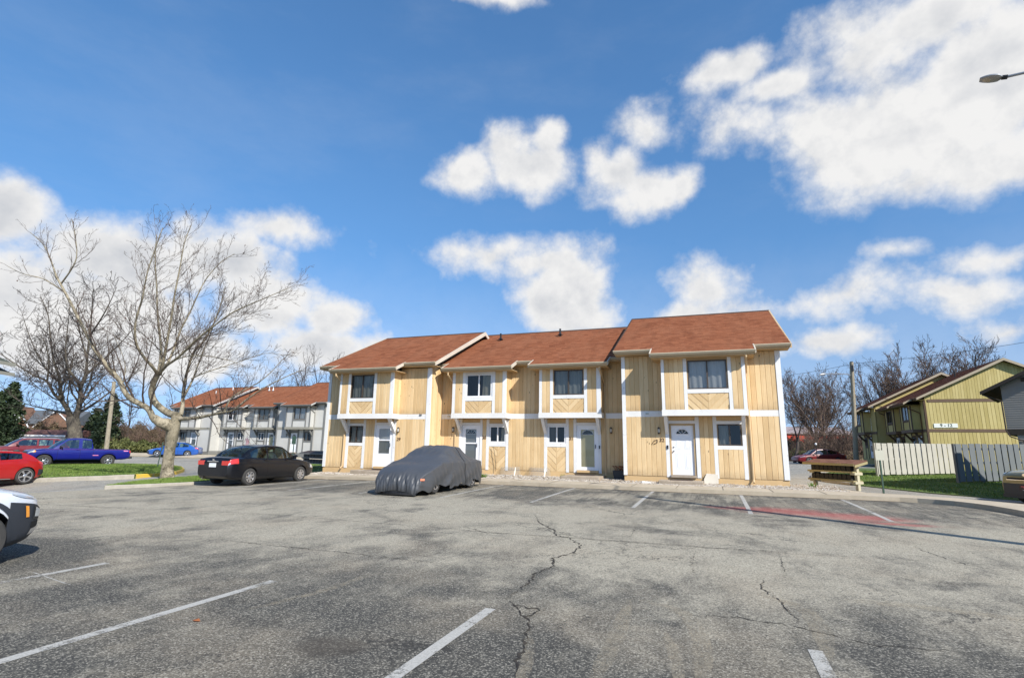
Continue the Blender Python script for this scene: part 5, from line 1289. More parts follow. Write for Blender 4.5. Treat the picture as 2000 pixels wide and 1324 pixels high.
# ---- blue saloon beyond the sycamore
BL2 = paint('bright_blue_paint', (.012,.085,.36), rough=.3)
sed = dict(L=4.85, W=1.85, zb=.20, wr=.335, tw=.21, rim=.7, axles=(.98,3.83), round=(.9,.8), taper=(.22,.16),
  top=[(0,.86),(.1,.99),(.4,1.03),(.9,1.02),(2.2,.96),(3.4,.94),(4.0,.86),(4.5,.76),(4.75,.66),(4.85,.56)],
  gh=dict(A=3.65,B=2.7,C=1.5,D=.45,z=1.47,wb=.90,wr=.66,win=((.95,1.85),(1.93,3.2)),rb=.60))
f1, f2 = at(309,892,1044/18.6), at(363,889,1044/18.4)
dv = f1-f2; hd2 = math.atan2(dv.y, dv.x); mm = (f1+f2)/2
c = Car('blue_sedan', 'bright blue saloon half hidden by the sycamore trunk', sed, (mm.x, mm.y+.3, gz(mm.x,mm.y)-.03), hd2)
c.body(BL2); c.cabin(BL2, seats=M_SEATD); c.wheels(spokes=5, style='double'); c.chassis(); c.seam(1.9,.18,.8); c.seam(3.0,.18,.8); c.mirror(3.3, BL2)
c.patch('headlamp', M_HEAD, 4.25,4.7,.66,.74,.008); c.patch('tail_lamp', M_TAIL, .02,.3,.6,.74,.008); c.patch('grille', M_PLASTIC, 4.6,4.84,.3,.55,.008)

# ---- dark red saloon far right
MR2 = paint('wine_red_paint', (.16,.006,.010), rough=.35, coat=.3)
f1, f2 = at(1573,898,1044/19.4), at(1628,898,1044/19.4); dv = f1-f2; hd3 = math.atan2(dv.y, dv.x); mm = (f1+f2)/2
c = Car('red_sedan', 'wine red saloon parked in front of the thicket right of the tan row', sed, (mm.x, mm.y+.5, gz(mm.x,mm.y)+.0), hd3)
c.body(MR2); c.cabin(MR2, seats=M_SEATD); c.wheels(spokes=5, style='double'); c.chassis(); c.seam(1.9,.18,.8); c.seam(3.0,.18,.8); c.mirror(3.3, MR2)
c.patch('headlamp', M_HEAD, 4.25,4.7,.66,.74,.008); c.patch('tail_lamp', M_TAIL, .02,.3,.6,.74,.008)

# ---- olive hatchback at the right edge, seen from the front
OLV = paint('olive_paint', (.16,.145,.055), rough=.3)
sp = dict(L=4.1, W=1.80, zb=.20, wr=.33, tw=.21, axles=(.7,3.25), round=(.7,.5), taper=(.16,.1), tuck=.94,
  top=[(0,1.0),(.1,1.06),(.5,1.08),(2.0,1.06),(2.9,1.06),(3.4,1.03),(3.8,.96),(4.02,.86),(4.1,.74)],
  gh=dict(A=3.0,B=2.2,C=.5,D=.12,z=1.60,wb=.91,wr=.74,win=((.4,1.25),(1.33,2.5))))
q = at(2034, 985, 15.6)
c = Car('olive_hatchback', 'olive boxy hatchback facing the lot at the right edge', sp, (q.x+1.55, q.y+.75, gz(q.x,q.y+.5)-.02), R(-156))
c.body(OLV); c.cabin(OLV, seats=M_SEATD); c.wheels(spokes=5, style='five'); c.chassis()
c.patch('headlamp', M_HEAD, 3.62,3.98,.70,.80,.008)
c.patch('upper_grille', M_UNDER, 4.0,4.1,.5,.5,.010, shape=lambda u_,v: (4.085, 0, .60+.03*v, 0), nu=2, nv=2)
c.box('upper_grille', M_UNDER, 4.075,4.125,-.52,.52,.735,.79); c.box('grille_chrome', M_CHROME, 4.07,4.12,-.55,.55,.715,.733)
c.box('lower_grille', M_PLASTIC, 4.05,4.13,-.66,.66,.30,.62); c.box('bumper_lip', M_PLASTIC, 4.0,4.10,-.74,.74,.20,.299)
pl = c.box('number_plate', material('dark_plate', color=(.03,.012,.014), rough=.4), 4.132,4.142,-.17,.17,.42,.58)
m = MB(); m.box(2.0925,2.0935,-.11,.11,.535,.555); m.add([(2.0935,-.06,.53),(2.0935,.06,.53),(2.0935,0,.48)], [(0,1,2)]); m.build('plate_print', material('plate_red', color=(.6,.10,.12), rough=.5), pl)
m = MB(); m.box(2.0925,2.0935,-.07,.07,.435,.445); m.build('plate_print', M_PLATE, pl)
m = MB(); m.lathe([(.001,.03),(.085,.03),(.09,.0)], 20, 'x', (4.045-2.05,0,.875)); 
for i,v in enumerate(m.v): m.v[i] = (v[0], v[1]*1.0, .875+(v[2]-.875)*.52)
bd = m.build('badge', M_CHROME, c.root, smooth=True)
# red patches of paint under its amber corner lamps
c.patch('turn_lamp', M_AMBER, 3.9,4.03,.42,.5,.010)
# ------------------------------------------------------------------ trees
def bark_mat(name, c1, c2, c3, sc=3.0):
    def f(nt, b):
        o = nt.coord('Object'); n = nt.noise(nt.scale(o,(1,1,.5)), sc, 6, .65, .5); v = nt.voro(nt.vmath('ADD', o, nt.comb(n,n,n)), sc*1.6, 'F1', 'Color'); r = nt.sep(v)[0]
        c = nt.mix(nt.ramp(n, .38, .62), c1, c2); c = nt.mix(nt.ramp(r, .66, .72), c, c3)
        fine = nt.noise(nt.scale(o,(1,1,.3)), 24, 4, .7); c = nt.mix(nt.ramp(fine, .3, .7), nt.mix(.4, c, (.03,.025,.02)), c)
        nt.put(b.inputs['Base Color'], c); b.inputs['Roughness'].default_value = .9; nt.put(b.inputs['Normal'], nt.bump(nt.math('ADD', fine, n), .6, .02))
    return material(name, f)
BK_SYC = bark_mat('sycamore_bark', (.40,.345,.245), (.27,.23,.155), (.17,.145,.095), 4.0)
BK_SYCT = bark_mat('sycamore_twig', (.13,.10,.075), (.085,.062,.048), (.07,.045,.038), 6.0)
BK_OAK = bark_mat('grey_brown_bark', (.105,.088,.066), (.065,.053,.041), (.145,.125,.09), 2.5)
BK_TWIG = bark_mat('brown_twig', (.062,.048,.040), (.042,.032,.028), (.08,.062,.05), 4.0)
BK_TWIG2 = bark_mat('reddish_twig', (.17,.10,.075), (.10,.068,.05), (.2,.14,.09), 4.0)
BK_BUD = material('seed_ball', color=(.10,.045,.03), rough=.9)

class Tree:
    def __init__(s, seed, up=.12, wander=.22):
        s.thin = 1.; s.minr = .0035; s.r = random.Random(seed); s.big = MB(); s.small = MB(); s.up = up; s.wander = wander; s.tips = []
    def vec(s): 
        while True:
            v = Vector((s.r.uniform(-1,1), s.r.uniform(-1,1), s.r.uniform(-1,1)))
            if .1 < v.length < 1: return v.normalized()
    def tube(s, pts, rad):
        mx = max(rad); mb = s.big if mx > .055 else s.small; n = 10 if mx > .2 else 7 if mx > .055 else 4 if mx > .02 else 3
        mb.tube(pts, rad, n, cap=False)
    def limb(s, p, d, length, r0, r1, seg):
        P = [Vector(p)]; d = d.normalized()
        for i in range(seg):
            d = (d + s.vec()*s.wander + Vector((0,0,1))*s.up).normalized(); P.append(P[-1]+d*(length/seg))
        return P, [r0+(r1-r0)*(i/seg)**.8 for i in range(seg+1)]
    def children(s, P, rad, prm, lvl):
        """prm: per level (count per metre, length ratio, length jitter, radius ratio, angle, seg)"""
        if lvl >= len(prm): s.tips.append(P[-1]); return
        cnt, lr, mn, rr, ang, seg, start = prm[lvl]
        L = sum((P[i+1]-P[i]).length for i in range(len(P)-1)); n = max(1, int(L*cnt+s.r.random()))
        for k in range(n):
            t = start+(1-start)*(k+s.r.random())/n; q = t*(len(P)-1); i = min(int(q), len(P)-2); f = q-i
            pos = P[i].lerp(P[i+1], f); ra = rad[i]+(rad[i+1]-rad[i])*f; dr = (P[i+1]-P[i]).normalized()
            side = s.vec(); side = (side-dr*side.dot(dr)).normalized(); a = ang*s.r.uniform(.65,1.3)
            d = dr*math.cos(a)+side*math.sin(a); ln = max(mn, L*lr*(1.1-.65*t)*s.r.uniform(.6,1.25)); r0 = min(ra*.85, max(s.minr*1.7, ra*rr*s.r.uniform(.8,1.2)))
            cp, cra = s.limb(pos, d, ln, r0, max(s.minr, r0*.35), seg); s.tube(cp, cra); s.children(cp, cra, prm, lvl+1)
    def path(s, P, rad, prm, lvl=0):
        P = [Vector(p) for p in P]; out = []; k = len(P)
        for i in range(k-1):
            p0,p1,p2,p3 = P[max(i-1,0)],P[i],P[i+1],P[min(i+2,k-1)]
            for j in range(4):
                t = j/4; out.append(.5*(2*p1+(p2-p0)*t+(2*p0-5*p1+4*p2-p3)*t*t+(-p0+3*p1-3*p2+p3)*t**3))
        out.append(P[-1]); n = len(out)-1; r0, r1 = rad
        R_ = [(r0+(r1-r0)*(i/n)**.62)*s.thin for i in range(n+1)]; s.big.tube(out, R_, 10, cap=True); s.children(out, R_, prm, lvl); return out
    def finish(s, name, label, loc, barks, group=None, cat='tree', twig='twig_crown'):
        root = thing(name, label, cat, loc, 0, group); loc = Vector(loc)
        for mb, nm, mt in ((s.big,'trunk',barks[0]), (s.small,twig,barks[1])):
            if mb.f:
                mb.v = [tuple(Vector(v)-loc) for v in mb.v]; o = mb.build(nm, mt, root, smooth=True, angle=80)
                if nm == twig: o['kind'] = 'stuff'
        return root

# ---- the pale sycamore, limbs at their own depths
T0 = 23.15
def syc():
    t = Tree(11, up=.10, wander=.20); t.thin = .78; t.minr = .0045; base = gnd(325,936)
    A = lambda x, y, dt=0.: at(x, y, T0+dt)
    prm = [(2.9,.36,.6,.36,.75,6,.15),(3.4,.44,.32,.45,.72,5,.12),(4.6,.46,.18,.55,.68,3,.12),(5.5,.5,.11,.6,.6,2,.15)]
    # trunk with flare and burl
    P = [base+Vector((0,0,-.25)), base+Vector((0,0,.02)), A(327,918), A(329,900), A(332,874), A(336,850), A(341,830), A(346,812)]
    rr = [.37,.285,.235,.215,.21,.245,.24,.19]
    out = []; k = len(P)
    for i in range(k-1):
        for j in range(5): q = j/5; out.append((P[i].lerp(P[i+1],q), rr[i]+(rr[i+1]-rr[i])*(q*q*(3-2*q))))
    out.append((P[-1],rr[-1])); n0 = len(t.big.v); t.big.tube([o_[0] for o_ in out], [o_[1] for o_ in out], 20)
    r = random.Random(4)
    for i in range(n0, len(t.big.v)):
        v = Vector(t.big.v[i]); h = v.z; ax = min(out, key=lambda o_: abs(o_[0].z-h))[0]; d = v-ax; d.z = 0; a = math.atan2(d.y,d.x)
        k_ = 1+.05*math.sin(a*3+h*2.1)+.05*math.sin(a*5-h*3+1)+(.16*math.exp(-(h/.25)**2)*math.sin(a*4+.6) if h < .7 else 0)+.10*math.exp(-((h-2.35)/.28)**2)*math.cos(a-3.6); t.big.v[i] = tuple(ax+d*k_+Vector((0,0,h-ax.z)))
    t.big.tube([A(338,836),A(325,828,-.2),A(311,824,-.35),A(300,814,-.4)], [.25,.25,.20,.14], 12)     # burl at the root of the left limb
    L = t.path
    L([A(322,828,-.2),A(302,820,-.4),A(288,797,-.5),A(251,775,-.8),A(232,741,-.9),A(212,718,-1.0),A(187,685,-1.1),A(165,645,-1.1),A(135,586,-1.0),A(110,540,-.9)], (.21,.055), prm)
    L([A(110,540,-.9),A(98,505,-.6),A(85,478,-.4),A(60,455,-.2)], (.05,.015), prm, 1); L([A(118,556,-.9),A(140,525,-1.2),A(150,498,-1.3),A(146,455,-1.3),A(140,428,-1.2)], (.05,.013), prm, 1); L([A(125,570,-.9),A(85,545,-1.3),A(45,535,-1.5),A(15,520,-1.6)], (.04,.012), prm, 1)
    L([A(346,812),A(326,805,.3),A(304,787,.4),A(296,768,.4),A(300,748,.3),A(308,730,.2)], (.21,.15), prm, 9)
    L([A(308,731,.2),A(299,718,-.2),A(277,692,-.6),A(265,666,-.8),A(265,628,-.9),A(278,583,-1.0),A(283,555,-1.1),A(290,525,-1.2),A(304,484,-1.2),A(318,445,-1.2)], (.10,.02), prm)
    L([A(310,731,.2),A(314,700,.5),A(314,672,.7),A(308,617,.9),A(306,560,1.0),A(303,505,1.1),A(306,458,1.2)], (.12,.02), prm)
    L([A(312,731,.3),A(318,710,.0),A(326,669,-.2),A(335,617,-.4),A(342,571,-.5),A(352,520,-.5),A(360,475,-.4),A(374,438,-.3)], (.11,.018), prm)
    L([A(312,728,.2),A(326,712,.6),A(340,680,1.0),A(353,644,1.3),A(371,610,1.6),A(388,572,1.8),A(404,543,2.0),A(432,512,2.1),A(458,496,2.1)], (.09,.016), prm)
    L([A(312,728,.1),A(325,714,-.4),A(349,697,-.8),A(383,664,-1.2),A(417,637,-1.5),A(455,610,-1.7),A(495,592,-1.8),A(530,577,-1.8),A(565,562,-1.8)], (.10,.014), prm)
    L([A(352,812,.2),A(356,796,.5),A(359,759,.9),A(365,728,1.1),A(378,689,1.3),A(401,662,1.5),A(419,628,1.6),A(430,598,1.6),A(440,560,1.6)], (.14,.018), prm)
    L([A(358,775,.8),A(367,760,1.0),A(377,740,1.3),A(386,715,1.5),A(401,676,1.8),A(414,645,1.9),A(424,612,2.0)], (.09,.016), prm)
    L([A(350,818),A(383,816,-.4),A(412,810,-.7),A(436,805,-.9),A(455,801,-1.0),A(486,777,-1.2),A(520,755,-1.4),A(556,737,-1.5),A(590,722,-1.5)], (.12,.014), prm)
    L([A(438,803,-.9),A(446,786,-.8),A(458,772,-.7),A(503,748,-.6),A(530,726,-.5),A(548,706,-.4),A(566,690,-.3)], (.055,.012), prm)
    L([A(373,740,1.2),A(400,728,1.5),A(440,715,1.8),A(480,702,2.0),A(520,690,2.2),A(560,695,2.3)], (.045,.010), prm, 1)
    L([A(322,712,.1),A(360,697,-.6),A(400,695,-1.1),A(440,702,-1.5),A(480,715,-1.8)], (.04,.010), prm, 1)
    L([A(250,774,-.8),A(240,752,-.5),A(245,720,-.3),A(238,690,-.1),A(220,650,0)], (.045,.012), prm, 1)
    root = t.finish('sycamore_tree', 'pale-barked bare sycamore with a knobbly trunk on the tongue of lawn', base, (BK_SYC, BK_SYCT))
    sb = MB(); rr_ = random.Random(8); tips = t.tips
    for i in range(150):
        p = rr_.choice(tips)-base; s_ = rr_.uniform(.018,.03); sb.lathe([(.004,-s_),(s_*.8,-s_*.5),(s_*.8,s_*.5),(.004,s_)], 5, 'z', (p.x,p.y,p.z-.06))
    o = sb.build('seed_balls', BK_BUD, root); o['kind'] = 'stuff'
syc()

# ---- the big dark tree behind the pickup
def oak():
    TT = 56.; t = Tree(23, up=.07, wander=.30); t.thin = .62; t.minr = .015; A = lambda x, y, dt=0.: at(x, y, TT+dt)
    b = A(147,868); base = Vector((b.x,b.y,gz(b.x,b.y)))
    prm = [(1.5,.40,1.6,.36,.85,6,.08),(1.9,.48,.9,.45,.78,5,.10),(2.2,.48,.5,.55,.72,4,.10),(2.2,.55,.35,.6,.65,2,.12)]
    pr2 = prm[1:]
    t.big.tube([base-Vector((0,0,.4)), base+Vector((0,0,.1)), A(147,850), A(144,830), A(141,812)], [.95,.74,.62,.58,.56], 16)
    L = t.path
    L([A(145,818),A(152,802),A(157,780),A(158,755),A(168,732,.4),A(170,700,.6),A(176,650,.8),A(180,600,.8),A(182,565,.8)], (.62,.05), prm)
    L([A(138,815),A(130,795,-.6),A(119,778,-1),A(118,748,-1.2),A(112,725,-1.2),A(104,700,-1.2),A(98,655,-1),A(94,615,-.8),A(80,580,-.6)], (.50,.045), prm)
    L([A(120,780,-1),A(106,770,-1.6),A(92,745,-2),A(66,733,-2.4),A(38,716,-2.8),A(0,690,-3.2),A(-30,665,-3.4)], (.30,.04), prm)
    L([A(134,808,0),A(110,803,.8),A(88,798,1.2),A(62,792,1.6),A(40,784,2)], (.26,.04), prm)
    L([A(148,808),A(168,798,1),A(190,784,1.6),A(214,766,2),A(246,742,2.4),A(275,722,2.6)], (.34,.04), prm)
    L([A(158,760),A(148,740,-1.5),A(134,720,-2.2),A(128,690,-2.6),A(132,640,-2.8),A(138,590,-2.8)], (.28,.04), prm)
    L([A(168,732,.4),A(190,712,1.4),A(215,690,2),A(245,660,2.4),A(268,632,2.6)], (.26,.035), prm)
    L([A(170,700,.6),A(160,665,1.4),A(150,620,1.8),A(152,580,2)], (.2,.035), prm)
    L([A(176,655,.8),A(196,625,-.5),A(215,590,-1),A(228,560,-1.2)], (.2,.035), prm)
    L([A(118,748,-1.2),A(90,720,-.4),A(72,690,0),A(55,650,.2),A(44,615,.3)], (.22,.035), prm)
    L([A(92,745,-2),A(95,710,-2.6),A(90,675,-3),A(70,640,-3.2)], (.18,.03), prm)
    L([A(40,784,2),A(20,770,1.6),A(0,748,1.2)], (.1,.03), pr2)
    t.finish('oak_tree', 'big dark bare tree with a thick double trunk behind the pickup', base, (BK_OAK, BK_TWIG))
oak()

# ---- other bare trees: three builds, then copies
def bare(seed, H, stems, fan, prm, name, label, barks, loc=(0,0,0), group=None, r0=None, minr=.013):
    t = Tree(seed, up=.11, wander=.24); t.minr = minr; r = t.r; loc = Vector(loc); r0 = r0 or H*.018; hf = H*(.22 if stems > 1 else .3)
    P, ra = t.limb(loc-Vector((0,0,.3)), Vector((r.uniform(-.05,.05),r.uniform(-.05,.05),1)), hf+.3, r0, r0*.8, 4); t.tube(P, ra)
    for k in range(stems):
        a = 2*math.pi*k/stems+r.uniform(-.4,.4); d = Vector((math.cos(a)*fan,math.sin(a)*fan,1)) if k else Vector((r.uniform(-.15,.15),r.uniform(-.15,.15),1))
        q, qa = t.limb(P[-1], d, (H-hf)*r.uniform(.72,1.0), r0*.50, r0*.07, 9); t.tube(q, qa); t.children(q, qa, prm, 0)
    return t.finish(name, label, loc, barks, group)
PR = [(1.3,.36,1.1,.38,.7,5,.12),(2.0,.45,.6,.5,.65,4,.10),(2.4,.5,.4,.6,.6,3,.10)]
PR3 = PR+[(2.6,.45,.18,.55,.6,2,.1)]
def spot(px_, py_, t): q = at(px_, py_, t); return Vector((q.x, q.y, gz(q.x,q.y)))
BG = 'bare trees behind the buildings'
b1 = bare(31, 16.5, 5, .55, PR, 'bare_tree', 'broad bare tree rising behind the red roof of the grey town houses', (BK_TWIG,BK_TWIG), spot(625,880,78), BG)
b2 = bare(37, 12.5, 6, .75, PR3, 'bare_tree', 'fan-shaped bare tree behind the wine red saloon', (BK_TWIG2,BK_TWIG2), spot(1612,890,72), BG)
b3 = bare(41, 11.0, 2, .4, PR3, 'bare_tree', 'slender bare tree next to the right corner of the tan row', (BK_TWIG,BK_TWIG), spot(1550,890,60), BG)
b4 = bare(43, 18.5, 10, 1.05, [(1.6,.42,1.3,.45,.75,5,.12),(2.2,.5,.8,.6,.7,4,.10),(2.4,.55,.5,.7,.6,3,.10)], 'bare_tree', 'right and taller of two bare trees rising over the yellow building', (BK_TWIG2,BK_TWIG2), spot(1862,890,80), BG, minr=.020)
def again(src, loc, sc, rz, label):
    c = copy_tree(src); c.location = loc; c.scale = (sc,sc,sc); c.rotation_euler = (0,0,rz); c['label'] = label; return c
again(b1, spot(558,880,84), .86, 2.1, 'smaller bare tree left of the broad one behind the grey row')
again(b1, spot(690,880,86), .92, 4.0, 'bare tree whose right side the tan row hides')
again(b4, spot(1762,890,84), .92, 2.1, 'left of two bare trees rising over the yellow building')
again(b1, spot(1000,880,74), .98, 1.0, 'bare tree whose top twigs show over the ridge of the tan row')
again(b3, spot(330,880,88), 1.2, 1.3, 'thin bare tree directly behind the sycamore trunk')
again(b3, spot(255,880,76), 1.0, 3.3, 'thin bare tree right of the leaning wooden pole')
again(b1, spot(455,880,96), .70, 5.2, 'low bare tree over the left roof of the grey row')
again(b4, spot(1600,890,86), .80, 4.4, 'rounded bare crown behind the fan-shaped tree')
again(b3, spot(1655,890,80), 1.1, .5, 'thin bare tree just left of the street light pole')
again(b1, spot(1700,890,120), .8, .8, 'distant bare tree between the pole and the yellow building')

# ---- shrubs and thickets
def shrub(seed, H, stems, fan, name, label, barks, loc, group):
    t = Tree(seed, up=.06, wander=.34); t.minr = .009; r = t.r; loc = Vector(loc)
    pr = [(2.2,.42,.5,.5,.75,4,.08),(2.6,.45,.3,.55,.7,3,.1)]
    for k in range(stems):
        a = r.uniform(0,6.3); q = r.uniform(.2,1)*fan; d = Vector((math.cos(a)*q,math.sin(a)*q,1)); p = loc+Vector((math.cos(a)*.5*r.random(),math.sin(a)*.5*r.random(),-.1))
        P, ra = t.limb(p, d, H*r.uniform(.6,1.05), H*.012, .006, 6); t.tube(P, ra); t.children(P, ra, pr, 0)
    return t.finish(name, label, loc, barks, group, 'shrub')
SG = 'leafless shrubs at the edge of the yard'
s1 = shrub(51, 4.6, 16, .55, 'bare_shrub', 'tangled leafless shrub right behind the wine red saloon', (BK_TWIG2,BK_TWIG2), spot(1622,890,66), SG)
s2 = shrub(53, 4.0, 16, .8, 'bare_shrub', 'tangled leafless shrub behind the left end of the blue saloon', (BK_TWIG,BK_TWIG2), spot(285,885,66), SG)
def sh(src, x, t, sc, rz, label): again(src, spot(x,888,t), sc, rz, label)
sh(s1,1590,68,1.1,1,'leafless shrub left of centre in the right-hand thicket'); sh(s1,1648,64,1.15,2.2,'leafless shrub at the foot of the street light pole'); sh(s2,1565,74,1.0,3,'leafless shrub in front of the red wall'); sh(s1,1635,72,1.35,4.2,'taller leafless shrub at the back of the right-hand thicket'); sh(s2,1542,70,.8,2.5,'low leafless shrub by the right corner of the tan row'); sh(s1,1606,76,1.5,.4,'tallest leafless shrub in the right-hand thicket'); sh(s1,1660,70,1.1,5.2,'leafless shrub half hidden by the street light pole'); sh(s2,1578,90,1.5,1.7,'leafless shrub in the gap beside the red wall')
sh(s2,250,64,1.05,1.1,'leafless shrub right of the leaning wooden pole'); sh(s2,322,70,1.1,2.3,'leafless shrub behind the sycamore trunk'); sh(s1,225,72,1.0,.7,'leafless shrub behind the leaning wooden pole'); sh(s2,180,66,1.0,4.1,'leafless shrub over the cab of the pickup'); sh(s1,100,68,1.1,2,'leafless shrub between the garage and the big dark tree'); sh(s2,60,72,1.2,5,'leafless shrub behind the white garage'); sh(s1,345,78,1.2,3,'leafless shrub at the left end of the grey row'); sh(s2,215,84,1.4,.2,'taller leafless shrub far behind the pole'); sh(s1,300,84,1.35,1.4,'taller leafless shrub far left of the sycamore')
def leaf_mat(name, c1, c2):
    def f(nt, b):
        o = nt.coord('Object'); n = nt.noise(o, 1.3, 4, .6); f_ = nt.noise(o, 14, 2); c = nt.mix(nt.ramp(n, .35, .65), c1, c2); nt.put(b.inputs['Base Color'], nt.mix(nt.ramp(f_,.3,.7), nt.mix(.5,c,(.01,.015,.005)), c)); b.inputs['Roughness'].default_value = .7
    return material(name, f)
M_NEEDLE = leaf_mat('dark_needles', (.022,.045,.016), (.055,.085,.028)); M_HEDGE = leaf_mat('olive_leaves', (.10,.12,.03), (.19,.20,.06)); M_BRUSH = leaf_mat('brown_brush', (.13,.085,.045), (.20,.145,.075))
def leaves(mb, pts, size, r):
    for p in pts:
        d = Vector((r.uniform(-1,1),r.uniform(-1,1),r.uniform(-.6,.8))).normalized(); e = d.orthogonal().normalized(); w = size*r.uniform(.5,1.2)
        mb.add([p-e*w*.35, p+d*w*.6-e*w*.1, p+d*w, p+e*w*.35], [(0,1,2),(0,2,3)])
def conifer(seed, H, Wd, label, loc, mat=None, group='evergreens on the left'):
    r = random.Random(seed); mb = MB(); tr = MB(); loc = Vector(loc); root = thing('evergreen_tree', label, 'tree', loc, 0, group)
    tr.tube([(0,0,-.3),(0,0,H*.5),(0,0,H*.97)], [H*.022,H*.015,.02], 8); tr.build('trunk', BK_OAK, root, smooth=True)
    for k in range(int(H*42)):
        h = H*(.06+.93*r.random()**1.25); rad = Wd*.5*(1-h/H)**.75*r.uniform(.75,1.1)+.15; a = r.uniform(0,6.3); n = int(14+rad*12)
        pts = []
        for i in range(n):
            q = r.random()**.6; z = h-q*q*rad*.30+r.gauss(0,.09); w = r.gauss(0,.10+.10*q); pts.append(Vector((math.cos(a)*rad*q-math.sin(a)*w, math.sin(a)*rad*q+math.cos(a)*w, z)))
        leaves(mb, pts, .30, r)
    o = mb.build('foliage', mat or M_NEEDLE, root); o['kind'] = 'stuff'
conifer(61, 8.0, 5.6, 'dark evergreen at the left edge above the garage', spot(2,880,60)); conifer(62, 6.6, 4.2, 'dark evergreen between the big bare tree and the leaning pole', spot(205,880,63)); conifer(63, 5.2, 4.2, 'dark evergreen just right of the big tree trunk', spot(178,880,66)); conifer(64, 7.5, 5, 'narrow dark evergreen behind the left edge one', spot(-22,880,66))
def bush(seed, W, D, H, label, loc, mat, group):
    r = random.Random(seed); mb = MB(); loc = Vector(loc); root = thing('leafy_bush', label, 'bush', loc, 0, group); st = MB()
    for k in range(8): a = r.uniform(0,6.3); st.tube([(0,0,-.1),(math.cos(a)*W*.2,math.sin(a)*D*.2,H*.5),(math.cos(a)*W*.35,math.sin(a)*D*.35,H*.85)], [.04,.02,.008], 4)
    st.build('stem', BK_TWIG, root); pts = []
    for k in range(int(W*D*H*260)):
        u_, v_ = r.uniform(-1,1), r.uniform(-1,1); q = u_*u_+v_*v_
        if q > 1: continue
        top = H*(.55+.45*math.sqrt(1-q))*(.8+.25*math.sin(u_*7+seed)*math.sin(v_*5)); pts.append(Vector((u_*W/2, v_*D/2, top*r.random()**.6)))
    leaves(mb, pts, .20, r); o = mb.build('foliage', mat, root); o['kind'] = 'stuff'
HB = 'low bushes behind the street'
for i,(x,t,W,D,H,mt,lb) in enumerate([(232,62,5,2.5,1.7,M_HEDGE,'olive bush right of the leaning wooden pole'),(272,64,5,2.5,1.5,M_HEDGE,'olive bush left of the blue saloon'),(312,68,5,2.5,1.8,M_BRUSH,'brown bush above the blue saloon'),(190,66,5,3,2.4,M_BRUSH,'brown bush over the pickup roof'),(75,66,7,3,3.6,M_BRUSH,'rounded brown bush above the garage roof'),(345,74,5,3,2.0,M_BRUSH,'brown bush by the left end of the grey row'),(1546,76,6,3,1.6,M_HEDGE,'green bush beyond the wine red saloon by the tan corner'),(1570,74,5,3,1.8,M_HEDGE,'green bush between red wall and saloon'),(1640,68,5,3,1.6,M_BRUSH,'brown bush at the rear of the wine red saloon'),(120,70,6,3,2.6,M_BRUSH,'brown bush left of the big tree trunk'),(1610,82,7,3,3.2,M_BRUSH,'brown bush in the middle of the right-hand thicket'),(1540,92,8,3,4.2,M_BRUSH,'tall brown bush behind the red wall'),(1665,88,8,3,4.6,M_BRUSH,'tall brown bush behind the street light pole'),(255,84,10,3,4.2,M_BRUSH,'tall brown bush far behind the olive bushes'),(325,92,10,3,4.4,M_BRUSH,'tall brown bush far behind the sycamore')]):
    bush(70+i, W, D, H, lb, spot(x,888,t), mt, HB)
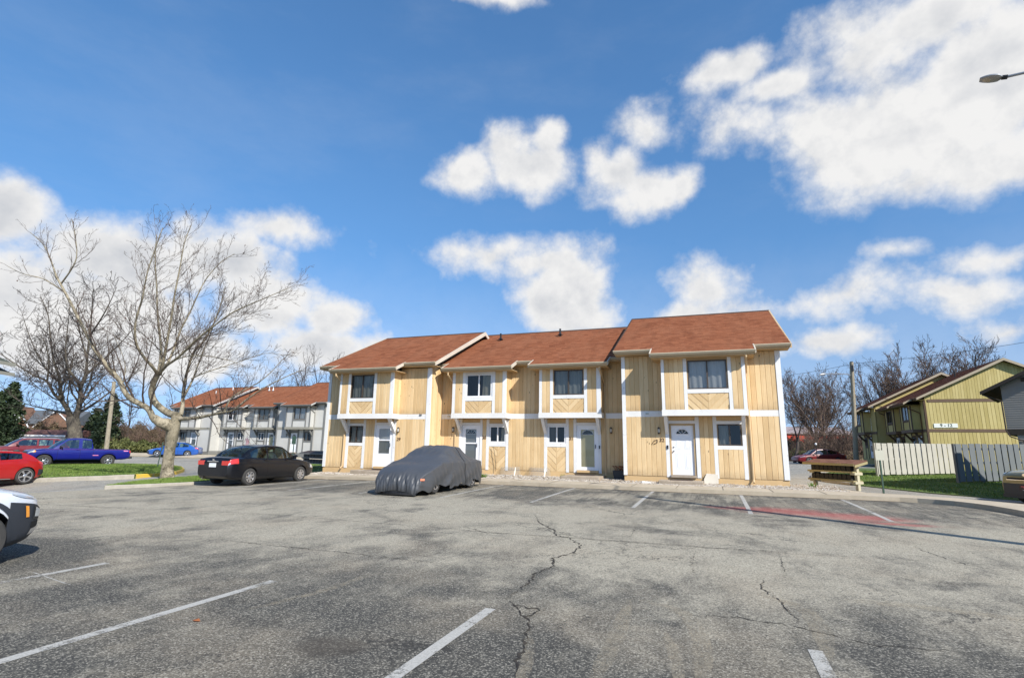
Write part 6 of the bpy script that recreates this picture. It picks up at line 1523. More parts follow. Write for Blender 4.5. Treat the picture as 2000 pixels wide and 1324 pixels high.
# ------------------------------------------------------------------ other buildings
def olive():
    """two units and the forward end unit of the yellow building, its facade turned towards the lane"""
    s = House('yellow_building', 'yellow-green town houses with brown trim and a gable sign behind the fences', OLIVE, (2.62,23.0), (16.1, 52.0, .42), R(-90), planks=False)
    sh = lambda u, dx, Y: dict(u, Y=Y, x=(u['x'][0]+dx,u['x'][1]+dx), bay=(u['bay'][0]+dx,u['bay'][1]+dx), bposts=tuple((a+dx,b+dx) for a,b in u['bposts']), uwin=(u['uwin'][0]+dx,u['uwin'][1]+dx,*u['uwin'][2:]), uframe=BZ,
        g=[(it[0],it[1]+dx,it[2]+dx) if it[0] in ('pl','t','brk') else (it[0],it[1]+dx,it[2]+dx,it[3],it[4],it[5],it[6]+dx,it[7]+dx) if it[0] == 'd' else (it[0],it[1]+dx,it[2]+dx,it[3],it[4],it[5],BZ,it[7],it[8]+dx,it[9]+dx,it[10]) for it in u['g']], pl=None, pr=None)
    a = sh(U30, 6.12-.0, 23.0); b = sh(U31, 6.12-.0, 23.0); f = sh(U29, 6.12-4.0+.0, 21.78); f['zo'] = .25
    # U31 ends at 2.62 = the gable corner
    s.zo = 0
    for u in (a, b): s.build_unit(u)
    f = sh(U29, 6.12, 21.78); f['zo'] = .1; s.build_unit(f)
    s.zo = 0.
    s.roof(-6.62, 3.0, 22.45, 5.66, 28.4, .5, [(a['bay'][0]-.4,a['bay'][1]+.4,BD),(b['bay'][0]-.4,b['bay'][1]+.4,BD)], 34.4, 'gutter', 'rake')
    s.zo = .1; s.roof(-13.1, -6.2, 21.23, 5.60, 27.4, .5, [(f['bay'][0]-.4,f['bay'][1]+.4,BD)], 33.6, 'gutter', 'rake'); s.zo = 0.
    # gable end: boards below, between and above two brown bands
    def gz_(y): return 5.66+.5*(28.4-22.45)-.5*abs(y-28.4)-.13
    s.box('foundation', OLIVE['found'], 2.30,2.63,23.0,33.8,-.2,.58)
    y = 23.06; pw = .235; X = 2.62; zb = ((.58,2.95),(3.19,5.30))
    bw = MB(); bw.prism([(23.06,.5),(33.8,.5),(33.8,gz_(33.8)),(28.4,gz_(28.4)),(23.06,gz_(23.06))], X-.14, X-.012, 'yz'); w = s.part(bw, 'end_wall', OLIVE['siding'])
    k = 0
    while y < 33.7:
        for z0, z1 in zb:
            m = MB(); m.box(X-.012,X+.012,y+.012,y+pw-.012,z0,min(z1,gz_(y)-.02)); s.part(m, 'plank', OLIVE['siding'], w)
        y += pw
    # slanting boards under the gable
    c0 = 28.4; q = -9.
    while q < 6:
        for sg in (-1,1):
            poly = [(q,5.52),(q+.30-.024,5.52),(q+.30-.024+6,11.52),(q+6,11.52)]
            poly = [(c0-4.9+(p[0]+9)*.62-0.6*(p[1]-5.52)*1.0, p[1]) for p in poly] if sg < 0 else None
            if not poly: continue
            # clip to the triangle
            def cut(pl, f):
                out = []
                for i in range(len(pl)):
                    a_, b_ = pl[i], pl[(i+1)%len(pl)]; da, db = f(a_), f(b_)
                    if da >= 0: out.append(a_)
                    if da*db < 0: t_ = da/(da-db); out.append((a_[0]+(b_[0]-a_[0])*t_, a_[1]+(b_[1]-a_[1])*t_))
                return out
            poly = cut(poly, lambda p: gz_(p[0])-.03-p[1]) if poly else poly
            poly = cut(poly, lambda p: p[1]-5.54) if poly else poly
            if poly and len(poly) > 2:
                m = MB(); m.prism(poly, X-.012, X+.012, 'yz'); s.part(m, 'plank', OLIVE['siding'], w)
        q += .30/.62*.62
    s.box('band_board', OLIVE['band'], X-.02,X+.035,23.02,33.8,2.952,3.188); s.box('band_board', OLIVE['band'], X-.02,X+.035,23.25,33.5,5.302,5.52); s.box('corner_post', OLIVE['trim'], X-.16,X+.03,22.96,23.1,.58,5.45)
    s.box('back_wall', OLIVE['siding'], -12.7,2.4,33.6,33.8,.05,5.2)
    # forward unit's exposed flank
    s.zone(21.84, 23.0, -6.62, .58, 5.5, 'right'); gm = MB(); zz = lambda y_: 5.70+.5*(27.4-21.23)-.5*abs(y_-27.4)-.12
    gm.prism([(21.84,.05),(33,.05),(33,zz(33)),(27.4,zz(27.4)),(21.84,zz(21.84))], -6.78, -6.64, 'yz'); s.part(gm, 'end_wall', OLIVE['siding'])
    for x,y_,z in ((-1.,26.6,7.7),(1.2,27.3,8.05),(-8.5,25.6,7.7),(-10.5,26.5,8.1)): s.vent(x, y_, z, .5)
    # sign on the gable
    m = MB(); m.box(X+.036,X+.06,23.45,25.0,3.30,3.62); sg_ = s.part(m, 'unit_sign', material('sign_white', color=(.78,.80,.74), rough=.5))
    cu = bpy.data.curves.new('sign_text','FONT'); cu.body = '9 - 12'; cu.size = .34; cu.extrude = .004; cu.align_x = 'CENTER'; cu.offset = .008; cu.materials.append(material('sign_green', color=(.02,.05,.035), rough=.6))
    o = text_mesh('sign_text', cu, sg_); o.location = s.loc(X+.062, 24.25, 3.36); o.rotation_euler = (math.pi/2,0,math.pi/2)
    s.downspout(b['bay'][1]+.1, 23.0, 5.14, 23.0-BD); s.downspout(a['bay'][0]-.1, 23.0, 5.14, 23.0-BD)
olive()

# grey clapboard house at the right edge
def clap():
    M_CL = trim_mat('grey_clapboard', (.30,.292,.275), (.2,.2,.185), .3); M_BR = trim_mat('dark_brown_trim', (.055,.045,.038), (.1,.08,.06), .3)
    c = at(1984, 930, 29.3); X0, Y0 = c.x+.80, c.y+.25; z0 = gz(X0,Y0); root = thing('clapboard_house', 'grey clapboard house with dark brown eaves cut by the right edge', 'building', (X0,Y0,z0), R(-27))
    ov = .68; H1 = at(1970,842,29.3).z-z0; Hs = at(1950,752,29.).z-z0; WID = 11.
    def boards(name, x0, x1, za, zb, y, slope=None):
        m = MB(); m.box(x0,x1,y+.02,y+.2,za,zb); w = m.build('wall', M_CL, root); e = .125; mb = MB(); z = za
        while z < zb-.01:
            z2 = min(z+e, zb); mb.add([(x0,y-.016,z),(x1,y-.016,z),(x1,y,z2),(x0,y,z2),(x0,y+.02,z),(x1,y+.02,z)], [(0,1,2,3),(4,5,1,0)]); z = z2
        mb.add([(x0,y,za),(x0,y+7,za),(x0,y+7,zb),(x0,y,zb)], [(0,3,2,1)] if False else [(3,2,1,0)])
        o = mb.build('clapboards', M_CL, w); o['kind'] = 'stuff'
    boards('lower', -.30, WID, -.2, H1-.16, 0.); boards('upper', -ov, WID, H1+.16, Hs+.05, 0.)
    m = MB(); m.box(-ov-.02,WID,-.04,7,H1-.158,H1+.158); m.build('band_board', M_BR, root)
    sl = .52; xe = at(1921,757,29.2).x-X0+.80-.1; ze = at(1921,757,29.2).z-z0; xr = 5.6; zr = ze+sl*(xr-xe)
    g = MB(); g.prism([(-ov,Hs+.05),(WID,Hs+.05),(xr,zr-.25)], .0, .15); g.build('gable_wall', M_CL, root)
    # small course lines of the gable
    mb = MB(); z = Hs+.05
    while z < zr-.4:
        xl = max(-ov, xe+(z-ze)/sl+.3); mb.add([(xl,-.016,z),(WID,-.016,z),(WID,-.001,z+.125),(xl,-.001,z+.125)], [(0,1,2,3)]); z += .125
    o = mb.build('clapboards', M_CL, root); o['kind'] = 'stuff'
    r_ = MB(); r_.prism([(xe,ze),(xr,zr),(xr+6,zr-sl*6),(xr+6,zr-sl*6-.14),(xr,zr-.14),(xe,ze-.14)], -.45, 7.3); r_.build('roof', shingle_mat('brown_shingle', (.045,.035,.03), (.075,.055,.045), (.06,.05,.04), 'sum'), root)
    r_ = MB(); r_.prism([(xe-.02,ze-.01),(xr,zr+.02),(xr,zr-.20),(xe-.02,ze-.20)], -.49, -.455); r_.build('rake_board', M_BR, root)
    r_ = MB(); r_.box(-ov+.9,WID,-.05,-.02,Hs+.35,Hs+.58); r_.build('trim_board', M_BR, root)
    r_ = MB(); r_.tube([(xe+.05,-.3,ze-.18),(xe+.3,-.2,ze-.3),(-ov-.05,-.06,ze-.55),(-ov-.05,-.06,H1+.1),(-.6,-.06,H1-.25),(-.06,-.06,H1-.5),(-.06,-.06,0)], .035, 6); r_.build('downspout', M_BR, root)
clap()

# eaves of the house beyond the left edge
def left_house():
    M_E = trim_mat('olive_grey_eave', (.34,.33,.27), (.2,.19,.15), .4); M_D = material('dark_eave_board', color=(.06,.07,.05), rough=.9)  # second material: one even dark olive-grey for both roof slabs
    t0 = 24.; a = at(30,712,t0); root = thing('neighbour_house', 'dark grey eaves of a house cut by the left edge', 'building', (a.x-4, a.y-.8, gz(a.x,a.y)))
    L = Vector(root.location); b = at(-260,596,18.); d = (b-a); d.z = 0; d.normalize(); n = Vector((-d.y,d.x,0)); n = n if n.x < 0 else -n
    for (px_, py_, dz, nm, ex) in ((30,712,0,'roof',6.0),(28,731,-.02,'lower_roof',5.0)):
        p = at(px_,py_,t0); m = MB(); up = Vector((0,0,.06))
        q = [p, p+d*9, p+d*9+n*ex+Vector((0,0,ex*.45)), p+n*ex+Vector((0,0,ex*.45))]
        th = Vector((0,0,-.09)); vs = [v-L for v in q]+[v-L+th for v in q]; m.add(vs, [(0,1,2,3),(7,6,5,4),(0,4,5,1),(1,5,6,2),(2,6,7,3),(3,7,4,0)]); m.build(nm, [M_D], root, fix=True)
        m = MB(); m.bar(p-L+Vector((0,0,-.02)), p+d*9-L+Vector((0,0,-.02)), .05, .14); m.build('gutter', M_E, root)
    m = MB(); p0 = a+n*1.0; w0 = [p0, p0+d*9, p0+d*9+n*7, p0+n*7]; z0 = L.z
    vs = [Vector((v.x,v.y,z0-.2))-L for v in w0]+[Vector((v.x,v.y,a.z+.1))-L for v in w0]; m.add(vs, [(0,1,5,4),(1,2,6,5),(2,3,7,6),(3,0,4,7)]); m.build('wall', GREY['siding'], root, fix=True)
left_house()

# white garage and the brick house beyond the street on the left
def garage():
    M_W = trim_mat('garage_white', (.62,.62,.60), (.4,.38,.34), .3); M_R = shingle_mat('rose_shingle', (.16,.075,.06), (.24,.12,.10), (.22,.13,.11), 'sum')
    t = 62.; l, r = at(-40,846.5,t), at(129,847,t); u = (r-l); u.z = 0; W = u.length; rz = math.atan2(u.y,u.x); z0 = gz(r.x,r.y); root = thing('garage', 'long low white garage with a rose brown roof behind the red sport utility', 'building', (r.x,r.y,z0), rz); H = l.z-z0; top = at(60,838.5,t+3).z-z0
    m = MB(); m.box(-W,0,0,6,-.3,H); m.build('wall', M_W, root)
    for x in (-W+.6,-W*.5+.2): m = MB(); m.box(x,x+W*.44,-.03,.0,0,H-.35); m.build('garage_door', M_VINYL, root)
    m = MB(); m.prism([(-.4,H-.05),(3,top),(6.4,H-.05),(6.4,H-.2),(-.4,H-.2)], -W-.3, .3, 'yz'); m.build('roof', M_R, root)
    m = MB(); m.box(-W-.3,.3,-.44,-.405,H-.22,H-.03); m.build('fascia_board', M_VINYL, root)
garage()
def far_house():
    t = 95.; M_B = trim_mat('brown_brick_far', (.20,.11,.07), (.14,.08,.05), .4); M_R = material('slate_grey_roof', color=(.09,.10,.11), rough=.8)
    c = at(58,870,t); z0 = gz(c.x,c.y); root = thing('brick_house', 'brown brick house with white-edged gables beyond the garage', 'building', (c.x,c.y,z0), R(28)); k = t/FPX
    m = MB(); m.box(-6,6,0,8,-.3,4.2); m.build('wall', M_B, root)
    m = MB(); m.prism([(-.5,4.1),(4,6.6),(8.5,4.1),(8.5,3.95),(-.5,3.95)], -6.4,6.4,'yz'); m.build('roof', M_R, root)
    for x0,w,h,nm in ((-5.2,4.6,7.3,'gable'),(.6,6.2,6.4,'gable')):
        m = MB(); m.prism([(x0,3.5),(x0+w,3.5),(x0+w/2,h-.25)], -.6,3.5); g = m.build(nm, M_B, root)
        for sg in (0,1):
            m = MB(); m.bar((x0+(-.3 if sg == 0 else w+.3),-.65,3.3),(x0+w/2,-.65,h),.12,.22,(0,1,0)); m.build('barge_board', M_VINYL, g)
    m = MB(); m.box(-4.0,-2.0,-.64,-.58,4.2,5.6); m.build('gable_panel', M_VINYL, root)
far_house()
def red_wall():
    t = 112.; a, b = at(1500,845,t), at(1668,848,t); u = b-a; u.z = 0; rz = math.atan2(u.y,u.x); z0 = gz(a.x,a.y); root = thing('red_building', 'long low bright red building behind the thicket on the right', 'building', (a.x,a.y,z0), rz); W = u.length; H = a.z-z0
    MR = trim_mat('bright_red_wall', (.62,.075,.04), (.40,.05,.035), .5)
    m = MB(); m.box(0,W,0,12,-.3,H); m.build('wall', MR, root); m = MB(); m.prism([(-.4,H),(6,H+1.6),(12.4,H),(12.4,H-.15),(-.4,H-.15)], -.4, W+.4,'yz'); m.build('roof', material('pale_metal_roof', color=(.30,.24,.23), rough=.6), root)
    for i in range(6): x = W*(.12+.15*i); m = MB(); m.box(x,x+1.0,-.04,.0,0,2.1); m.build('door', M_VINYL if i % 2 else M_BRONZE, root)
red_wall()

# ------------------------------------------------------------------ fences
def fence(name, label, a, b, H, n, mats, lean=0., low=.10):
    a, b = Vector(a), Vector(b); u = b-a; L = u.length; rz = math.atan2(u.y,u.x); root = thing(name, label, 'fence', (a.x,a.y,gz(a.x,a.y)), rz, 'board-on-board fences'); dz = gz(b.x,b.y)-gz(a.x,a.y); p = L/n; pm = {}
    def pic(w, h):
        m = MB(); m.box(0,w,-.012,.012,0,h); me = m.mesh('picket'); me.materials.append(mats[0]); return me
    me1 = pic(p*.80, H-low); me2 = pic(p*.80, H-low)
    for i in range(n):
        for me, x, y in ((me1, i*p+.02, -.075), (me2, i*p+p*.5+.02, .075)):
            if x+p*.70 > L+.02: continue
            o = bpy.data.objects.new('picket', me); COL.objects.link(o); o.parent = root; o.location = (x, y+rnd.uniform(-.006,.006), low+dz*x/L+rnd.uniform(-.012,.012)); o.rotation_euler = (0, lean+rnd.uniform(-.008,.008), 0)
    for z in (.28,.92,1.56):
        m = MB(); m.bar((0,0,z),(L,0,z+dz),.09,.11); m.build('rail', mats[1], root)
    for i in range(4):
        x = L*i/3; m = MB(); m.box(x-.05,x+.05,-.05,.05,-.3,H+.0+dz*x/L); m.build('post', mats[1], root)
WF = trim_mat('weathered_white_fence', (.45,.43,.37), (.33,.30,.24), .5); WF2 = trim_mat('pale_post', (.44,.42,.36), (.4,.36,.3), .4); GF = trim_mat('blue_grey_fence', (.16,.175,.18), (.11,.12,.12), .4)
p1, p2 = at(1714,928,29.0), at(1864,924,31.4); fence('board_fence', 'weathered white board fence in front of the yellow building', p1, p2, 1.78, 14, (WF,WF2))
p1, p2 = at(1872,941,24.6), at(2010,936,26.2); fence('board_fence', 'blue-grey board fence running to the clapboard house', p1, p2, 1.80, 11, (GF,GF))

# ------------------------------------------------------------------ post boxes under little roofs
def shelter(label, a, b, post, roofm, shelf, boxm, H=1.08, nb=9):
    a, b = Vector(a), Vector(b); a.z = gz(a.x,a.y); b.z = gz(b.x,b.y); u = b-a; L = Vector((u.x,u.y,0)).length; rz = math.atan2(u.y,u.x); root = thing('mailbox_shelter', label, 'mailbox stand', a, rz)
    for x in (.0, L): m = MB(); m.box(x-.06,x+.06,-.06,.06,-.2,H-.06); m.build('post', post, root)
    m = MB(); m.prism([(-.34,H-.08),(.34,H+.06),(.34,H+.02),(-.34,H-.13)], -.28, L+.22, 'yz'); m.build('roof', roofm, root)
    m = MB(); m.box(-.26,L+.20,-.36,-.335,H-.17,H-.085); m.build('fascia_board', shelf, root)
    m = MB(); m.prism([(-.33,H-.14),(.33,H+.01),(.33,H-.08),(-.33,H-.23)], L+.20, L+.235, 'yz'); m.build('roof_end', shelf, root)
    for z in (.36,.70):
        m = MB(); m.box(-.12,L+.05,-.26,-.22,z-.065,z); m.build('shelf_front', shelf, root); m = MB(); m.box(-.10,L+.03,-.219,.22,z-.04,z); m.build('shelf', shelf, root)
        for x in (.02,L-.02): m = MB(); m.box(x-.10,x+.10,-.20,.20,z-.13,z-.041); m.build('shelf_arm', post, root)
        w = (L-.1)/nb; m0 = MB(); m0.box(0,w*.86,-.20,.20,0,.16); m0.prism([(w*.43+w*.43*math.cos(math.pi*i/8), .16+.06*math.sin(math.pi*i/8)) for i in range(9)], -.20, .20); me = m0.mesh('mailbox'); me.materials.append(boxm)
        for i in range(nb): o = bpy.data.objects.new('mailbox', me); COL.objects.link(o); o.parent = root; o.location = (.03+i*w, rnd.uniform(-.01,.01), z+.002)
CRM = trim_mat('cream_post_paint', (.50,.455,.32), (.35,.30,.2), .4); OCH = trim_mat('ochre_board', (.33,.28,.145), (.25,.2,.1), .4); MRF = shingle_mat('shelter_shingle', (.15,.07,.05), (.21,.11,.08), (.18,.1,.08), 'sum'); DKW = trim_mat('dark_stained_wood', (.05,.035,.03), (.09,.07,.06), .4); GRW = trim_mat('grey_wood', (.22,.215,.20), (.13,.12,.11), .4)
shelter('low cream mailbox stand with a brown shingle roof beside the tan row', gnd(1594,950), gnd(1677,957.5), CRM, MRF, OCH, material('mailbox_black', color=(.008,.007,.006), rough=.7))
q1, q2 = at(596,906,37.), at(648,906,35.); shelter('dark mailbox stand half hidden by the left corner of the tan row', q1, q2, GRW, DKW, GRW, material('mailbox_dark', color=(.012,.012,.012), rough=.5))

# ------------------------------------------------------------------ poles, lamps, signs, wires
def wood(nt, b):
    o = nt.coord('Object'); n = nt.noise(nt.scale(o,(12,12,.6)), 1.5, 6, .7); nt.put(b.inputs['Base Color'], nt.mix(nt.ramp(n,.3,.7), (.24,.20,.14), (.42,.37,.27))); b.inputs['Roughness'].default_value = .9
M_POLE = material('weathered_pole', wood); M_GALV = material('galvanised_steel', color=(.34,.35,.36), rough=.5, metal=.6); M_GREENP = material('green_post_paint', color=(.03,.065,.045), rough=.5)
def rod(m, a, b, r0, r1=None, n=8): m.tube([a, (Vector(a)+Vector(b))/2, b], [r0, ((r0+(r1 or r0))/2), r1 or r0], n)
base = at(1672,905,52.); top = at(1663,707,52.); g0 = Vector((base.x,base.y,gz(base.x,base.y)))
root = thing('light_pole', 'tall wooden street light pole in front of the thicket, lamp arm to the left', 'pole', g0)
m = MB(); rod(m, (0,0,-.3), top-g0, .24, .17, 10); m.build('pole', M_POLE, root, smooth=True)
a0_ = at(1664,734,52.)-g0; m = MB(); m.tube([a0_, at(1655,731,51.8)-g0, at(1635,729.5,51.6)-g0, at(1612,730,51.4)-g0], .045, 6); m.build('lamp_arm', M_GALV, root, smooth=True)
m = MB(); h1, h2 = at(1613,730,51.4)-g0, at(1600,732.5,51.3)-g0; m.tube([h1, h1.lerp(h2,.3), h1.lerp(h2,.7), h2], [.05,.11,.12,.04], 8); m.build('lamp_head', M_GALV, root, smooth=True)
m = MB(); tp = top-g0; m.box(tp.x-.1,tp.x+.1,tp.y-.1,tp.y+.1,tp.z-.9,tp.z+.05); m.build('pole_sleeve', M_BLACK, root)
def wire(label, a, b, sag, r=.02, n=16):
    a, b = Vector(a), Vector(b); m = MB(); m.tube([a.lerp(b, i/n)-Vector((0,0,sag*4*(i/n)*(1-i/n)))-a for i in range(n+1)], r, 4, cap=False); o = m.build('overhead_wire', M_BLACK); o.location = a; tag(o, label, 'wire', 'overhead wires')
wire('overhead wire running right from the street light pole over the yellow building', top-Vector((0,0,.15)), at(2080,655,44.), .25)
wire('overhead wire running left from the street light pole behind the tan roof', top-Vector((0,0,.2)), at(1430,740,78.), .4)

lb, lt = at(204,905,49.), at(223,745,49.); g0 = Vector((lb.x,lb.y,gz(lb.x,lb.y)-.02)); root = thing('wooden_pole', 'bare wooden pole leaning right behind the pickup bed', 'pole', g0)
m = MB(); rod(m, (0,0,-.2), lt-g0, .19, .15, 10); m.build('pole', M_POLE, root, smooth=True)
m = MB(); m.lathe([(.15,-.03),(.155,.0),(.05,.03)], 8, 'z', tuple(lt-g0)); m.build('pole_cap', M_GALV, root)

# street light that stands outside the frame on the right; its head and its shadow are in the picture
root = thing('street_light', 'street light whose lamp head hangs in at the upper right corner', 'street light', (8.3,10.15,gz(8.3,10.1))); g0 = Vector(root.location)
m = MB(); rod(m, (0,0,-.2), (0,0,9.7), .17, .12, 10); m.build('pole', M_POLE, root, smooth=True)
tip, jn = at(1913,157,12.)-g0, at(1962,151.5,11.75)-g0; a1 = at(2004,142,11.5)-g0
m = MB(); m.tube([Vector((0,0,9.3)), Vector((0,0,9.3)).lerp(a1,.5)+Vector((0,0,.16)), a1, jn], .032, 8); m.build('lamp_arm', M_GALV, root, smooth=True)
m = MB(); d = (jn-tip); sd_ = d.cross(Vector((0,0,1))).normalized(); up = sd_.cross(d).normalized()
def headpt(u_, v): 
    w = .15*math.sin(math.pi*min(1,u_*.80+.10))**.6*(1 if u_ < .75 else 1-.75*(u_-.75)/.25); a = 2*math.pi*v; return tip+d*u_+sd_*(w*math.cos(a))+up*(.055*math.sin(a)*(1.3 if math.sin(a) > 0 else .75)*(w/.15))
m.grid(headpt, 16, 16); m.build('lamp_head', M_GALV, root, smooth=True)
m = MB(); m.grid(lambda u_,v: tip+d*(.05+.55*u_)+sd_*(.125*math.sin(math.pi*(.12+.76*u_))*(2*v-1))-up*(.050*math.sin(math.pi*(.1+.8*u_))*(1-.7*(2*v-1)**2)), 10, 8); m.build('lamp_lens', material('lamp_lens', color=(.42,.37,.29), rough=.35), root, smooth=True)
m = MB(); m.tube([jn-d*.12, jn+d*.12], .05, 8); m.build('lamp_clamp', M_BLACK, root)

def sign(label, base, H, pw, ph, face, plate, post, lean=0., kind='sign_post', off=0.):
    b_ = Vector(base); b_.z = gz(b_.x,b_.y); root = thing(kind, label, 'sign', b_, face)
    m = MB(); m.bar((0,0,-.2),(lean,0,H),.05,.05,(0,1,0)); m.build('post', post, root)
    m = MB(); m.box(-pw/2+lean+off,pw/2+lean+off,-.035,-.027,H-ph-.03,H-.03); m.build('sign_plate', plate, root)
sign('small pale sign plate on a dark green post at the edge of the sidewalk', gnd(1726,963), 1.56, .30, .36, R(12), material('faded_sign_plate', color=(.46,.45,.36), rough=.6), M_GREENP)
sign('thin dark sign post leaning beside the sycamore trunk', gnd(306,915), 1.55, .05, .45, R(60), M_GREENP, M_GREENP, .14)
b_ = at(570,908,39.); sign('green sign plate on a green post in front of the grey row', (b_.x,b_.y,0), 2.15, .30, .56, R(20), M_GREENP, M_GREENP)
b_ = at(1597,905,50.); root = thing('lamp_bollard', 'thin dark post with a white cap in front of the wine red saloon', 'post', (b_.x,b_.y,gz(b_.x,b_.y))); m = MB(); rod(m, (0,0,-.1), (0,0,at(1597,868,50).z-gz(b_.x,b_.y)), .035); m.build('post', M_BLACK, root)
m = MB(); m.lathe([(.03,-.05),(.09,.0),(.09,.10),(.03,.16)], 8, 'z', (0,0,at(1597,868,50).z-gz(b_.x,b_.y))); m.build('cap', M_VINYL, root)

# ------------------------------------------------------------------ things along the tan row
def step(label, x0, x1, y0, y1, top):
    z = gz((x0+x1)/2, y0); m = MB(); cx, cy = (x0+x1)/2, (y0+y1)/2; root = thing('door_step', label, 'step', (cx,cy,z+.1)); m = MB(); m.box(x0-cx,x1-cx,y0-cy,y1-cy,-.15,top-z-.1); o = m.build('slab', M_STEP, root)
    bv = o.modifiers.new('bevel','BEVEL'); bv.width = .02; bv.segments = 2
    m = MB(); m.box(-.42,.42,y1-cy-.50,y1-cy-.06,top-z-.0995,top-z-.085); m.build('door_mat', material('door_mat', color=(.06,.035,.028), rough=1.), root)
step('concrete step in front of the door of number 29', -16.3,-14.5,21.95,22.88,.44); step('concrete step in front of the cream door of number 31', -6.15,-4.5,22.7,24.08,.47); step('concrete step in front of the white door of number 32', -2.05,-.42,21.95,22.88,.46)
M_POLY = material('clear_plastic', color=(.40,.42,.42), rough=.2); MATS['clear_plastic'].node_tree.nodes['Principled BSDF'].inputs['Alpha'].default_value = .24
def wellcover(label, x0, x1):
    cx = (x0+x1)/2; z = gz(cx,23.8)+.12; root = thing('window_well_cover', label, 'well cover', (cx,24.16,z)); w = (x1-x0)/2; m = MB()
    m.grid(lambda u_,v: (w*math.cos(math.pi*(1-u_))*(1-.10*v), -.52*math.sin(math.pi*u_)**.7*(1-.35*v), .40*v), 16, 4); m.grid(lambda u_,v: (w*.9*(2*u_-1), -.34*math.sin(math.pi*u_)**.7*v, .40+.02*(1-v)), 12, 3); m.build('dome', M_POLY, root, smooth=True)
    m = MB(); m.tube([(w*math.cos(math.pi*(1-i/12)), -.53*math.sin(math.pi*i/12)**.7, .015) for i in range(13)], .014, 5); m.build('rim', M_GALV, root)
wellcover('clear plastic window well cover on the left, beside the number 30 window', -9.45,-8.45); wellcover('clear plastic window well cover on the right, below the number 31 window', -8.05,-7.0)
m = MB(); m.prism([(-.26,0),(.27,0),(.27,.40),(-.16,.42),(-.26,.20)], -.03, .03); o = m.build('stone_slab', trim_mat('pale_slab', (.66,.60,.50), (.5,.44,.36), .5)); o.location = (-.14,22.86,gz(0,22.8)+.12); o.rotation_euler = (R(-14),0,0); tag(o, 'pale stone slab leaning on the wall between the door and window of number 32', 'slab')
root = thing('planter_box', 'dark planter with dead plants in the shaded corner left of number 32', 'planter', (-3.82,23.9,gz(-3.8,23.9)+.13)); m = MB(); m.prism([(-.24,0),(.24,0),(.30,.38),(-.30,.38)], -.16,.16); m.build('box', M_PLASTIC, root)
m = MB(); rr = random.Random(9)
for i in range(26): a = rr.uniform(-.24,.24); m.tube([(a,rr.uniform(-.1,.1),.36),(a+rr.uniform(-.1,.1),rr.uniform(-.1,.1),.5),(a+rr.uniform(-.16,.16),rr.uniform(-.12,.12),.58)], .008, 3)
m.build('dead_plant', material('dead_stem', color=(.25,.08,.04), rough=.9), root)
def tuft(label, x, y, n, s):
    r = random.Random(int(x*100)); z = gz(x,y)+.12; m = MB()
    for i in range(n):
        a, q = r.uniform(0,6.3), r.uniform(.02,s); b_ = (math.cos(a)*q*.4, math.sin(a)*q*.4, 0); m.add([(b_[0]-.012,b_[1],0),(b_[0]+.012,b_[1],0),(math.cos(a)*q,math.sin(a)*q,r.uniform(.08,.22))], [(0,1,2)])
    o = m.build('weed_tuft', M_BLADE); o.location = (x,y,z); tag(o, label, 'weed')
tuft('green weed tuft in the pebbles right of the covered car', -9.35,21.75,120,.30); tuft('small weed by the foot of number 31 window panel', -6.4,23.9,40,.16); tuft('small weed at the right corner of the pebble bed', 3.4,23.3,60,.2)
m = MB(); m.box(-.16,.16,-.07,.07,0,.05); o = m.build('paint_tray', M_VINYL); o.location = (-2.55,22.2,gz(-2.5,22.2)+.14); o.rotation_euler = (.05,.1,.3); tag(o, 'small white tray lying on the pebbles left of the number 32 step', 'tray')
m = MB(); m.tube([(0,0,0),(.02,-.03,.4),(-.05,-.05,.9),(-.12,-.03,1.15),(-.2,0,1.1)], .010, 5); o = m.build('loose_cable', M_BLACK); o.location = (-9.72,24.13,.5); tag(o, 'thin dark cable hanging down the panel below the number 30 window', 'cable')
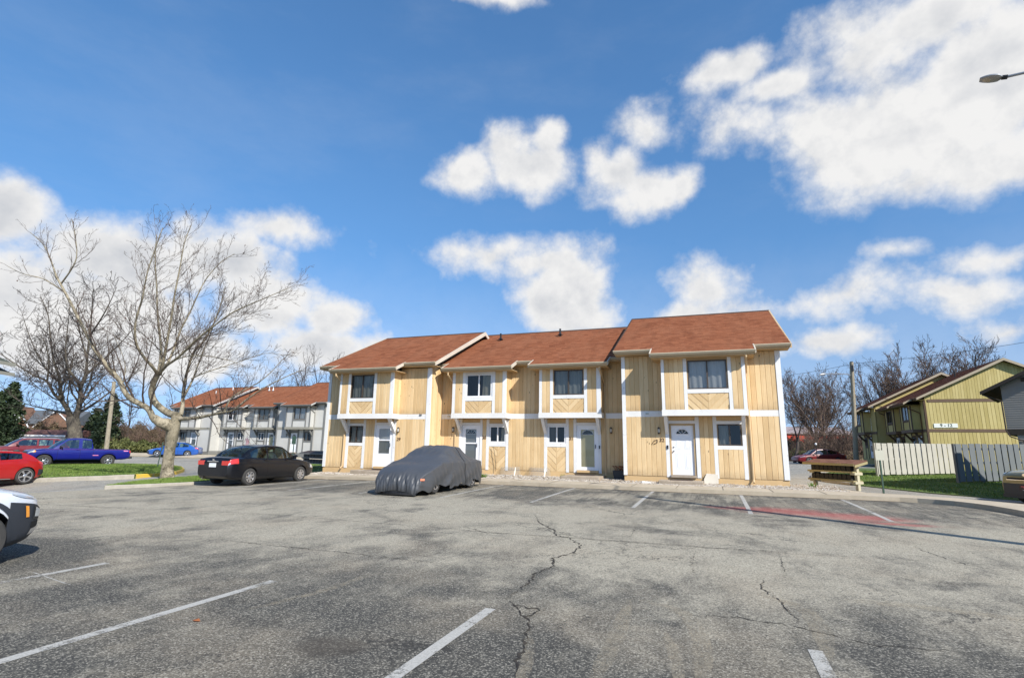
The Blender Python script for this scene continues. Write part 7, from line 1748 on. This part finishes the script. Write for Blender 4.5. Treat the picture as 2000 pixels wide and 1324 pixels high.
# flag on the grey row
root = thing('flag', 'small striped flag on a slanting pole at the grey row', 'flag', (-47.0,46.1,2.0)); c0_ = at(480,858,1); f0 = Vector((-47.0,46.1,2.0)); wv = at(476,860,53.8); root.location = wv
m = MB(); e = at(487,852,53.2)-wv; rod(m, (0,0,0), e, .02); m.build('flag_pole', M_VINYL, root)
def flag_mat(nt, b):
    o = nt.coord('Object'); x,y,z = nt.sep(o); st = nt.math('GREATER_THAN', nt.math('FRACT', nt.math('MULTIPLY', nt.math('ADD', x, nt.math('MULTIPLY', z, .2)), 7.)), .5); c = nt.mix(st, (.50,.03,.04), (.75,.74,.74)); nt.put(b.inputs['Base Color'], c)
fm = MB(); fm.grid(lambda u_,v: e*(.35+.6*u_)+Vector((.06*math.sin(v*6+u_*4), -.05*math.cos(v*5), -.95*v*(1-.15*u_))), 6, 10); fm.build('flag_cloth', material('flag_stripes', flag_mat, rough=.8), root, smooth=True)

# the next house along the lane, beyond the right edge: its gable shades the lawn
def right_house():
    M_CL = MATS['grey_clapboard']; M_BR = MATS['dark_brown_trim']; z0 = gz(15,23); root = thing('clapboard_house', 'grey clapboard house past the right edge whose gable shadow crosses the lawn', 'building', (14.9,18.5,z0))
    m = MB(); m.prism([(0,-.2),(9.5,-.2),(9.5,5.0),(4.75,7.9),(0,5.0)], 0, .2, 'yz'); m.build('gable_wall', M_CL, root)
    for y in (0,9.3): m = MB(); m.box(.2,10,y,y+.2,-.2,5.0); m.build('wall', M_CL, root)
    m = MB(); m.box(9.8,10,.2,9.3,-.2,5.0); m.build('wall', M_CL, root)
    m = MB(); m.prism([(-.5,4.85),(4.75,8.05),(10,4.85),(10,4.72),(4.75,7.9),(-.5,4.72)], -.4, 10.4, 'yz'); m.build('roof', MATS['brown_shingle'], root)
    m = MB(); m.box(-.03,-.001,.01,9.49,2.55,2.85); m.build('band_board', M_BR, root)
    for y in (1.6,6.2): m = MB(); m.box(-.03,.02,y,y+1.5,1.0,2.1); w = m.build('window', M_VINYL, root); m = MB(); m.box(-.035,-.028,y+.08,y+1.42,1.08,2.02); m.build('pane', M_BLACKGL, w)
right_house()
